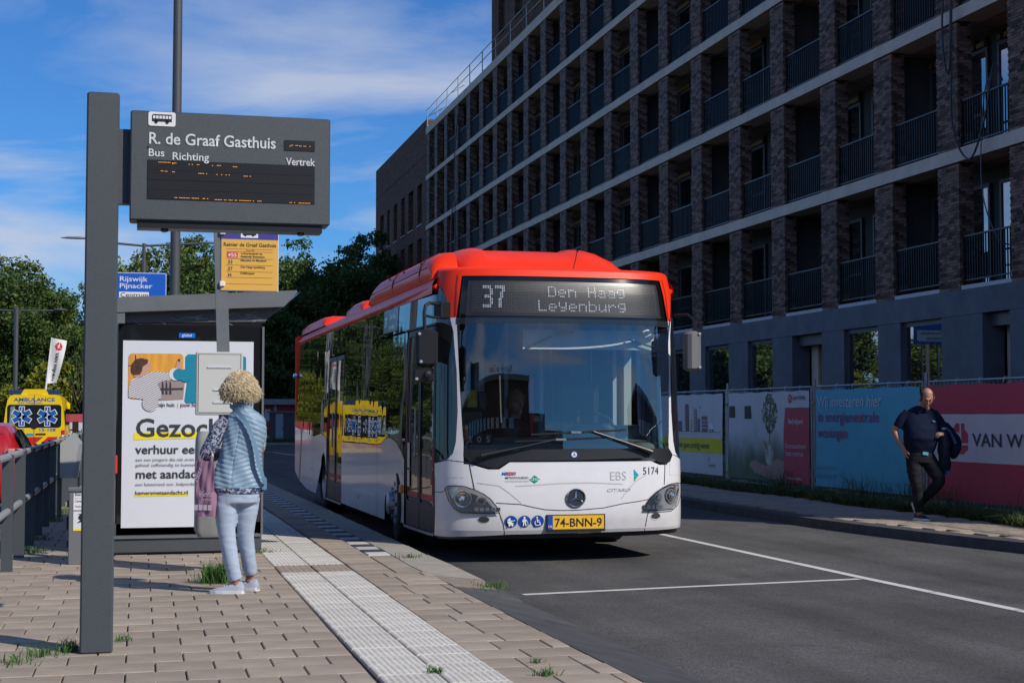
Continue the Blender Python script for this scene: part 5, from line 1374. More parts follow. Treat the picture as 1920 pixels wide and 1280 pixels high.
def bus_icon(sf, x0, y0, w, h, par, m=None):
    m = m or M['ink']; q = lambda pts: [(x0 + a * w, y0 + b * h) for a, b in pts]
    multi(sf, [q([(0, .25), (1, .25), (1, .55), (0, .55)]), q([(0, .55), (.04, .55), (.04, .9), (0, .9)]), q([(.06, .9), (.98, .9), (1, 1), (.03, 1)])] + [q([(.02 + .16 * i, .55), (.045 + .16 * i, .55), (.045 + .16 * i, .9), (.02 + .16 * i, .9)]) for i in range(7)] + [q(circ(.2, .2, .09, .18, 12)), q(circ(.76, .2, .09, .18, 12))], m, 'icon', par, .004)
bus_icon(df, .05, 3.087, .108, .054, bx_)
poly(df, circ(.03, 2.955, .006, n=10), M['black'], 'sensor', bx_, .002)
dm = mat('matrix_panel', (.022, .020, .018), .4)
# fine dot grid on the matrix
n_, l_ = dm.node_tree.nodes, dm.node_tree.links
tc_ = n_.new('ShaderNodeTexCoord'); bt = n_.new('ShaderNodeTexBrick'); mp_ = n_.new('ShaderNodeMapping'); mp_.inputs['Rotation'].default_value = (R(90), 0, 0)
bt.offset = 0; bt.inputs['Scale'].default_value = 1; bt.inputs['Brick Width'].default_value = .0085; bt.inputs['Row Height'].default_value = .0085; bt.inputs['Mortar Size'].default_value = .0016
bt.inputs['Color1'].default_value = bt.inputs['Color2'].default_value = (.022, .019, .017, 1); bt.inputs['Mortar'].default_value = (.006, .006, .006, 1)
l_.new(tc_.outputs['Object'], mp_.inputs[0]); l_.new(mp_.outputs[0], bt.inputs['Vector']); l_.new(bt.outputs['Color'], n_['Principled BSDF'].inputs['Base Color'])
mx1 = rect(df, .028, 2.665, .958, 2.885, dm, 'matrix', bx_, .0015); mx2 = rect(df, .783, 2.968, .958, 3.028, dm, 'clock_matrix', bx_, .0015)
for k in (1, 2, 3): rect(df, .03, 2.665 + .22 * k / 4 - .0015, .956, 2.665 + .22 * k / 4 + .0015, M['black'], 'matrix_divider', mx1, .003)
M['led'] = mat('amber_led', (.3, .1, .01), .5, emit=(1, .42, .08), emit_s=1.15)
ps = []
rr_ = random.Random(9)
def dots(cx0, cx1, z, prob, n_row=1, p=.0085):
    c = cx0
    while c < cx1:
        if rr_.random() < prob:
            for k in range(n_row):
                zz = z - k * p * .5
                ps.append([(c - .0026, zz - .0016), (c + .0026, zz - .0016), (c + .0026, zz + .0016), (c - .0026, zz + .0016)])
        c += p
for a, b, z, p in ((.09, .15, 2.872, .9), (.165, .19, 2.870, .8), (.255, .28, 2.866, .7), (.375, .39, 2.864, .6), (.50, .52, 2.862, .6), (.095, .115, 2.823, .9), (.125, .14, 2.822, .8), (.165, .195, 2.820, .5), (.30, .36, 2.817, .4), (.40, .50, 2.814, .35), (.56, .60, 2.811, .5), (.18, .36, 2.676, .8), (.40, .66, 2.672, .75), (.81, .85, 2.670, .7), (.87, .945, 2.669, .95)): dots(a, b, z, p)
for a, b in ((.165, .185), (.30, .31), (.41, .43)): dots(a, b, 2.866, .7)
for a, b, z in ((.805, .835, 2.998), (.85, .86, 2.998), (.87, .93, 2.996), (.808, .82, 2.992), (.9, .925, 2.990)): dots(a, b, z, .6)
multi(df, ps, M['led'], 'lit_dots', bx_, .004, kind='stuff')
# hazard lamp behind the post
mb = MB(); mb.cbox(-.22, -.19, 14.2, 14.3, .93, 1.10, .01); o = mb.build('red_lamp', mat('red_lens', (.6, .03, .02), .4)); tag(o, 'small red lamp on the left edge of the bus shelter', 'lamp')

# bus stop pole with sign, timetable case and litter bin
sp = thing('bus_stop_sign', (.70, 12.95, PZ), 0, 'slim grey stop pole with yellow and blue line sign and timetable case', 'bus stop')
def lean(z): return -.035 - .03 * (z) 
mb = MB(); mb.rings([[Vector((x + (-.0 - .036 * (z - 1.4)), y, z)) for x, y in ((-.052, -.03), (.052, -.03), (.052, .03), (-.052, .03))] for z in (0, 1.5, 3.2)]); mb.build('pole', M['anthracite_lt'], sp)
sfp = frame((.0, -.04, -PZ), (1, 0, 0), (0, 0, 1)); ox = -.70
M['signyellow'] = mat('sign_yellow', (.72, .40, .07), .5); M['signpurple'] = mat('sign_purple_blue', (.045, .045, .26), .5)
mb = MB(); mb.box(.655 + ox, 1.14 + ox, -.036, -.02, 2.515 - PZ, 3.06 - PZ); sg_ = mb.build('sign_plate', M['white'], sp)
rect(sfp, .66 + ox, 2.52, 1.135 + ox, 2.955, M['signyellow'], 'yellow_field', sg_, .001); rect(sfp, .655 + ox, 2.955, 1.135 + ox, 3.055, M['signpurple'], 'blue_field', sg_, .001)
rect(sfp, .82 + ox, 2.97, .965 + ox, 3.035, M['white'], 'icon_plate', sg_, .003); bus_icon(sfp, .835 + ox, 2.98, .115, .045, sg_)
text(sfp, 'Reinier de Graaf Gasthuis', .675 + ox, 2.895, .045, M['ink'], sg_, fit=.44, bold=.01, off=.003)
rows_ = [(2.845, '455', "'s-Gravenzande via", 'Naaldwijk Busstation'), (2.775, '33', 'Maassluis via Maasland', None), (2.715, '37', 'Den Haag Leyenburg', None), (2.66, 'H', 'Delfthopper', None)]
text(sfp, 'Zone 5426', .90 + ox, 2.858, .016, M['ink'], sg_, off=.003, align='CENTER')
for z in (2.872, 2.85, 2.79, 2.735, 2.68, 2.63, 2.575): rect(sfp, .70 + ox, z - .0012, 1.09 + ox, z + .0012, M['ink'], 'rule', sg_, .002)
rect(sfp, .705 + ox, 2.798, .795 + ox, 2.845, mat('sign_red', (.65, .03, .05), .5), 'red_box', sg_, .002)
text(sfp, '455', .712 + ox, 2.805, .045, M['white'], sg_, fit=.074, bold=.01, off=.004)
text(sfp, '33', .712 + ox, 2.747, .042, M['ink'], sg_, bold=.012, off=.003); text(sfp, '37', .712 + ox, 2.690, .042, M['ink'], sg_, bold=.012, off=.003); text(sfp, 'H', .715 + ox, 2.637, .042, M['ink'], sg_, bold=.012, off=.003)
for s_, z in (("'s-Gravenzande via", 2.828), ('Naaldwijk Busstation', 2.802), ('Maassluis via Maasland', 2.770), ('Den Haag Leyenburg', 2.713), ('Delfthopper', 2.66)):
    text(sfp, s_, .82 + ox, z, .024, M['ink'], sg_, bold=.014, off=.003)
for z in (2.99, 2.55): mb = MB(); mb.cbox(.645 + ox, .69 + ox, -.06, -.02, z - PZ, z + .045 - PZ, .006); mb.build('sign_clip', M['white'], sp)
mb = MB(); mb.cbox(.455 + ox, .845 + ox, -.10, -.035, 1.465 - PZ, 1.995 - PZ, .008); cs = mb.build('timetable_case', mat('cream_frame', (.50, .50, .47), .4), sp)
mb = MB(); mb.box(.478 + ox, .822 + ox, -.104, -.098, 1.488 - PZ, 1.972 - PZ); mb.build('case_glass', mat('case_backing', (.56, .56, .53), .25), cs)
mb = MB(); mb.box(.474 + ox, .826 + ox, -.1025, -.099, 1.484 - PZ, 1.976 - PZ); mb.build('case_seal', M['black'], cs)
for i, z in enumerate((1.86, 1.67, 1.565)): mb = MB(); mb.box((.55 if i == 0 else .60) + ox, .75 + ox, -.112, -.105, z - PZ, z + .012 - PZ); mb.build('paper_clip_strip', mat('acrylic', (.6, .62, .65), .2), cs)
bn = thing('litter_bin', (.58, 12.83, .42), 0, 'rounded grey litter bin hanging behind the woman on the stop pole', 'bin')
mb = MB()
prof = [(0.0, .82), (.05, 1.0), (.42, 1.0), (.78, .98), (.84, .92), (.87, .80)]
rows = []
for z, k in prof: rows.append([Vector((x * k, y * k, z)) for x, y in rrect(-.14, -.13, .14, .13, .05)])
mb.rings(rows); mb.build('bin_body', mat('bin_grey', (.26, .26, .255), .5, vary=.15, vscale=6), bn, smooth=40, loc=(.015, 0, .04))
mb = MB(); mb.box(-.128, .158, -.134, -.131, .60, .604); mb.build('bin_seam', M['black'], bn)

# ---- shelter
sh = thing('bus_shelter', (.47, 14.6, PZ), 0, 'dark grey bus shelter with a backlit advertising panel on its end', 'bus shelter')
def shb(mb, name, m, par=None, **kw):
    for i, p in enumerate(mb.v): mb.v[i] = (p[0] - .47, p[1] - 14.6, p[2] - PZ)
    return mb.build(name, m, par or sh, **kw)
mb = MB(); mb.cbox(-.22, 1.145, 14.56, 14.72, .02 + PZ, .36 + PZ - .2 + .14, .008); shb(mb, 'plinth', M['anthracite'])
mb = MB(); mb.box(-.22, 1.14, 14.54, 14.56, .315, .34); shb(mb, 'plinth_edge', M['anthracite_lt'])
mb = MB(); mb.cbox(-.21, 1.15, 14.56, 14.76, .335, 2.32, .012); pn = shb(mb, 'advertising_case', M['blackgloss'])
mb = MB(); mb.box(1.135, 1.155, 14.54, 14.56, .34, 2.31); shb(mb, 'case_trim', M['anthracite_lt'], pn)
af = frame((-.47, -.045, -PZ), (1, 0, 0), (0, 0, 1))
PO = rect(af, -.155, .415, 1.055, 2.165, M['whitepaper'], 'poster', pn, .0)
mb = MB(); mb.box(.355, .505, 14.545, 14.556, 2.195, 2.24); gl = shb(mb, 'nameplate', mat('nameplate_blue', (.0, .14, .62), .4), pn); text(af, 'global', .43, 2.207, .040, M['white'], gl, align='CENTER', off=.012, bold=.006)
# poster print
M['po_o'] = mat('printed_wood', (.72, .33, .04), .6, vary=.18, vscale=3, stretch=(8, 1, 1)); M['po_teal'] = mat('printed_teal', (.0, .22, .33), .6)
pp_ = lambda pts, m, off=.004, name='poster_print': poly(af, pts, M[m] if isinstance(m, str) else m, name, pn, off)
kit = mat('printed_cupboard', (.30, .24, .22), .6); skin = mat('printed_face', (.55, .30, .22), .6); hairp = mat('printed_hair', (.07, .025, .015), .6, vary=.4, vscale=30); yel = mat('printed_yellow', (.85, .68, .02), .6); txtk = mat('poster_ink', (.035, .035, .04), .6)
pp_(rrect(-.105, 1.615, .40, 2.045, .04), 'po_o', .003)
pp_([(.13, 1.60), (.40, 1.615), (.415, 1.80), (.26, 1.80), (.13, 1.78)], kit, .004)
for x in (.20, .235, .27): pp_([(x, 1.66), (x + .022, 1.66), (x + .018, 1.76), (x + .008, 1.79), (x + .003, 1.76)], M['ink2'], .006)
pp_([(.19, 1.70), (.40, 1.705), (.40, 1.722), (.19, 1.718)], M['ink2'], .007)
pp_([(-.105, 1.925), (-.04, 1.925), (-.04, 1.933), (-.105, 1.933)], M['ink2'], .005); pp_([(-.045, 1.93), (-.035, 1.93), (-.035, 2.03), (-.045, 2.03)], M['ink2'], .005)
sw = mat('printed_stripes', (.62, .60, .62), .6)
n_, l_ = sw.node_tree.nodes, sw.node_tree.links
tc_ = n_.new('ShaderNodeTexCoord'); wv = n_.new('ShaderNodeTexWave'); mp_ = n_.new('ShaderNodeMapping'); mp_.inputs['Rotation'].default_value = (0, R(-62), 0)
wv.inputs['Scale'].default_value = 17; wv.inputs['Distortion'].default_value = .6; wv.inputs['Detail'].default_value = 0; wv.wave_profile = 'SIN'
cr_ = n_.new('ShaderNodeValToRGB'); cr_.color_ramp.elements[0].position = .10; cr_.color_ramp.elements[0].color = (.05, .045, .06, 1); cr_.color_ramp.elements[1].position = .24; cr_.color_ramp.elements[1].color = (.62, .60, .62, 1)
l_.new(tc_.outputs['Object'], mp_.inputs[0]); l_.new(mp_.outputs[0], wv.inputs['Vector']); l_.new(wv.outputs['Fac'], cr_.inputs[0]); l_.new(cr_.outputs[0], n_['Principled BSDF'].inputs['Base Color'])
pp_([(-.10, 1.63), (.02, 1.615), (.08, 1.60), (.20, 1.62), (.20, 1.68), (.16, 1.76), (.20, 1.785), (.30, 1.80), (.27, 1.86), (.15, 1.875), (.06, 1.86), (-.02, 1.82), (-.08, 1.79), (-.10, 1.72)], sw, .008)
pp_([(p[0], p[1]) for p in circ(.10, 1.575, .075, n=20)], sw, .0085)
pp_([(-.06, 1.83), (-.02, 1.815), (.04, 1.83), (.07, 1.87), (.095, 1.90), (.105, 1.92), (.10, 1.945), (.08, 1.98), (.03, 1.98), (0, 1.9)], skin, .009)
pp_([(-.075, 1.865), (-.05, 1.84), (.0, 1.845), (.02, 1.88), (.025, 1.92), (.07, 1.95), (.075, 1.985), (.02, 2.0), (-.04, 1.99), (-.07, 1.95), (-.08, 1.90)], hairp, .011)
pp_([(.32, 1.89), (.36, 1.88), (.385, 1.96), (.37, 1.995), (.36, 1.96), (.345, 1.99)], skin, .009)
pp_(circ(.325, 1.85, .058, n=24), 'whitepaper', .011); pp_(circ(.36, 1.85, .055, n=24), 'po_teal', .0125); pp_(circ(.42, 1.84, .06, n=24), 'po_teal', .0122)
pp_([(.415, 1.60), (.43, 1.58), (.70, 1.58), (.85, 1.62), (.86, 2.02), (.82, 2.04), (.44, 2.04), (.42, 2.02), (.42, 1.88), (.44, 1.80)], 'po_teal', .006)
pp_([(.86, 1.82), (.985, 1.82), (.985, 2.01), (.97, 2.025), (.86, 2.02)], 'po_teal', .006)
text(af, 'mijn huis', .155, 1.545, .055, txtk, pn, fit=.165, off=.006, bold=.006); text(af, '|', .345, 1.545, .05, mat('printed_orange', (.8, .2, .05), .6), pn, off=.006); text(af, 'jouw huis', .375, 1.545, .055, txtk, pn, fit=.18, off=.006, bold=.006)
pp_([(-.05, 1.235), (.78, 1.25), (.80, 1.315), (-.045, 1.30)], yel, .003)
text(af, 'Gezocht:', -.035, 1.265, .24, txtk, pn, fit=.92, off=.006, bold=.016)
text(af, 'verhuur een', -.03, 1.105, .115, txtk, pn, fit=.60, off=.006, bold=.016); text(af, 'kamer', .62, 1.105, .115, txtk, pn, fit=.33, off=.006, bold=.016)
gp = mat('poster_grey_ink', (.16, .16, .18), .6)
text(af, 'aan een jongere die n\u00e9t even een plek nodig heeft om', -.03, 1.035, .042, gp, pn, fit=1.0, off=.006); text(af, 'geheel zelfstandig te kunnen wonen en leven.', -.03, .985, .042, gp, pn, fit=.90, off=.006)
text(af, 'met aandacht', -.03, .875, .115, txtk, pn, fit=.66, off=.006, bold=.016); text(af, 'een luisterend oor, helpende hand en een veilig thuis', -.03, .805, .042, gp, pn, fit=1.0, off=.006)
pp_([(-.035, .705), (.46, .71), (.46, .735), (-.035, .73)], yel, .003); text(af, 'kamersmetaandacht.nl', -.03, .722, .052, txtk, pn, fit=.48, off=.006, bold=.012)
# roof
mb = MB(); mb.prism([(-.23, 2.56), (1.45, 2.66), (1.46, 2.64), (1.33, 2.50), (-.23, 2.42)], 'y', 14.45, 18.5); shb(mb, 'roof', M['anthracite_lt'])
mb = MB(); mb.prism([(-.14, 2.425), (1.30, 2.497), (1.16, 2.36), (-.14, 2.33)], 'y', 14.56, 18.4); ry = shb(mb, 'roof_tray', mat('roof_underside', (.09, .095, .10), .5))
mb = MB(); mb.box(-.22, -.14, 14.46, 14.56, 2.32, 2.44); shb(mb, 'roof_bracket', M['anthracite_lt'])
mb = MB(); mb.add([(1.34, 14.44, 2.50), (1.49, 14.44, 2.65), (1.49, 18.5, 2.65), (1.34, 18.5, 2.50)], [(0, 1, 2, 3)]); shb(mb, 'glass_edge', mat('roof_glass', (.30, .33, .34), .2))
rl = random.Random(2); lm = mat('etched_lines', (.34, .36, .37), .5); sk = MB()
for i in range(20):
    x, y = rl.uniform(-.1, 1.1), 14.557
    a = rl.uniform(-1, 1); l = rl.uniform(.04, .16); z = 2.345 + rl.uniform(0, .09) * (x + .3) / 1.4; dx, dz = l * math.cos(a), l * math.sin(a) * .45
    sk.add([(x, y, z), (x + dx, y, z + dz), (x + dx, y, z + dz + .004), (x, y, z + .004)], [(0, 1, 2, 3)])
shb(sk, 'etched_pattern', lm, ry, kind='stuff')
mb = MB(); mb.tube([(.90, 15.6, PZ), (.90, 15.6, 2.5)], .034, 10); shb(mb, 'roof_post', mat('pale_post', (.40, .40, .38), .5), smooth=True)
for y in (16.4, 18.3): mb = MB(); mb.box(-.16, -.10, y, y + .06, PZ, 2.42); shb(mb, 'rear_post', M['anthracite'])
mb = MB(); mb.box(-.14, -.125, 14.8, 18.3, .35, 2.3); shb(mb, 'rear_glass', see_glass('shelter_glass', (.8, .85, .85), 1.5, 1.0))
mb = MB(); mb.cbox(-.08, .34, 15.2, 17.6, .58, .63, .01); mb.box(-.05, .3, 15.4, 15.46, .16, .58); mb.box(-.05, .3, 17.3, 17.36, .16, .58); shb(mb, 'bench', M['steel'])

# ---- railing along the platform back
rl_ = thing('railing', (-1.06, 14, PZ), 0, 'dark railing of flat upright plates with two pale grey tubes along the platform back', 'railing')
y = 9.3; k = 0
me_p = None
mb = MB(); mb.rings([[Vector((x, yy, z + (.03 if (x < 0 and z > .9) else 0))) for x, yy in ((-.048, -.012), (.048, -.012), (.048, .012), (-.048, .012))] for z in (0, .97)]); me_p = mb.mesh('upright', M['anthracite'])
while y < 32:
    o = place(me_p, 'upright', rl_, (0.0, y - 14, 0)); y += 1.32
for z in (.955 + .0, .50):
    y = 9.3
    while y < 31:
        mb = MB(); mb.tube([(.0, y - 14 + .02, z), (.0, y - 14 + 1.30, z)], .031, 10); mb.build('tube', M['rail_grey'], rl_, smooth=True); y += 1.32
# litter bin at the railing
b2 = thing('litter_bin', (-.86, 20.3, PZ), 0, 'pale grey wedge-topped litter bin mounted at the railing', 'bin')
mb = MB(); mb.prism([(-.12, .50), (.10, .50), (.155, .94), (.05, 1.08), (-.12, .95)], 'y', -.13, .13); mb.build('bin_body', mat('bin_pale', (.36, .37, .37), .45), b2)
mb = MB(); mb.tube([(-.13, .0, 0), (-.13, 0, .95)], .03, 8); mb.build('bin_post', M['anthracite'], b2)
mb = MB(); mb.prism([(.102, .52), (.06, .50), (.118, .94), (.158, .94)], 'y', -.134, -.131); mb.build('bin_lid', M['rail_grey'], b2)
# power cabinet
cb = thing('power_cabinet', (-.42, 13.85, PZ), 0, 'low grey power cabinet with paper labels behind the display post', 'cabinet')
mb = MB(); mb.cbox(-.17, .17, -.09, .09, 0, .635, .006); mb.build('body', mat('cabinet_grey', (.15, .155, .165), .5), cb)
mb = MB(); mb.cbox(-.18, .18, -.10, .10, .635, .67, .006); mb.build('lid', M['anthracite_lt'], cb)
cf = frame((0, -.093, 0), (1, 0, 0), (0, 0, 1))
rect(cf, -.13, .475, .10, .62, M['white'], 'notice', cb, .001); text(cf, 'Elektra kast', -.12, .60, .028, M['ink'], cb, off=.003, bold=.01); text(cf, 'Contact Centrum', -.12, .545, .028, M['ink'], cb, off=.003, bold=.01); text(cf, 'Telefoon 070', -.12, .50, .022, M['ink'], cb, off=.003); text(cf, 'voor storingen bel', -.12, .575, .016, M['greyprint'], cb, off=.003)
rect(cf, -.13, .31, .10, .465, M['whitepaper'], 'notice', cb, .001); rect(cf, -.13, .295, .10, .315, yel, 'notice_stripe', cb, .002); multi(cf, [circ(-.07, .41, .02, n=10), [(-.10, .36), (-.06, .40), (-.04, .37), (-.07, .37)], [(-.03, .45), (-.05, .42), (-.09, .44)]], M['ink'], 'notice_mark', cb, .003)
for z in (.15, .5): mb = MB(); mb.tube([(-.175, -.05, z), (-.175, -.05, z + .06)], .012, 6); mb.build('hinge', M['black'], cb)
mb = MB(); mb.cbox(-.19, -.17, -.04, .04, .30, .42, .005); mb.build('socket', M['black'], cb)

# ================================================================== TREES AND BACKGROUND
def leafmat(name, c0, c1):
    m = bpy.data.materials.new(name); m.use_nodes = True
    n, l = m.node_tree.nodes, m.node_tree.links; b = n['Principled BSDF']
    g = n.new('ShaderNodeNewGeometry'); r = n.new('ShaderNodeValToRGB')
    r.color_ramp.elements[0].color = (*c0, 1); r.color_ramp.elements[1].color = (*c1, 1)
    l.new(g.outputs['Random Per Island'], r.inputs[0])
    oi = n.new('ShaderNodeObjectInfo'); mr = n.new('ShaderNodeMapRange'); mr.inputs['To Min'].default_value = .75; mr.inputs['To Max'].default_value = 1.2
    hs = n.new('ShaderNodeHueSaturation'); l.new(oi.outputs['Random'], mr.inputs['Value']); l.new(mr.outputs[0], hs.inputs['Value']); l.new(r.outputs[0], hs.inputs['Color'])
    l.new(hs.outputs[0], b.inputs['Base Color']); b.inputs['Roughness'].default_value = .55
    sock(b, 'Specular IOR Level', 'Specular').default_value = .3
    t = n.new('ShaderNodeBsdfTranslucent'); l.new(hs.outputs[0], t.inputs[0]); mx = n.new('ShaderNodeMixShader'); mx.inputs[0].default_value = .18
    o = n['Material Output']; l.new(b.outputs[0], mx.inputs[1]); l.new(t.outputs[0], mx.inputs[2]); l.new(mx.outputs[0], o.inputs[0])
    return m
LEAF = [leafmat('dark_leaves', (.034, .072, .016), (.095, .155, .034)), leafmat('mid_leaves', (.070, .115, .018), (.18, .235, .038)), leafmat('yellow_green_leaves', (.12, .15, .010), (.26, .27, .025))]
M['bark'] = mat('bark', (.07, .055, .04), .9, vary=.3, vscale=6)
def crown(seed, n_cl, n_leaf, rx, rz, zc, cone=0.0, leaf=.105):
    r = random.Random(seed); np_ = np.random.RandomState(seed)
    V = []; c = []
    for i in range(n_cl):
        while True:
            p = np_.uniform(-1, 1, 3)
            d = np.linalg.norm(p)
            if d < 1 and (d > .45 or r.random() < .3): break
        k = 1 - cone * (p[2] + 1) / 2
        c.append((p[0] * rx * k, p[1] * rx * k, zc + p[2] * rz, r.uniform(.55, 1.15) * (1 - .35 * max(0, p[2]))))
    tot = []
    for (x, y, z, cr) in c:
        m = int(n_leaf * cr * cr)
        d = np_.normal(size=(m, 3)); d /= np.linalg.norm(d, axis=1)[:, None]
        rad = cr * rx * .30 * (np_.uniform(.25, 1, (m, 1)) ** .5) * (1 + .25 * np_.normal(size=(m, 1)))
        P = np.array([[x, y, z]]) + d * rad * np.array([[1, 1, .8]])
        tot.append(P)
    P = np.concatenate(tot); m = len(P)
    a = np_.normal(size=(m, 3)); a /= np.linalg.norm(a, axis=1)[:, None]
    b = np_.normal(size=(m, 3)); b -= a * (a * b).sum(1)[:, None]; b /= np.linalg.norm(b, axis=1)[:, None]
    s = leaf * np_.uniform(.6, 1.3, (m, 1))
    V = np.stack([P + a * s, P + b * s * .6, P - a * s, P - b * s * .6], 1).reshape(-1, 3)
    me = bpy.data.meshes.new('crown')
    me.vertices.add(4 * m); me.vertices.foreach_set('co', V.astype(np.float32).ravel())
    me.loops.add(4 * m); me.loops.foreach_set('vertex_index', np.arange(4 * m, dtype=np.int32))
    me.polygons.add(m); me.polygons.foreach_set('loop_start', np.arange(0, 4 * m, 4, dtype=np.int32)); me.polygons.foreach_set('loop_total', np.full(m, 4, dtype=np.int32))
    me.update(calc_edges=True)
    return me
def trunk(seed, h, r0):
    r = random.Random(seed); mb = MB()
    mb.tube([(0, 0, 0), (.05, 0, h * .3), (-.1, .05, h * .6), (0, 0, h * .88)], [r0, r0 * .8, r0 * .5, r0 * .12], 8)
    for i in range(9):
        z = h * r.uniform(.25, .75); a = r.uniform(0, 2 * PI); L = h * r.uniform(.15, .3)
        mb.tube([(0, 0, z), (L * .5 * math.cos(a), L * .5 * math.sin(a), z + L * .35), (L * math.cos(a), L * math.sin(a), z + L * .8)], [r0 * .4, r0 * .25, r0 * .06], 5)
    return mb.mesh('trunk', M['bark'], smooth=True)
CR = []
for i, (n_cl, nl, rx, rz, zc, cone, lm) in enumerate(((85, 560, 3.3, 4.6, 6.6, .25, 0), (80, 560, 3.6, 4.2, 6.4, .15, 1), (70, 600, 2.7, 5.0, 6.8, .35, 0), (80, 560, 3.9, 3.9, 6.6, .1, 0), (75, 560, 3.2, 4.3, 6.5, .3, 1))):
    me = crown(40 + i, n_cl, nl, rx, rz, zc, cone); me.materials.append(LEAF[lm]); CR.append((me, trunk(i, 10, .22)))
BUSH = []
for i, lm in enumerate((2, 1, 0)):
    me = crown(70 + i, 34, 420, 1.6, 1.3, 1.35, 0, .075); me.materials.append(LEAF[lm]); BUSH.append(me)
def tree(x, y, h, w, k, rz, lab, grp='trees closing the view', nm='broadleaf_tree'):
    t = thing(nm, (x, y, -.3), rz, lab, 'tree', grp)
    a = place(CR[k][0], 'crown', t); b = place(CR[k][1], 'trunk', t); s = (w, w, h / 10.7)
    a.scale = s; b.scale = s; return t
def at(px, Y):
    a = math.atan((px - 960) / FPX) + YAW; return Y * math.tan(a)
def hgt(py, Y, px):
    return CAM_H + (779 - py) / FPX * Y / math.cos(math.atan((px - 960) / FPX) + YAW) * math.cos(math.atan((px - 960) / FPX)) * 1.0 + .3
TR = [(-60, 92, 470, 1.25, 0, 'dense dark tree at the far left edge of the picture'), (-5, 96, 478, 1.2, 1, 'tall tree over the red car, left of the lamp'), (42, 90, 512, 1.0, 3, 'rounded tree above the roof of the ambulance'),
      (85, 98, 548, .95, 4, 'tree standing between the lamp and the white flag'), (122, 92, 596, .8, 1, 'lower tree behind the white flag'), (156, 88, 640, .6, 2, 'thin dark tree against the edge of the display post'), (185, 86, 600, .5, 4, 'tree mostly hidden behind the display post'),
      (226, 92, 492, .85, 1, 'loose tree over the blue direction sign'), (268, 96, 500, .9, 3, 'dark tree behind the blue direction sign'), (312, 92, 458, .95, 1, 'tall tree behind the thick dark pole'), (356, 94, 455, 1.0, 4, 'tree between the thick pole and the line sign'), (398, 90, 475, .95, 0, 'tree rising behind the yellow line sign'), (445, 96, 520, 1.0, 3, 'tree behind the shelter roof and the line sign'),
      (492, 90, 556, 1.0, 0, 'dark tree at the tip of the shelter roof'), (532, 94, 520, 1.0, 2, 'dark tree right of the shelter roof'), (572, 98, 462, 1.15, 0, 'tall dark tree over the tail of the bus'), (618, 95, 466, 1.1, 3, 'broad dark tree over the roof pods of the bus'), (664, 97, 474, 1.05, 0, 'dark tree beside the brick end block'), (700, 100, 452, 1.0, 2, 'tallest dark tree, touching the corner of the brick block'), (735, 112, 440, 1.1, 0, 'tree hidden behind the brick end block')]
rt2 = random.Random(8)
for px, Y, py, w, k, lab in TR: tree(at(px, Y), Y, hgt(py, Y, px), w, k, rt2.uniform(0, 6), lab)
# second row, filling the wood behind
k = 0
SEC = ['behind the lamp on the left', 'behind the ambulance', 'behind the flag', 'behind the display post', 'behind the blue sign', 'behind the thick pole', 'behind the yellow sign', 'behind the shelter', 'behind the red shed', 'behind the tail of the bus', 'behind the roof of the bus', 'beside the brick block']
for i, px in enumerate((-20, 60, 110, 170, 250, 335, 420, 470, 515, 555, 600, 645)):
    py = float(np.interp(px, [-60, 0, 60, 120, 160, 250, 400, 500, 560, 700], [530, 545, 590, 640, 670, 545, 530, 610, 545, 500]))
    tree(at(px, 108), 108, hgt(py, 108, px), 1.3, i % 5, rt2.uniform(0, 6), 'tree of the second row, ' + SEC[i])
LO = ['under the lamp on the left', 'left of the flag pole', 'under the flag', 'just right of the flag', 'left of the display post', 'behind the display post', 'below the blue sign', 'behind the shelter panel', 'left of the red shed', 'over the red shed', 'behind the tail of the bus', 'behind the middle of the bus']
for i, (px, Y, py, s, k) in enumerate(((25, 80, 720, 1.2, 2), (62, 76, 706, 1.1, 0), (92, 78, 690, 1.2, 0), (122, 76, 680, 1.35, 0), (150, 80, 690, 1.1, 1), (190, 80, 640, 1.6, 2), (240, 82, 620, 1.7, 2), (330, 82, 610, 1.9, 2), (480, 86, 640, 1.7, 2), (520, 88, 640, 1.8, 2), (565, 88, 620, 1.8, 2), (640, 90, 620, 2.0, 2))):
    h = hgt(py, Y, px); b = place(BUSH[k], 'bush', None, (at(px, Y), Y, -.3), (0, 0, i)); b.scale = (s * 1.15, s * 1.15, h / 2.75)
    tag(b, ('yellow-green' if k == 0 else 'green' if k == 1 else 'dark') + ' bush ' + LO[i], 'bush', 'bushes under the trees')
# trees outside the frame that the glass of bus and building mirrors
OUT = ['nearest beside the parking lane', 'second along the parking lane', 'third along the parking lane', 'fourth along the parking lane', 'fifth along the parking lane', 'sixth along the parking lane', 'behind the viewer, far left', 'behind the viewer, left', 'behind the viewer, right', 'behind the viewer, far right', 'seventh along the parking lane', 'eighth along the parking lane']
for i, (x, y, h) in enumerate(((-12, 80, 6.5), (-15, 86, 7), (-11, 92, 7.5), (-19, 90, 7), (-23, 86, 6.5), (-28, 92, 7), (-45, -26, 9), (-52, -20, 8.5), (62, -34, 8.5), (74, -30, 9), (-33, 88, 6.5), (-14, 78, 5.5))):
    tree(x, y, h, 1.1, (1, 4)[i % 2], i * 1.3, 'tree ' + OUT[i], 'trees around the stop')
# bare branches beside the post
mb = MB(); r_ = random.Random(3)
bx, by = at(160, 76), 76
for i in range(9):
    p = Vector((bx + r_.uniform(-.3, .4), by, .8)); pts = [p]; a = r_.uniform(-.35, .25)
    for k in range(6): p = p + Vector((a * .5 + r_.uniform(-.12, .12), 0, r_.uniform(.5, .9))); pts.append(p)
    mb.tube(pts, [.04, .035, .03, .022, .016, .01, .005], 4)
tag(mb.build('bare_shrub', M['bark']), 'bare brown branches standing left of the display post', 'shrub')

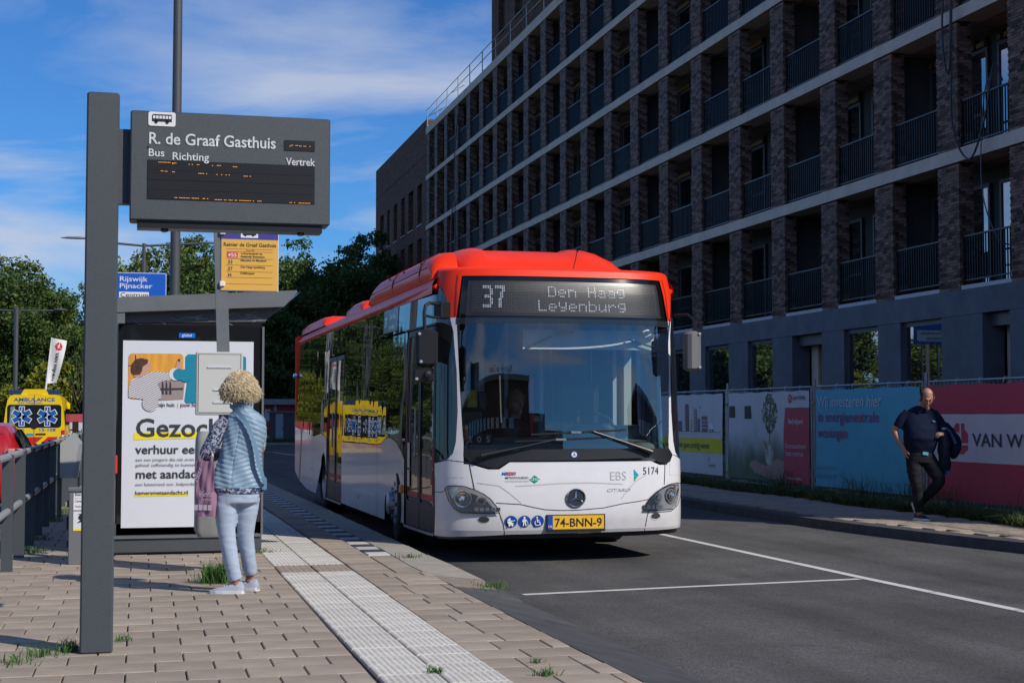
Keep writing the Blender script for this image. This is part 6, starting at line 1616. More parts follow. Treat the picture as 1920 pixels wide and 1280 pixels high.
# ---- lamps, poles, signs
def lamp_head(mb, x, y, z, d): mb.rings([[Vector((x + d * s, y + w * math.cos(t) * k, z + .07 * k * math.sin(t) * (1 if math.sin(t) > 0 else .35))) for t in np.linspace(0, 2 * PI, 11)[:-1]] for s, k, w in ((0, .3, .12), (.1, .8, .14), (.35, 1, .16), (.65, .9, .15), (.85, .25, .12))])
tp = thing('tall_pole', (at(326, 26), 26, PZ), 0, 'tall thick dark pole rising out of the top of the picture behind the display', 'pole')
mb = MB(); mb.tube([(0, 0, 0), (0, 0, 5), (.0, 0, 12.5)], [.088, .084, .066], 14); mb.build('shaft', M['anthracite'], tp, smooth=True)
mb = MB(); mb.tube([(0, 0, 0), (0, 0, 1.2)], .11, 14); mb.build('base', M['anthracite'], tp, smooth=True)
mb = MB(); mb.tube([(0, 0, 12.4), (1.4, 0, 12.9)], .04, 8); lamp_head(mb, 1.4, 0, 12.92, 1); mb.build('lamp_arm', M['anthracite'], tp, smooth=True)
sl = thing('street_lamp', (at(267, 60), 60, 0), 0, 'dark street lamp with two long arms behind the display post', 'street lamp', 'dark street lamps')
mb = MB(); mb.tube([(0, 0, 0), (0, 0, 7.5)], .11, 10); mb.tube([(0, 0, 7.4), (0, 0, 8.15)], .065, 8); mb.build('pole', M['anthracite'], sl, smooth=True)
for d in (-1, 1): mb = MB(); mb.tube([(0, 0, 8.05), (d * 1.0, 0, 8.12), (d * 2.1, 0, 8.25 if d < 0 else 8.2)], .045, 8); mb.build('arm', M['anthracite'], sl, smooth=True); mb = MB(); lamp_head(mb, d * 2.05, 0, 8.27 if d < 0 else 8.22, d * 1.25); mb.build('lamp_head', M['anthracite_lt'], sl, smooth=True)
s2 = thing('street_lamp', (at(29, 60), 60, -.3), 0, 'street lamp over the ambulance with its arm pointing right', 'street lamp', 'dark street lamps')
mb = MB(); mb.tube([(0, 0, 0), (0, 0, 5.85)], .085, 8); mb.build('pole', M['anthracite'], s2, smooth=True)
for d in (-1, 1): mb = MB(); mb.tube([(0, 0, 5.75), (d * 1.5, 0, 5.78)], .035, 6); lamp_head(mb, d * 1.35, 0, 5.80, d * .6); mb.build('arm', M['anthracite'], s2, smooth=True)
ds = thing('direction_sign', (0.05, 45, 0), 0, 'blue direction sign reading Rijswijk, Pijnacker, Centrum', 'road sign')
mb = MB(); mb.cbox(-1.05, .68, -.03, 0, 4.55, 5.62, .01); sp2 = mb.build('sign_plate', mat('direction_blue', (.006, .10, .52), .4), ds)
sfd = frame((0, -.033, 0), (1, 0, 0), (0, 0, 1))
poly(sfd, rrect(-1.04, 4.56, .67, 5.61, .04), M['white'], 'sign_border', sp2, .001); poly(sfd, rrect(-1.025, 4.575, .655, 5.595, .03), sp2.data.materials[0], 'sign_face', sp2, .003)
text(sfd, 'Rijswijk', -.66, 5.36, .20, M['white'], sp2, fit=.78, off=.006, bold=.006); text(sfd, 'Pijnacker', -.66, 5.16, .20, M['white'], sp2, fit=.92, off=.006, bold=.006)
rect(sfd, -.66, 4.86, .18, 5.05, M['white'], 'centre_box', sp2, .006); text(sfd, 'Centrum', -.63, 4.90, .18, M['ink'], sp2, fit=.78, off=.009, bold=.006)
poly(sfd, [(-.66, 4.72), (-.50, 4.72), (-.58, 4.80)], M['white'], 'arrow', sp2, .006)
for x in (-.7, .35): mb = MB(); mb.tube([(x, .03, 0), (x, .03, 5.5)], .06, 8); mb.build('pole', M['steel'], ds, smooth=True)
# sign on the far pavement, seen as a reflection in the ground-floor glass
rs_ = thing('information_sign', (8.45, 45, .1), 0, 'blue sign for the rehabilitation centre, seen mirrored in the ground-floor window', 'road sign')
mb = MB(); mb.cbox(-.62, .62, -.03, 0, 3.72, 4.50, .02); q1 = mb.build('sign_plate', bpy.data.materials['direction_blue'], rs_)
sq = frame((0, -.033, 0), (1, 0, 0), (0, 0, 1)); poly(sq, rrect(-.50, 3.82, .50, 4.18, .03), M['white'], 'text_panel', q1, .002); text(sq, 'Revalidatie-', -.46, 4.04, .15, M['ink'], q1, fit=.85, off=.006, bold=.01); text(sq, 'centrum', -.46, 3.87, .15, M['ink'], q1, fit=.60, off=.006, bold=.01)
for x in (-.3, .3): mb = MB(); mb.tube([(x, .03, 0), (x, .03, 4.4)], .04, 8); mb.build('pole', M['steel'], rs_, smooth=True)
# company flag
fl = thing('company_flag', (at(86, 60), 60, -.652), 0, 'white curved banner flag with red logo on a white pole above the ambulance', 'flag')
fl.scale = (1.2, 1.2, 1.2)
mb = MB(); mb.tube([(0, 0, 0), (.0, 0, 2.6), (.16, 0, 4.25)], [.035, .032, .02], 8); mb.build('flag_pole', M['white'], fl, smooth=True)
def fs(s, t, off=0.0):  # s 0..1 across, t 0..1 up
    z = 2.78 + 1.45 * t; x0 = .05 + .13 * t; w = .27 + .13 * t
    return Vector((x0 + w * s + .06 * math.sin(t * 2.2) * s, .05 * math.sin(s * 3 + t * 4) - off, z - .08 * s * t + .0))
fm = poly(fs, [(0, 0), (1, .02), (1, 1), (0, 1)], M['white'], 'flag_cloth', fl, 0, step=.1, smooth=True)
logo(fs, .52, .84, .5, .17, mat('flag_red', (.6, .02, .03), .6), fm, .01)
text(lambda s, t, o=0: fs(.36 + t * 1.7, .70 - s * .335 * 1.3, o), 'VAN WIJNEN', 0, 0, .22, M['ink'], fm, fit=1.45, off=.012, bold=.012)
# site fence with banners across the end of the road
for i, (x0, x1) in enumerate(((-3.15, -1.62), (-1.58, .6), (.64, 2.4))):
    f = thing('site_banner', ((x0 + x1) / 2, 66, -.3), 0, ['red and white site banner reading VAN WIJ beside the ambulance mirror', 'red and white site banner behind the display post', 'red and white site banner behind the shelter'][i], 'banner', 'red and white banners at the end of the lane')
    w = (x1 - x0) / 2
    mb = MB(); mb.box(-w, w, 0, .01, .55, 1.83); bb = mb.build('banner_cloth', M['ban_white'], f)
    mb = MB(); mb.box(-w, w, -.006, -.001, 1.48, 1.83); mb.build('red_band', mat('band_red', (.42, .06, .07), .6), bb); mb = MB(); mb.box(-w, w, -.006, -.001, .55, .72); mb.build('red_band', bpy.data.materials['band_red'], bb)
    ff = frame((0, -.01, 0), (1, 0, 0), (0, 0, 1)); text(ff, 'VAN WIJNEN' if i else 'VAN WIJ', -w * .72, 1.0, .28, M['ink2'], bb, fit=w * 1.5, off=.004, bold=.012)
    mb = MB(); [mb.tube([(x, .03, 0), (x, .03, 1.9)], .03, 6) for x in (-w, )]; mb.build('post', M['steel'], f)
# red site building and substation
rb_ = thing('site_shed', (9, 80, 0), 0, 'low red and white flat-roofed shed at the end of the road left of the bus', 'building')
mb = MB(); mb.box(-5.5, 5.5, 0, 6, .0, 2.02); mb.build('wall', mat('shed_white', (.40, .42, .44), .6), rb_)
mb = MB(); mb.box(-5.6, 5.6, -.3, 6.2, 2.04, 2.34); mb.build('roof', mat('shed_roof', (.30, .30, .30), .6), rb_)
for a, b in ((-5.5, -2.12), (-1.98, 5.5)): mb = MB(); mb.box(a, b, -.02, -.002, 1.55, 2.02); mb.build('red_band', mat('shed_red', (.42, .012, .02), .6) if a < -3 else bpy.data.materials['shed_red'], rb_)
mb = MB(); mb.box(-3.2, -2.2, -.03, -.002, .45, 1.15); mb.build('banner', bpy.data.materials['band_red'], rb_)
mb = MB(); mb.box(-2.6, -2.3, -.03, -.002, 1.2, 1.8); mb.build('window', M['ban_white'], rb_)
ss = thing('substation', (7.2, 76.8, .1), 0, 'small dark electricity substation box with a pale metal door', 'cabinet')
mb = MB(); mb.box(-.72, .72, 0, 1.2, 0, 1.5); mb.build('body', M['anthracite'], ss); mb = MB(); mb.box(-.82, .80, -.08, 1.3, 1.5, 1.6); mb.build('roof', M['anthracite_lt'], ss)
mb = MB(); mb.box(-.50, -.12, -.02, -.001, .05, 1.46); dd = mb.build('door', mat('zinc_door', (.30, .36, .40), .5), ss); mb = MB(); mb.box(.45, .66, -.02, -.001, .05, 1.46); mb.build('door', bpy.data.materials['zinc_door'], ss); mb = MB(); mb.box(-.17, -.14, -.035, -.02, .65, .78); mb.build('handle', M['black'], dd)
mb = MB(); mb.box(-.22, -.15, -.026, -.021, 1.25, 1.40); mb.build('warning_label', M['platey'], dd)
tag(blades(1500, lambda r_: (r_.uniform(4.5, 10), r_.uniform(76.25, 76.75), .1), .12, .32, .04, 3).build('verge_grass', M['grass']), 'grass strip in front of the substation', 'grass', kind='stuff')

# ================================================================== AMBULANCE
M['amby'] = mat('ambulance_yellow', (.80, .56, .01), .3, coat=.5)
M['ambr'] = mat('ambulance_red', (.55, .015, .02), .4); M['ambb'] = mat('ambulance_blue', (.01, .09, .36), .4)
am = thing('ambulance', (-3.42, 52.9, -.3), 0, 'yellow ambulance van with blue star stickers on its rear windows', 'ambulance')
hw = [(.30, .94), (.5, 1.0), (1.2, 1.0), (1.45, .985), (2.0, .93), (2.3, .87), (2.42, .80), (2.47, .68)]
def amb_ring(y, kz=1, kw=1, dz=0): return [Vector((-w * kw, y, z * kz + dz)) for z, w in hw] + [Vector((w * kw, y, z * kz + dz)) for z, w in hw[::-1]]
mb = MB(); mb.rings([amb_ring(0, .995, .985), amb_ring(.06), amb_ring(3.9), amb_ring(4.2, .98)]); mb.build('body', M['amby'], am, smooth=30)
mb = MB(); mb.rings([[Vector((x * k, y, z)) for x, z in ((-.97, .3), (-.97, zt - .1), (-.85, zt), (.85, zt), (.97, zt - .1), (.97, .3))] for y, k, zt in ((4.2, 1, 2.3), (4.9, .97, 1.45), (5.6, .92, 1.1), (5.85, .85, .8))]); mb.build('bonnet', M['amby'], am, smooth=30)
f_a = frame((0, -.004, 0), (1, 0, 0), (0, 0, 1))
wn_ = poly(f_a, rrect(-.87, 1.36, .87, 2.13, .10), mat('ambulance_glass', (.012, .018, .02), .08), 'rear_window', am, .002)
poly(f_a, [(-.80, 1.45), (-.62, 1.42), (-.62, 2.08), (-.76, 2.06)], mat('reflection_paint', (.18, .26, .24), .2), 'painted_reflection', wn_, .003)  # pale patch painting a reflection onto the dark glass
for cx in (-.40, .42):
    for sz, m_, of in ((.335, 'white', .006), (.31, 'ambb', .009)):
        ps = []
        for k in range(6):
            a = PI / 2 + k * PI / 3; w = .075 if m_ == 'ambb' else .095
            d = Vector((math.cos(a), math.sin(a))); n = Vector((-d.y, d.x)); ps.append([(cx + q.x, 1.74 + q.y) for q in (-n * w, d * sz - n * w, d * sz + n * w, n * w)])
        multi(f_a, ps, M[m_], 'star_sticker', wn_, of)
    multi(f_a, [[(cx - .012, 1.46), (cx + .012, 1.46), (cx + .012, 2.02), (cx - .012, 2.02)], circ(cx + .03, 1.60, .04, .025, 8), circ(cx - .03, 1.70, .04, .025, 8), circ(cx + .03, 1.80, .04, .025, 8), circ(cx - .025, 1.90, .04, .03, 8)], M['white'], 'staff_mark', wn_, .012)
text(f_a, 'AMBULANCE', 0, 2.25, .155, M['ambb'], am, fit=1.32, off=.004, bold=.02) if False else text(lambda s, t, o=0: f_a(s - .66, t, o), 'AMBULANCE', 0, 2.245, .165, M['ambb'], am, fit=1.32, off=.004, bold=.018)
text(lambda s, t, o=0: f_a(s - .52, t, o), 'RAV Haaglanden', 0, 2.175, .06, M['ambb'], am, fit=.75, off=.004, bold=.01)
text(f_a, 'GGD', -.62, 1.23, .13, M['ambb'], am, fit=.30, off=.004); text(f_a, '15-108', .14, 1.24, .14, M['ambb'], am, fit=.52, off=.004, bold=.012)
rect(f_a, -.24, 1.08, -.02, 1.17, mat('sticker_cyan', (.02, .3, .55), .4), 'sticker', am, .003)
multi(f_a, [[(-.98, .62), (-.2, .62), (.30, 1.05), (-.98, 1.05)], [(.0, .62), (.35, .62), (.78, 1.05), (.45, 1.05)], [(.55, .62), (.85, .62), (.97, .75), (.97, 1.05)]], M['ambr'], 'chevron_stripes', am, .003)
rect(f_a, -.008, .45, .008, 2.46, M['ink'], 'door_gap', am, .0035); mb = MB(); mb.cbox(.05, .38, -.03, 0, 1.12, 1.17, .01); mb.build('door_handle', M['black'], am)
mb = MB(); mb.lathe([(.12, -.01), (.11, -.02), (.001, -.02)], (0, 0, 1.43), 'y', 16); mb.build('badge', M['black'], am)
for s in (-1, 1): mb = MB(); x0, x1 = sorted((s * .88, s * .99)); mb.cbox(x0, x1, -.03, .05, .88, 1.28, .01); mb.build('tail_light', M['ambr'], am); mb = MB(); mb.cbox(x0, x1, -.033, .0, 1.04, 1.12, .01); mb.build('reversing_light', M['white'], am)
mb = MB(); mb.cbox(-.82, .82, .1, .35, 2.47, 2.63, .03); lb = mb.build('light_bar', mat('lightbar_blue', (.02, .045, .14), .15), am)
mb = MB(); mb.prism([(-.45, 2.46), (.45, 2.46), (.36, 2.65), (-.34, 2.65)], 'y', .06, .34); mb.build('light_bar_hood', M['amby'], am); mb = MB(); mb.box(-.22, .22, .03, .06, 2.44, 2.475); mb.build('brake_light', M['ambr'], am)
for s in (-1, 1):
    for y in (1.1, 4.9): mb = MB(); mb.lathe([(.001, -.1), (.2, -.1), (.34, -.08), (.34, .1), (.001, .1)], (s * .88, y, .34), 'x', 20); mb.build('wheel', M['rubber'], am)
    mb = MB(); x = s * .985; mb.box(min(x, x + s * .012), max(x, x + s * .012), .3, 3.6, 1.45, 2.0); mb.build('side_window', M['busglass'], am)
    mb = MB(); x0, x1 = sorted((s * 1.05, s * 1.27)); mb.cbox(x0, x1, 4.3, 4.4, 1.15, 1.55, .03); mb.tube([(s * .95, 4.35, 1.25), (s * 1.1, 4.35, 1.25)], .03, 6); mb.build('mirror', M['black'], am)
mb = MB(); mb.cbox(-.9, .9, -.1, .1, .32, .46, .02); mb.build('bumper', M['black'], am)

# ================================================================== RED CAR
M['carred'] = mat('car_red', (.36, .010, .012), .25, coat=.7)
car = thing('parked_car', (-2.72, 26.0, -.3), 0, 'dark red hatchback parked beyond the railing at the left edge', 'car')
st_ = [(0, .80, .45, .95, 1.02, .70), (.08, .86, .35, .98, 1.30, .66), (.45, .90, .30, 1.0, 1.57, .62), (1.1, .91, .28, 1.0, 1.64, .63), (2.1, .91, .28, .98, 1.62, .62), (2.8, .91, .28, .96, 1.42, .64), (3.25, .90, .28, .95, 1.08, .72), (3.9, .86, .30, .85, .92, .74), (4.3, .76, .38, .70, .76, .62)]
mb = MB(); mb.rings([[Vector((x, y, z)) for x, z in ((-w * .9, zb), (-w, .5), (-w, zl), (-wr, zr - .06), (-wr * .85, zr), (wr * .85, zr), (wr, zr - .06), (w, zl), (w, .5), (w * .9, zb))] for y, w, zb, zl, zr, wr in st_]); mb.build('body', M['carred'], car, smooth=50)
for s in (-1, 1):
    mb = MB(); g_ = [(s * (.915 - .42 * ((z - 1.0) / .62) * .62), y, z) for y, z in ((.55, 1.06), (2.85, 1.04), (2.35, 1.40), (1.9, 1.52), (.8, 1.53), (.55, 1.42))]; mb.add([(x + s * .012, y, z) for x, y, z in g_], [tuple(range(6))]); mb.build('side_window', M['busglass'], car)
    mb = MB(); x0, x1 = sorted((s * .90, s * 1.08)); mb.cbox(x0, x1, 2.75, 2.88, 1.0, 1.16, .03); mb.build('mirror', M['black'], car)
    for y in (.85, 3.45): mb = MB(); mb.lathe([(.001, -.1), (.19, -.1), (.315, -.08), (.315, .1), (.2, .11), (.001, .09)], (s * .80, y, .315), 'x', 20); mb.build('wheel', M['rubber'], car)
    mb = MB(); x0, x1 = sorted((s * .62, s * .875)); mb.cbox(x0, x1, -.0, .16, 1.0, 1.22, .02); mb.build('tail_light', mat('tail_lens', (.6, .25, .25), .1), car)
mb = MB(); mb.add([(-.62, .055, 1.07), (.62, .055, 1.07), (.52, .30, 1.47), (-.52, .30, 1.47)], [(0, 1, 2, 3)]); mb.build('rear_window', M['busglass'], car)
mb = MB(); mb.cbox(-.26, .26, -.03, .02, .62, .74, .005); mb.build('number_plate', M['platey'], car)

# ================================================================== HOSPITAL BEHIND THE VIEWER (mirrored in the windscreen)
ho = thing('hospital_building', (-26, -46, 0), 0, 'long brick hospital building behind the viewer, mirrored in the bus windscreen', 'building')
mb = MB(); mb.box(-40, 40, -12, 0, 0, 11.2); mb.box(40.01, 44, -12, 0, 0, 9.6); mb.box(44.01, 48, -12, 0, 0, 7.6); mb.box(48.01, 52, -12, 0, 0, 6.0); mb.build('wall', M['redbrick'], ho)  # length and stepped end shaped to darken the windscreen's reflection
mb = MB(); mb.box(-40.2, 40.2, -12.2, .25, 11.2, 11.5); mb.build('roof_edge', M['concrete'], ho)
for z in (4.2, 7.6):
    for i in range(18): x = -38 + 4.1 * i; mb = MB(); mb.box(x, x + 2.6, .0, .05, z, z + 1.6); w_ = mb.build('window', M['winframe'], ho); mb = MB(); mb.box(x + .08, x + 2.52, .05, .055, z + .08, z + 1.52); mb.build('pane', M['pane'], w_)
text(frame((36, .3, 0), (-1, 0, 0), (0, 0, 1)), 'Reinier de Graaf', 2, 11.6, 1.5, M['ink'], ho, fit=15, shear=.2, name='roof_lettering')
ho2 = thing('added_block', (76, -44, 0), 0, 'unseen block added behind the viewer on the right to darken the bus windscreen', 'building')  # added out of view so the windscreen mirrors something dark
mb = MB(); mb.box(-27, 20, -12, 0, 0, 11.5); mb.build('wall', M['brickwall'], ho2)
mb = MB(); mb.box(-27.2, 20.2, -12.2, .25, 11.5, 11.9); mb.build('roof_edge', M['concrete'], ho2)
for z in (1.2, 4.4, 7.8):
    for i in range(11): x = -25 + 4.1 * i; mb = MB(); mb.box(x, x + 2.6, .0, .05, z, z + 1.7); mb.build('window', M['pane'], ho2)

# ================================================================== PEOPLE
M['skin'] = mat('skin', (.42, .22, .15), .5, vary=.08, vscale=12)
M['skin_tan'] = mat('tanned_skin', (.34, .155, .10), .5, vary=.1, vscale=14)
def ellip(mb, c, rx, ry, rz, n=14, m=10, rot=None):
    c = Vector(c); v = []; f = []
    for i in range(m + 1):
        th = PI * i / m
        for k in range(n):
            ph = 2 * PI * k / n; p = Vector((rx * math.sin(th) * math.cos(ph), ry * math.sin(th) * math.sin(ph), rz * math.cos(th)))
            v.append(c + (rot @ p if rot else p))
    for i in range(m):
        for k in range(n): a = i * n + k; b = i * n + (k + 1) % n; f.append((a, a + n, b + n, b))
    mb.add(v, f)
def loft(mb, secs, n=20, p=2.3):
    """secs: (x, y, z, rx, ry[, yaw]) horizontal super-ellipse sections from bottom to top"""
    rr = []
    for s in secs:
        x, y, z, rx, ry = s[:5]; yaw = s[5] if len(s) > 5 else 0; ca, sa = math.cos(yaw), math.sin(yaw); q = []
        for k in range(n):
            t = 2 * PI * k / n; c, s_ = math.cos(t), math.sin(t)
            a = rx * math.copysign(abs(c) ** (2 / p), c); b = ry * math.copysign(abs(s_) ** (2 / p), s_)
            q.append(Vector((x + a * ca - b * sa, y + a * sa + b * ca, z)))
        rr.append(q)
    mb.rings(rr)
def spline(pts, k=5):
    P = [Vector(p) for p in pts]; out = []
    for i in range(len(P) - 1):
        p0, p1, p2, p3 = P[max(i - 1, 0)], P[i], P[i + 1], P[min(i + 2, len(P) - 1)]
        for j in range(k):
            t = j / k; out.append(0.5 * ((2 * p1) + (-p0 + p2) * t + (2 * p0 - 5 * p1 + 4 * p2 - p3) * t * t + (-p0 + 3 * p1 - 3 * p2 + p3) * t ** 3))
    return out + [P[-1]]
def limb(mb, pts, rad, n=12, k=4):
    q = spline([(*p, ) for p in pts], k); rr = np.interp(np.linspace(0, len(pts) - 1, len(q)), range(len(pts)), rad)
    mb.tube(q, [float(r) for r in rr], n)
def fuse(mb, name, mats, parent, voxel=.011, it=4, disp=None, **kw):
    me = bpy.data.meshes.new(name); me.from_pydata([tuple(p) for p in mb.v], [], mb.f)
    bm = bmesh.new(); bm.from_mesh(me); bmesh.ops.recalc_face_normals(bm, faces=bm.faces); bm.to_mesh(me); bm.free()
    ob = bpy.data.objects.new(name, me); COL.objects.link(ob)
    r = ob.modifiers.new('r', 'REMESH'); r.mode = 'VOXEL'; r.voxel_size = voxel; r.use_smooth_shade = True
    if it: s = ob.modifiers.new('s', 'SMOOTH'); s.iterations = it; s.factor = .5
    bpy.context.view_layer.update()
    dg = bpy.context.evaluated_depsgraph_get(); out = bpy.data.meshes.new_from_object(ob.evaluated_get(dg))
    bpy.data.objects.remove(ob); out.name = name; out.materials.clear()
    for m in (mats if isinstance(mats, (list, tuple)) else [mats]): out.materials.append(m)
    if disp:
        nn = [v.normal.copy() for v in out.vertices]
        for v, n in zip(out.vertices, nn): v.co = v.co + n * disp(v.co, n)
    out.shade_smooth()
    return place(out, name, parent, **kw)
def hand(mb, wrist, d, up, s=1.0, curl=.6, side=1):
    """palm with five separate bent fingers; d = pointing direction, up = back of the hand"""
    w, d, up = Vector(wrist), Vector(d).normalized(), Vector(up).normalized(); sd = d.cross(up).normalized() * side
    up = sd.cross(d).normalized() * side
    rows = []
    for t, wd, th in ((0, .026, .021), (.03, .034, .020), (.065, .040, .017), (.092, .038, .013)):
        c = w + d * t * s; rows.append([c + sd * wd * s * math.cos(a) + up * th * s * math.sin(a) for a in np.linspace(0, 2 * PI, 13)[:-1]])
    mb.rings(rows)
    for k, (off, L) in enumerate(((-.028, .070), (-.009, .080), (.010, .074), (.028, .058))):
        p = w + d * .078 * s + sd * off * s; q = [p]; dd = d.copy(); ax = -up
        for j, l in enumerate((.42, .33, .25)):
            dd = (dd * math.cos(curl * .75) + ax * math.sin(curl * .75)).normalized(); p = p + dd * L * l * s; q.append(p)
            ax = (ax - dd * ax.dot(dd)).normalized()
        mb.tube(q, [.0095 * s, .0090 * s, .008 * s, .0065 * s], 7)
    p = w + d * .025 * s - sd * .030 * s; q = [p, p - sd * .022 * s + d * .022 * s - up * .010 * s, p - sd * .026 * s + d * .050 * s - up * .024 * s, p - sd * .018 * s + d * .070 * s - up * .034 * s]
    mb.tube(q, [.013 * s, .0115 * s, .010 * s, .0075 * s], 7)
def head(mb, c, M3, s=1.0):
    """c centre of the skull, M3 rotation (face looks to -y before rotation)"""
    c = Vector(c); T = lambda x, y, z: c + M3 @ (Vector((x, y, z)) * s)
    v = []; f = []; n, m = 20, 16
    for i in range(m + 1):
        th = PI * i / m
        for k in range(n):
            ph = 2 * PI * k / n; x, y, z = math.sin(th) * math.cos(ph), math.sin(th) * math.sin(ph), math.cos(th)
            X, Y, Z = x * .076, y * .096 + .006, z * .115
            if z < 0: X *= 1 - .30 * (-z) ** 1.4; Y = Y * (1 - .10 * -z) - (.016 * -z if y < 0 else -.0)
            if y < -.6: Y += .006
            v.append(T(X, Y, Z))
    for i in range(m):
        for k in range(n): a = i * n + k; b = i * n + (k + 1) % n; f.append((a, a + n, b + n, b))
    mb.add(v, f)
    mb.tube([T(0, -.088, .022), T(0, -.104, -.012), T(0, -.112, -.030), T(0, -.096, -.042)], [.007, .011, .015, .010], 8)
    mb.tube([T(-.034, -.086, .024), T(0, -.096, .020), T(.034, -.086, .024)], [.008, .010, .008], 6)
    mb.tube([T(-.024, -.090, -.064), T(0, -.099, -.062), T(.024, -.090, -.064)], [.006, .0085, .006], 6)
    ellip(mb, T(0, -.084, -.098), .026 * s, .022 * s, .020 * s, 10, 8)
    for sg in (-1, 1): ellip(mb, T(sg * .080, .008, -.010), .011 * s, .020 * s, .030 * s, 10, 8, M3)
    return T
def face(T, parent, s=1.0, dark=(.03, .02, .015)):
    dm = bpy.data.materials.get('face_dark') or mat('face_dark', dark, .5); lm = bpy.data.materials.get('lips') or mat('lips', (.28, .10, .08), .5)
    wm = bpy.data.materials.get('eye_white') or mat('eye_white', (.28, .25, .23), .4)
    for sg in (-1, 1):
        mb = MB(); ellip(mb, T(sg * .031, -.083, .004), .011 * s, .005 * s, .0038 * s, 10, 6); e = mb.build('eye', wm, parent, smooth=True)
        mb = MB(); ellip(mb, T(sg * .031, -.089, .004), .0055 * s, .004 * s, .0055 * s, 8, 6); mb.build('iris', dm, e)
        mb = MB(); mb.tube([T(sg * .048, -.084, .026), T(sg * .032, -.096, .032), T(sg * .015, -.097, .029)], [.002, .004, .003], 5); mb.build('eyebrow', dm, parent)
    mb = MB(); mb.tube([T(-.022, -.094, -.0635), T(0, -.106, -.062), T(.022, -.094, -.0635)], .0028, 5); mb.build('mouth', lm, parent)

# ---------------------------------------------------------------- the waiting woman
W = thing('person', (.71, 11.26, PZ), 0, 'waiting person with curly blond hair, pale blue quilted vest and light trousers', 'person')
dn = Vector((-.85, .52, 0)).normalized()     # the way her feet point
mb = MB()
Mw = Matrix.Rotation(math.atan2(-.75, -.66), 3, 'Z')  # face turned away and to the left
Mw = Matrix.Rotation(R(235), 3, 'Z')
head(mb, (.02, .02, 1.505), Mw, .94)
limb(mb, [(.03, .02, 1.25), (.03, .02, 1.34), (.02, .02, 1.42)], [.06, .052, .05])
loft(mb, [(0, 0, .80, .14, .10), (.01, 0, .95, .13, .10), (.03, 0, 1.1, .13, .10), (.05, 0, 1.25, .15, .09), (.04, .0, 1.33, .08, .06)], 16)
limb(mb, [(-.09, -.01, 1.27), (-.17, .02, 1.15), (-.215, .05, 1.03), (-.17, .16, 1.01), (-.10, .22, 1.02)], [.05, .042, .036, .030, .024])
hand(mb, (-.135, .135, 1.0), (.45, -.42, -.30), (-.6, -.6, .4), .95, .8)
limb(mb, [(.15, .02, 1.26), (.165, .10, 1.14), (.16, .15, 1.03), (.08, .22, 1.0), (-.04, .24, 1.02)], [.048, .042, .036, .028, .024])
hand(mb, (-.04, .24, 1.02), (-1, .1, .1), (0, .9, .5), .95, .5, -1)
limb(mb, [(-.07, 0, .82), (-.075, -.01, .45), (-.012, 0, .10), (-.02, 0, .05)], [.075, .05, .034, .035])
limb(mb, [(.09, .03, .82), (.06, .06, .45), (.105, .16, .12), (.10, .16, .05)], [.075, .05, .034, .035])
wb_ = fuse(mb, 'body', M['skin_tan'], W, .009, 3)
# vest with quilted chevron baffles
vsec = [(0, 0, .775, .198, .135), (.0, 0, .83, .192, .132), (.004, 0, .92, .165, .12), (.018, 0, 1.0, .150, .112), (.036, 0, 1.10, .150, .112), (.052, 0, 1.20, .152, .108), (.054, 0, 1.27, .140, .098), (.048, 0, 1.315, .105, .082), (.036, .01, 1.345, .070, .066), (.03, .012, 1.385, .066, .062)]
zs = np.linspace(.775, 1.385, 118); n_ = 120; rings = []
cols_ = list(zip(*vsec))
for z in zs:
    cx, rx, ry = (float(np.interp(z, cols_[2], cols_[j])) for j in (0, 3, 4)); q = []
    for k in range(n_):
        t = 2 * PI * k / n_; c, s_ = math.cos(t), math.sin(t)
        a = rx * math.copysign(abs(c) ** .87, c); b = ry * math.copysign(abs(s_) ** .87, s_)
        seam = -.055; ph = (z + .42 * abs(a - seam) * (1 if z > 1.02 else -.75) * (1 if s_ < .3 else .3)) / .0345
        puff = abs(math.sin(ph * PI)) ** .55; fade = 1 if z < 1.33 else .35
        r_ = 1 + (.0085 * (puff - .5) * fade) / max(rx, .05) + .004 * math.sin(9 * t + z * 30) / .15
        if abs(a - seam) < .006 and s_ < 0: r_ -= .03
        q.append(Vector((cx + a * r_, b * r_, z)))
    rings.append(q)
mb = MB(); mb.rings(rings, cap=True); mb.build('vest', mat('vest_blue', (.21, .31, .41), .5, vary=.06, vscale=9), W, smooth=True)
mb = MB(); mb.rings([[Vector((.03 + .066 * k * math.cos(t), .012 + .060 * k * math.sin(t), z)) for t in np.linspace(0, 2 * PI, 25)[:-1]] for z, k in ((1.33, 1.1), (1.36, 1.10), (1.385, 1.10), (1.415, 1.04), (1.41, .94))], cap=False); mb.build('collar', mat('collar_blue', (.17, .28, .38), .5), W, smooth=True)
ptn = mat('patterned_knit', (.028, .05, .13), .8)
n_s, l_s = ptn.node_tree.nodes, ptn.node_tree.links
vo = n_s.new('ShaderNodeTexVoronoi'); vo.inputs['Scale'].default_value = 85; tcc = n_s.new('ShaderNodeTexCoord'); crr = n_s.new('ShaderNodeValToRGB'); crr.color_ramp.interpolation = 'CONSTANT'
crr.color_ramp.elements[0].color = (.022, .04, .12, 1); crr.color_ramp.elements[1].position = .55; crr.color_ramp.elements[1].color = (.45, .43, .46, 1); e_ = crr.color_ramp.elements.new(.40); e_.color = (.10, .17, .33, 1)
l_s.new(tcc.outputs['Object'], vo.inputs['Vector']); sc_ = n_s.new('ShaderNodeSeparateColor'); l_s.new(vo.outputs['Color'], sc_.inputs[0]); l_s.new(sc_.outputs[0], crr.inputs[0]); l_s.new(crr.outputs[0], n_s['Principled BSDF'].inputs['Base Color'])
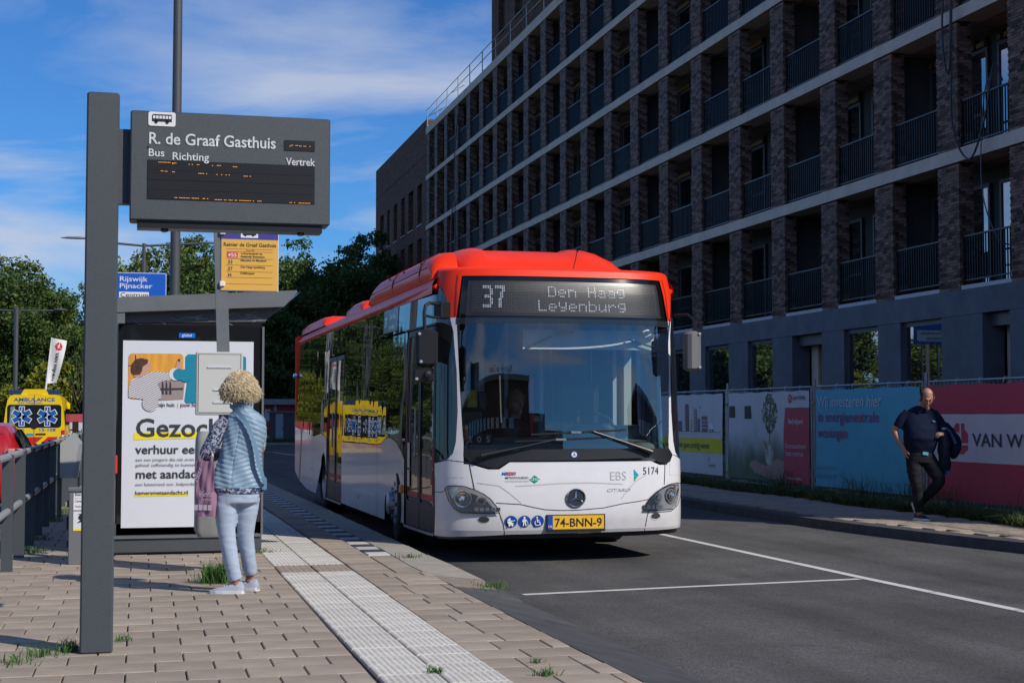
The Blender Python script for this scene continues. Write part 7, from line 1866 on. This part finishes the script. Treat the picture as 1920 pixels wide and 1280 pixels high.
mb = MB(); limb(mb, [(-.075, -.005, 1.265), (-.135, .01, 1.20), (-.185, .02, 1.10), (-.225, .045, 1.02), (-.19, .11, 1.0), (-.165, .14, 1.0)], [.062, .060, .056, .052, .045, .040], 16, 5); mb.v = mb.v
mb.build('sleeve', ptn, W, smooth=True)
mb = MB(); limb(mb, [(.15, .03, 1.255), (.165, .10, 1.16), (.16, .15, 1.06), (.10, .2, 1.0), (.0, .24, 1.01)], [.052, .050, .048, .043, .038], 16, 5); mb.build('sleeve', ptn, W, smooth=True)
mb = MB(); loft(mb, [(.01, 0, .735, .160, .128), (.0, 0, .76, .176, .136), (0, 0, .80, .175, .13)], 28); mb.build('shirt_hem', ptn, W, smooth=True)
# trousers
mb = MB(); loft(mb, [(.0, .0, .66, .150, .115), (.0, .0, .74, .160, .120), (0, 0, .80, .150, .11)], 24)
limb(mb, [(-.075, -.01, .74), (-.085, -.01, .60), (-.078, -.01, .44), (-.048, -.01, .26), (-.012, .0, .10)], [.092, .083, .063, .056, .050], 18)
limb(mb, [(.078, .02, .74), (.070, .03, .60), (.062, .05, .44), (.085, .10, .26), (.108, .15, .13)], [.090, .080, .062, .055, .049], 18)
rn = random.Random(1)
def wrinkle(co, n):
    return .004 * abs(noise.noise(Vector((co.x * 7 - co.z * 3, co.y * 7, co.z * 20)))) + .0025 * noise.noise(Vector((co.x * 18, co.y * 18, co.z * 40)))
fuse(mb, 'trousers', mat('pale_blue_cloth', (.37, .44, .56), .75, vary=.05, vscale=8), W, .009, 5, wrinkle)
# shoes
for (x, y, z, dd, lab) in ((-.02, .0, 0, (-1, .25), 0), (.10, .165, .0, (-.85, .45), 1)):
    d = Vector((*dd, 0)).normalized(); nn = Vector((-d.y, d.x, 0)); rows = []; srow = []
    for t, w, h, zb in ((-.075, .022, .055, .012), (-.06, .032, .085, .01), (-.02, .036, .095, .01), (.03, .038, .075, .01), (.08, .042, .055, .01), (.13, .040, .042, .01), (.165, .028, .030, .012), (.178, .012, .022, .014)):
        c = Vector((x, y, z)) + d * t
        rows.append([c + nn * w * math.cos(a) + Vector((0, 0, .022 + max(0, math.sin(a)) * (h - .022) - (0 if math.sin(a) > 0 else .012))) for a in np.linspace(0, 2 * PI, 15)[:-1]])
        srow.append([c + nn * (w + .004) * math.cos(a) + Vector((0, 0, .024 if math.sin(a) > 0 else 0)) for a in np.linspace(.15, 2 * PI + .15, 11)[:-1]])
    mb = MB(); mb.rings(rows); s_ = mb.build('shoe', mat('shoe_grey_blue', (.33, .37, .45), .7) if lab == 0 else bpy.data.materials['shoe_grey_blue'], W, smooth=True)
    mb = MB(); mb.rings(srow); mb.build('sole', M['white'], s_)
    mb = MB()
    for t in (.03, .05, .07): c = Vector((x, y, z)) + d * t; mb.tube([c - nn * .026 + Vector((0, 0, .062)), c + Vector((0, 0, .088 - t * .35)), c + nn * .026 + Vector((0, 0, .062))], .003, 4)
    mb.build('laces', M['white'], s_)
# curly hair: a full cap made of many curls
hm = mat('blond_hair', (.68, .56, .37), .5, vary=.14, vscale=18, island=.16)
mb = MB(); ellip(mb, (.012, .01, 1.525), .108, .115, .103, 24, 16)
for v_i, v in enumerate(mb.v): pass
cap = fuse(mb, 'hair', hm, W, .010, 2, lambda c, n: .012 * noise.noise(c * 38) + .008 * noise.noise(c * 80))
mb = MB(); rh = random.Random(12)
for i in range(3200):
    a = rh.uniform(0, 2 * PI); u_ = rh.uniform(-.78, 1); c_ = math.sqrt(max(0, 1 - u_ * u_)); k = 1.0 + (.30 * max(0, .35 - u_))
    p = Vector((.012 + .106 * k * c_ * math.cos(a), .01 + .113 * k * c_ * math.sin(a), 1.525 + .104 * u_))
    out = Vector((c_ * math.cos(a), c_ * math.sin(a), u_ * .6)).normalized(); dn_ = (Vector((0, 0, -1)) + out * (.55 if u_ < .2 else .25) + Vector((rh.uniform(-.4, .4), rh.uniform(-.4, .4), rh.uniform(-.2, .2)))).normalized()
    ax = dn_.cross(out).normalized(); L = rh.uniform(.025, .065); R_ = rh.uniform(.004, .011); ph = rh.uniform(0, 6); q = []
    for j in range(8): t = j / 7; q.append(p + dn_ * L * t + (ax * math.cos(ph + t * 9) + out * math.sin(ph + t * 9)) * R_ + out * .006)
    mb.tube(q, [.0012, .0019, .0022, .0022, .0020, .0018, .0013, .0006], 4, cap=False)
mb.build('curls', hm, cap, kind='stuff', smooth=True)
# strap over the back
mb = MB(); pts = [(-.055, .04, 1.375), (-.045, -.045, 1.365), (-.01, -.095, 1.33), (.045, -.128, 1.25), (.085, -.136, 1.15), (.115, -.136, 1.05), (.135, -.137, .95), (.165, -.128, .86), (.185, -.10, .80)]
sp_ = spline(pts, 4); L_ = []; R2 = []
for i, p in enumerate(sp_):
    d = (sp_[min(i + 1, len(sp_) - 1)] - sp_[max(i - 1, 0)]).normalized(); o_ = Vector((p.x - .04, p.y, 0)).normalized(); n2 = d.cross(o_).normalized() * .017
    L_.append(p + n2 + o_ * .008); R2.append(p - n2 + o_ * .008)
n3 = len(sp_); mb.add(L_ + R2, [(i, i + 1, n3 + i + 1, n3 + i) for i in range(n3 - 1)]); mb.build('bag_strap', mat('strap_blue', (.10, .20, .30), .6), W, smooth=True)
mb = MB(); mb.cbox(.150, .205, -.08, .05, .74, .86, .02); mb.build('shoulder_bag', bpy.data.materials['strap_blue'], W, smooth=True)
# pink carrier bag hanging from her hand
bg_ = thing('carrier_bag', (.475, 11.22, PZ - .03), R(-28), 'pink plastic carrier bag with pale print hanging from the waiting person', 'bag')
nx, nz = 16, 18; V = []; F_ = []
for side in (-1, 1):
    o0 = len(V)
    for j in range(nz + 1):
        t = j / nz; z = .60 + .40 * t
        for i in range(nx + 1):
            s = i / nx * 2 - 1; w = .083 - .010 * t; d = .028 * (1 - t) * (1 - s * s) ** .5 + .004
            V.append(Vector((s * w + .006 * math.sin(t * 6), side * d + .006 * math.sin(s * 5 + t * 7) * (1 - t * .4) + .004 * math.sin(s * 11 - t * 9), z)))
    for j in range(nz):
        for i in range(nx): a = o0 + j * (nx + 1) + i; F_.append((a, a + 1, a + nx + 2, a + nx + 1))
mb = MB(); mb.add(V, F_)
n0 = (nx + 1) * (nz + 1)
for i in range(nx): mb.f.append((i, i + 1, n0 + i + 1, n0 + i)); mb.m.append(0)
for j in range(nz):
    for i in (0, nx): a = j * (nx + 1) + i; mb.f.append((a, a + nx + 1, n0 + a + nx + 1, n0 + a)); mb.m.append(0)
mb.build('bag', mat('pink_plastic', (.29, .155, .23), .32, vary=.1, vscale=12), bg_, smooth=50)
mb = MB(); mb.tube(spline([(-.045, -.008, .99), (-.035, .0, 1.05), (.0, .03, 1.10), (.03, .03, 1.06), (.045, -.008, .99)], 4), .004, 5); mb.tube(spline([(-.045, .012, .99), (-.02, .03, 1.06), (.0, .04, 1.10), (.04, .03, 1.05), (.045, .012, .99)], 4), .004, 5); mb.build('handles', bpy.data.materials['pink_plastic'], bg_)
bfm = lambda s, t, o=0: Vector((s, -.030 - o - .002, t))
pkp = mat('bag_print', (.60, .50, .58), .5)
text(bfm, 'Miss', -.045, .84, .06, pkp, bg_, off=.006, rot=R(70), shear=.4); text(bfm, 'Vera', -.05, .745, .06, pkp, bg_, off=.006, shear=.5, sx=1.1); text(bfm, 'fashion', -.01, .715, .03, pkp, bg_, off=.006)
for i in range(4): rect(bfm, -.07 + .036 * i, .645, -.04 + .036 * i, .685, pkp, 'bag_print', bg_, .006)

# ---------------------------------------------------------------- the man on the far pavement
P_ = thing('person', (9.73, 17.57, .12), R(-8), 'balding person in navy polo shirt and dark jeans walking along the far pavement', 'person')
mb = MB()
Mh = Matrix.Rotation(R(-12), 3, 'Z') @ Matrix.Rotation(R(30), 3, 'X')
T = head(mb, (.085, -.115, 1.572), Mh, 1.08)
limb(mb, [(.06, .01, 1.42), (.075, -.04, 1.49), (.085, -.08, 1.54)], [.066, .058, .056])
loft(mb, [(.02, 0, .90, .16, .12), (.03, 0, 1.1, .19, .15), (.04, 0, 1.3, .2, .13), (.05, 0, 1.42, .12, .08)], 16)
limb(mb, [(-.15, .02, 1.38), (-.245, .03, 1.22), (-.29, .05, 1.15), (-.24, .0, 1.0), (-.19, -.03, .90)], [.052, .046, .042, .034, .028])
hand(mb, (-.195, -.03, .92), (.22, .02, -1), (-1, -.1, -.1), 1.0, .35, 1)
limb(mb, [(.25, .02, 1.36), (.32, .0, 1.20), (.335, -.04, 1.11), (.28, -.14, 1.10), (.235, -.19, 1.105)], [.052, .046, .042, .034, .028])
hand(mb, (.27, -.17, 1.11), (-.85, -.40, -.02), (-.3, -.55, .75), 1.0, .9, -1)
limb(mb, [(-.055, 0, .80), (-.04, -.03, .46), (.015, .01, .06)], [.06, .045, .036]); limb(mb, [(.12, 0, .80), (.24, -.09, .52), (.12, .14, .27), (.07, .21, .17)], [.06, .045, .038, .034])
body = fuse(mb, 'body', M['skin'], P_, .009, 2)
face(T, body, 1.05)
# short hair round the sides of the head
mb = MB()
v = []; f = []; n, m = 20, 10
for i in range(m + 1):
    th = PI * (.30 + .30 * i / m)
    for k in range(n + 1):
        ph = -.32 * PI + 1.64 * PI * k / n + 0; ph = -PI * .18 + (PI * 1.36) * k / n
        x, y, z = math.sin(th) * math.cos(ph), math.sin(th) * math.sin(ph), math.cos(th)
        v.append(T(x * .0795, y * .1005 + .006, z * .119 + .004))
for i in range(m):
    for k in range(n): a = i * (n + 1) + k; f.append((a, a + 1, a + n + 2, a + n + 1))
mb.add(v, f); mb.build('hair', mat('dark_short_hair', (.05, .035, .028), .8, bump=.6, bscale=150), P_, smooth=True)
navy = mat('navy_polo', (.0075, .013, .034), .85, spec=.12, vary=.1, vscale=10)
mb = MB()
loft(mb, [(.01, .0, .865, .188, .135), (.02, -.01, .93, .205, .152), (.03, -.03, 1.05, .222, .178), (.035, -.02, 1.17, .226, .165), (.045, 0, 1.28, .235, .140), (.05, .01, 1.37, .225, .115), (.055, .01, 1.43, .150, .085), (.06, .0, 1.465, .075, .068)], 28)
limb(mb, [(-.12, .01, 1.37), (-.20, .02, 1.29), (-.25, .035, 1.19)], [.072, .070, .066], 16)
limb(mb, [(.20, .01, 1.37), (.285, .01, 1.27), (.325, -.02, 1.17)], [.072, .070, .066], 16)
fuse(mb, 'polo_shirt', navy, P_, .010, 4, lambda c, n: .005 * noise.noise(Vector((c.x * 10, c.y * 8, c.z * 14))))
mb = MB(); mb.rings([[Vector((.065 + .078 * k * math.cos(t), -.012 + .074 * k * math.sin(t) - .02 * (z - 1.44) * 20 * 0, z - (.035 * max(0, -math.sin(t)) ** 2))) for t in np.linspace(0, 2 * PI, 25)[:-1]] for z, k in ((1.42, 1.45), (1.445, 1.25), (1.470, 1.05), (1.465, .95))], cap=False); mb.build('collar', navy, P_, smooth=True)
mb = MB(); ellip(mb, (.15, -.165, 1.265), .022, .006, .010, 10, 6); ellip(mb, (.14, -.168, 1.273), .010, .006, .010, 10, 6); mb.build('chest_logo', mat('logo_blue', (.03, .24, .55), .5), P_)
jean = mat('dark_jeans', (.012, .013, .017), .85, spec=.12, vary=.35, vscale=7, col2=(.030, .031, .037))
mb = MB(); loft(mb, [(.03, 0, .74, .17, .125), (.02, 0, .82, .185, .135), (.01, 0, .885, .180, .130)], 24)
limb(mb, [(-.055, 0, .80), (-.055, -.01, .62), (-.04, -.03, .46), (-.01, .0, .27), (.015, .01, .11)], [.108, .095, .074, .066, .060], 18)
limb(mb, [(.12, 0, .80), (.19, -.05, .64), (.24, -.09, .52), (.19, .0, .39), (.12, .14, .27), (.08, .20, .20)], [.108, .095, .080, .070, .062, .056], 18)
fuse(mb, 'jeans', jean, P_, .010, 4, lambda c, n: .006 * noise.noise(Vector((c.x * 9, c.y * 9, c.z * 20))))
def sneaker(c, d, up, par):
    c, d, up = Vector(c), Vector(d).normalized(), Vector(up).normalized(); nn = up.cross(d).normalized(); up = d.cross(nn).normalized(); rows = []; srow = []
    for t, w, h in ((-.085, .025, .07), (-.07, .036, .10), (-.02, .040, .11), (.04, .043, .085), (.10, .048, .062), (.15, .045, .048), (.185, .030, .036), (.20, .014, .028)):
        q = c + d * t; rows.append([q + nn * w * math.cos(a) + up * (.026 + max(0, math.sin(a)) * (h - .026) - (0 if math.sin(a) > 0 else .012)) for a in np.linspace(0, 2 * PI, 15)[:-1]])
        srow.append([q + nn * (w + .005) * math.cos(a) + up * (.030 if math.sin(a) > 0 else 0) for a in np.linspace(.15, 2 * PI + .15, 11)[:-1]])
    mb = MB(); mb.rings(rows); s_ = mb.build('shoe', M['black'], par, smooth=True); mb = MB(); mb.rings(srow); mb.build('sole', M['white'], s_)
    mb = MB()
    for t in (.03, .055, .08): q = c + d * t; mb.tube([q - nn * .03 + up * .07, q + up * (.098 - t * .35), q + nn * .03 + up * .07], .003, 4)
    mb.build('laces', M['greyprint'], s_)
sneaker((.01, .02, 0), (.30, -1, 0), (0, 0, 1), P_)
sneaker((.055, .24, .135), (.25, -.35, -.9), (.1, -.9, .4), P_)
mb = MB(); mb.cbox(-.115, -.04, -.148, -.143, .835, .875, .002); bdg = mb.build('badge_card', mat('badge_card_blue', (.12, .35, .52), .4), P_, rot=(0, R(8), 0))
# jacket over the forearm
jk = mat('dark_jacket', (.009, .014, .030), .8, spec=.15, vary=.3, vscale=9)
J = thing('jacket', (9.73, 17.57, .12), R(-8), 'dark blue jacket draped over the forearm of the walking person', 'jacket')
mb = MB()
limb(mb, [(.36, .02, 1.22), (.42, -.06, 1.12), (.47, -.08, .98), (.45, -.08, .86), (.40, -.08, .82)], [.04, .065, .07, .06, .04], 14)
limb(mb, [(.27, -.10, 1.17), (.29, -.14, 1.05), (.29, -.13, .90), (.31, -.11, .72), (.33, -.10, .60)], [.06, .07, .075, .075, .045], 14)
limb(mb, [(.24, -.10, 1.17), (.34, -.08, 1.20), (.42, -.04, 1.12)], [.05, .06, .05], 12)
limb(mb, [(.36, -.06, 1.10), (.34, -.04, .95), (.32, -.04, .80)], [.05, .06, .05], 12)
fuse(mb, 'cloth', jk, J, .011, 2, lambda c, n: .016 * noise.noise(Vector((c.x * 16, c.y * 16, c.z * 9))) + .006 * noise.noise(c * 45))
mb = MB(); mb.tube(spline([(.24, -.20, 1.17), (.33, -.17, 1.165), (.40, -.14, 1.08), (.44, -.155, .98)], 5), .018, 6); mb.tube([(.33, -.15, .64), (.34, -.145, .59)], .03, 8); mb.build('lining', mat('jacket_lining', (.02, .09, .19), .6), J, smooth=True)

# ---------------------------------------------------------------- passenger behind the windscreen
Q = thing('person', (4.2008, 14.4324, 0), R(.9), 'seated person with fair brown hair in a dark jacket behind the left of the windscreen', 'person')
mb = MB(); Mq = Matrix.Rotation(R(14), 3, 'Z')
Tq = head(mb, (-.20, 1.45, 1.60), Mq, 1.08)
limb(mb, [(-.20, 1.50, 1.38), (-.20, 1.48, 1.50)], [.06, .055])
loft(mb, [(-.20, 1.5, .9, .17, .12), (-.20, 1.5, 1.3, .18, .11), (-.20, 1.5, 1.4, .09, .07)], 14)
limb(mb, [(0.0, 1.48, 1.32), (.06, 1.3, 1.15), (-.02, 1.2, 1.36)], [.05, .045, .03]); hand(mb, (-.02, 1.2, 1.36), (-.35, .1, 1), (.3, -1, 0), 1.05, .9)
limb(mb, [(-.40, 1.48, 1.32), (-.42, 1.3, 1.12), (.02, 1.08, 1.22)], [.05, .045, .03]); hand(mb, (.02, 1.08, 1.22), (1, -.1, .05), (0, -.7, .7), 1.05, .6)
b_ = fuse(mb, 'body', mat('passenger_skin', (.50, .27, .18), .5), Q, .010, 2); face(Tq, b_, 1.08)
mb = MB(); loft(mb, [(-.20, 1.5, .9, .20, .14), (-.20, 1.5, 1.2, .22, .14), (-.20, 1.5, 1.34, .21, .12), (-.20, 1.5, 1.43, .10, .08)], 20); limb(mb, [(-.02, 1.48, 1.33), (.07, 1.3, 1.15), (-.005, 1.22, 1.33)], [.075, .065, .05]); limb(mb, [(-.38, 1.48, 1.33), (-.43, 1.3, 1.12), (-.02, 1.1, 1.21)], [.075, .065, .045])
fuse(mb, 'jacket', M['black'], Q, .012, 3)
mb = MB(); rr_ = []
for i in range(9):
    th = PI * .5 * i / 8 * 1.05
    rr_.append([Tq(math.sin(th) * math.cos(ph) * .090, math.sin(th) * math.sin(ph) * .108 + .012, math.cos(th) * .128 - (.0 if math.sin(ph) > -.3 else -.012) - (.05 if i == 8 and math.sin(ph) > -.25 else 0)) for ph in np.linspace(0, 2 * PI, 19)[:-1]])
mb.rings(rr_, cap=False); mb.build('hair', mat('fair_brown_hair', (.28, .16, .07), .6, bump=.8, bscale=60, stretch=(1, 1, .15)), Q, smooth=True)
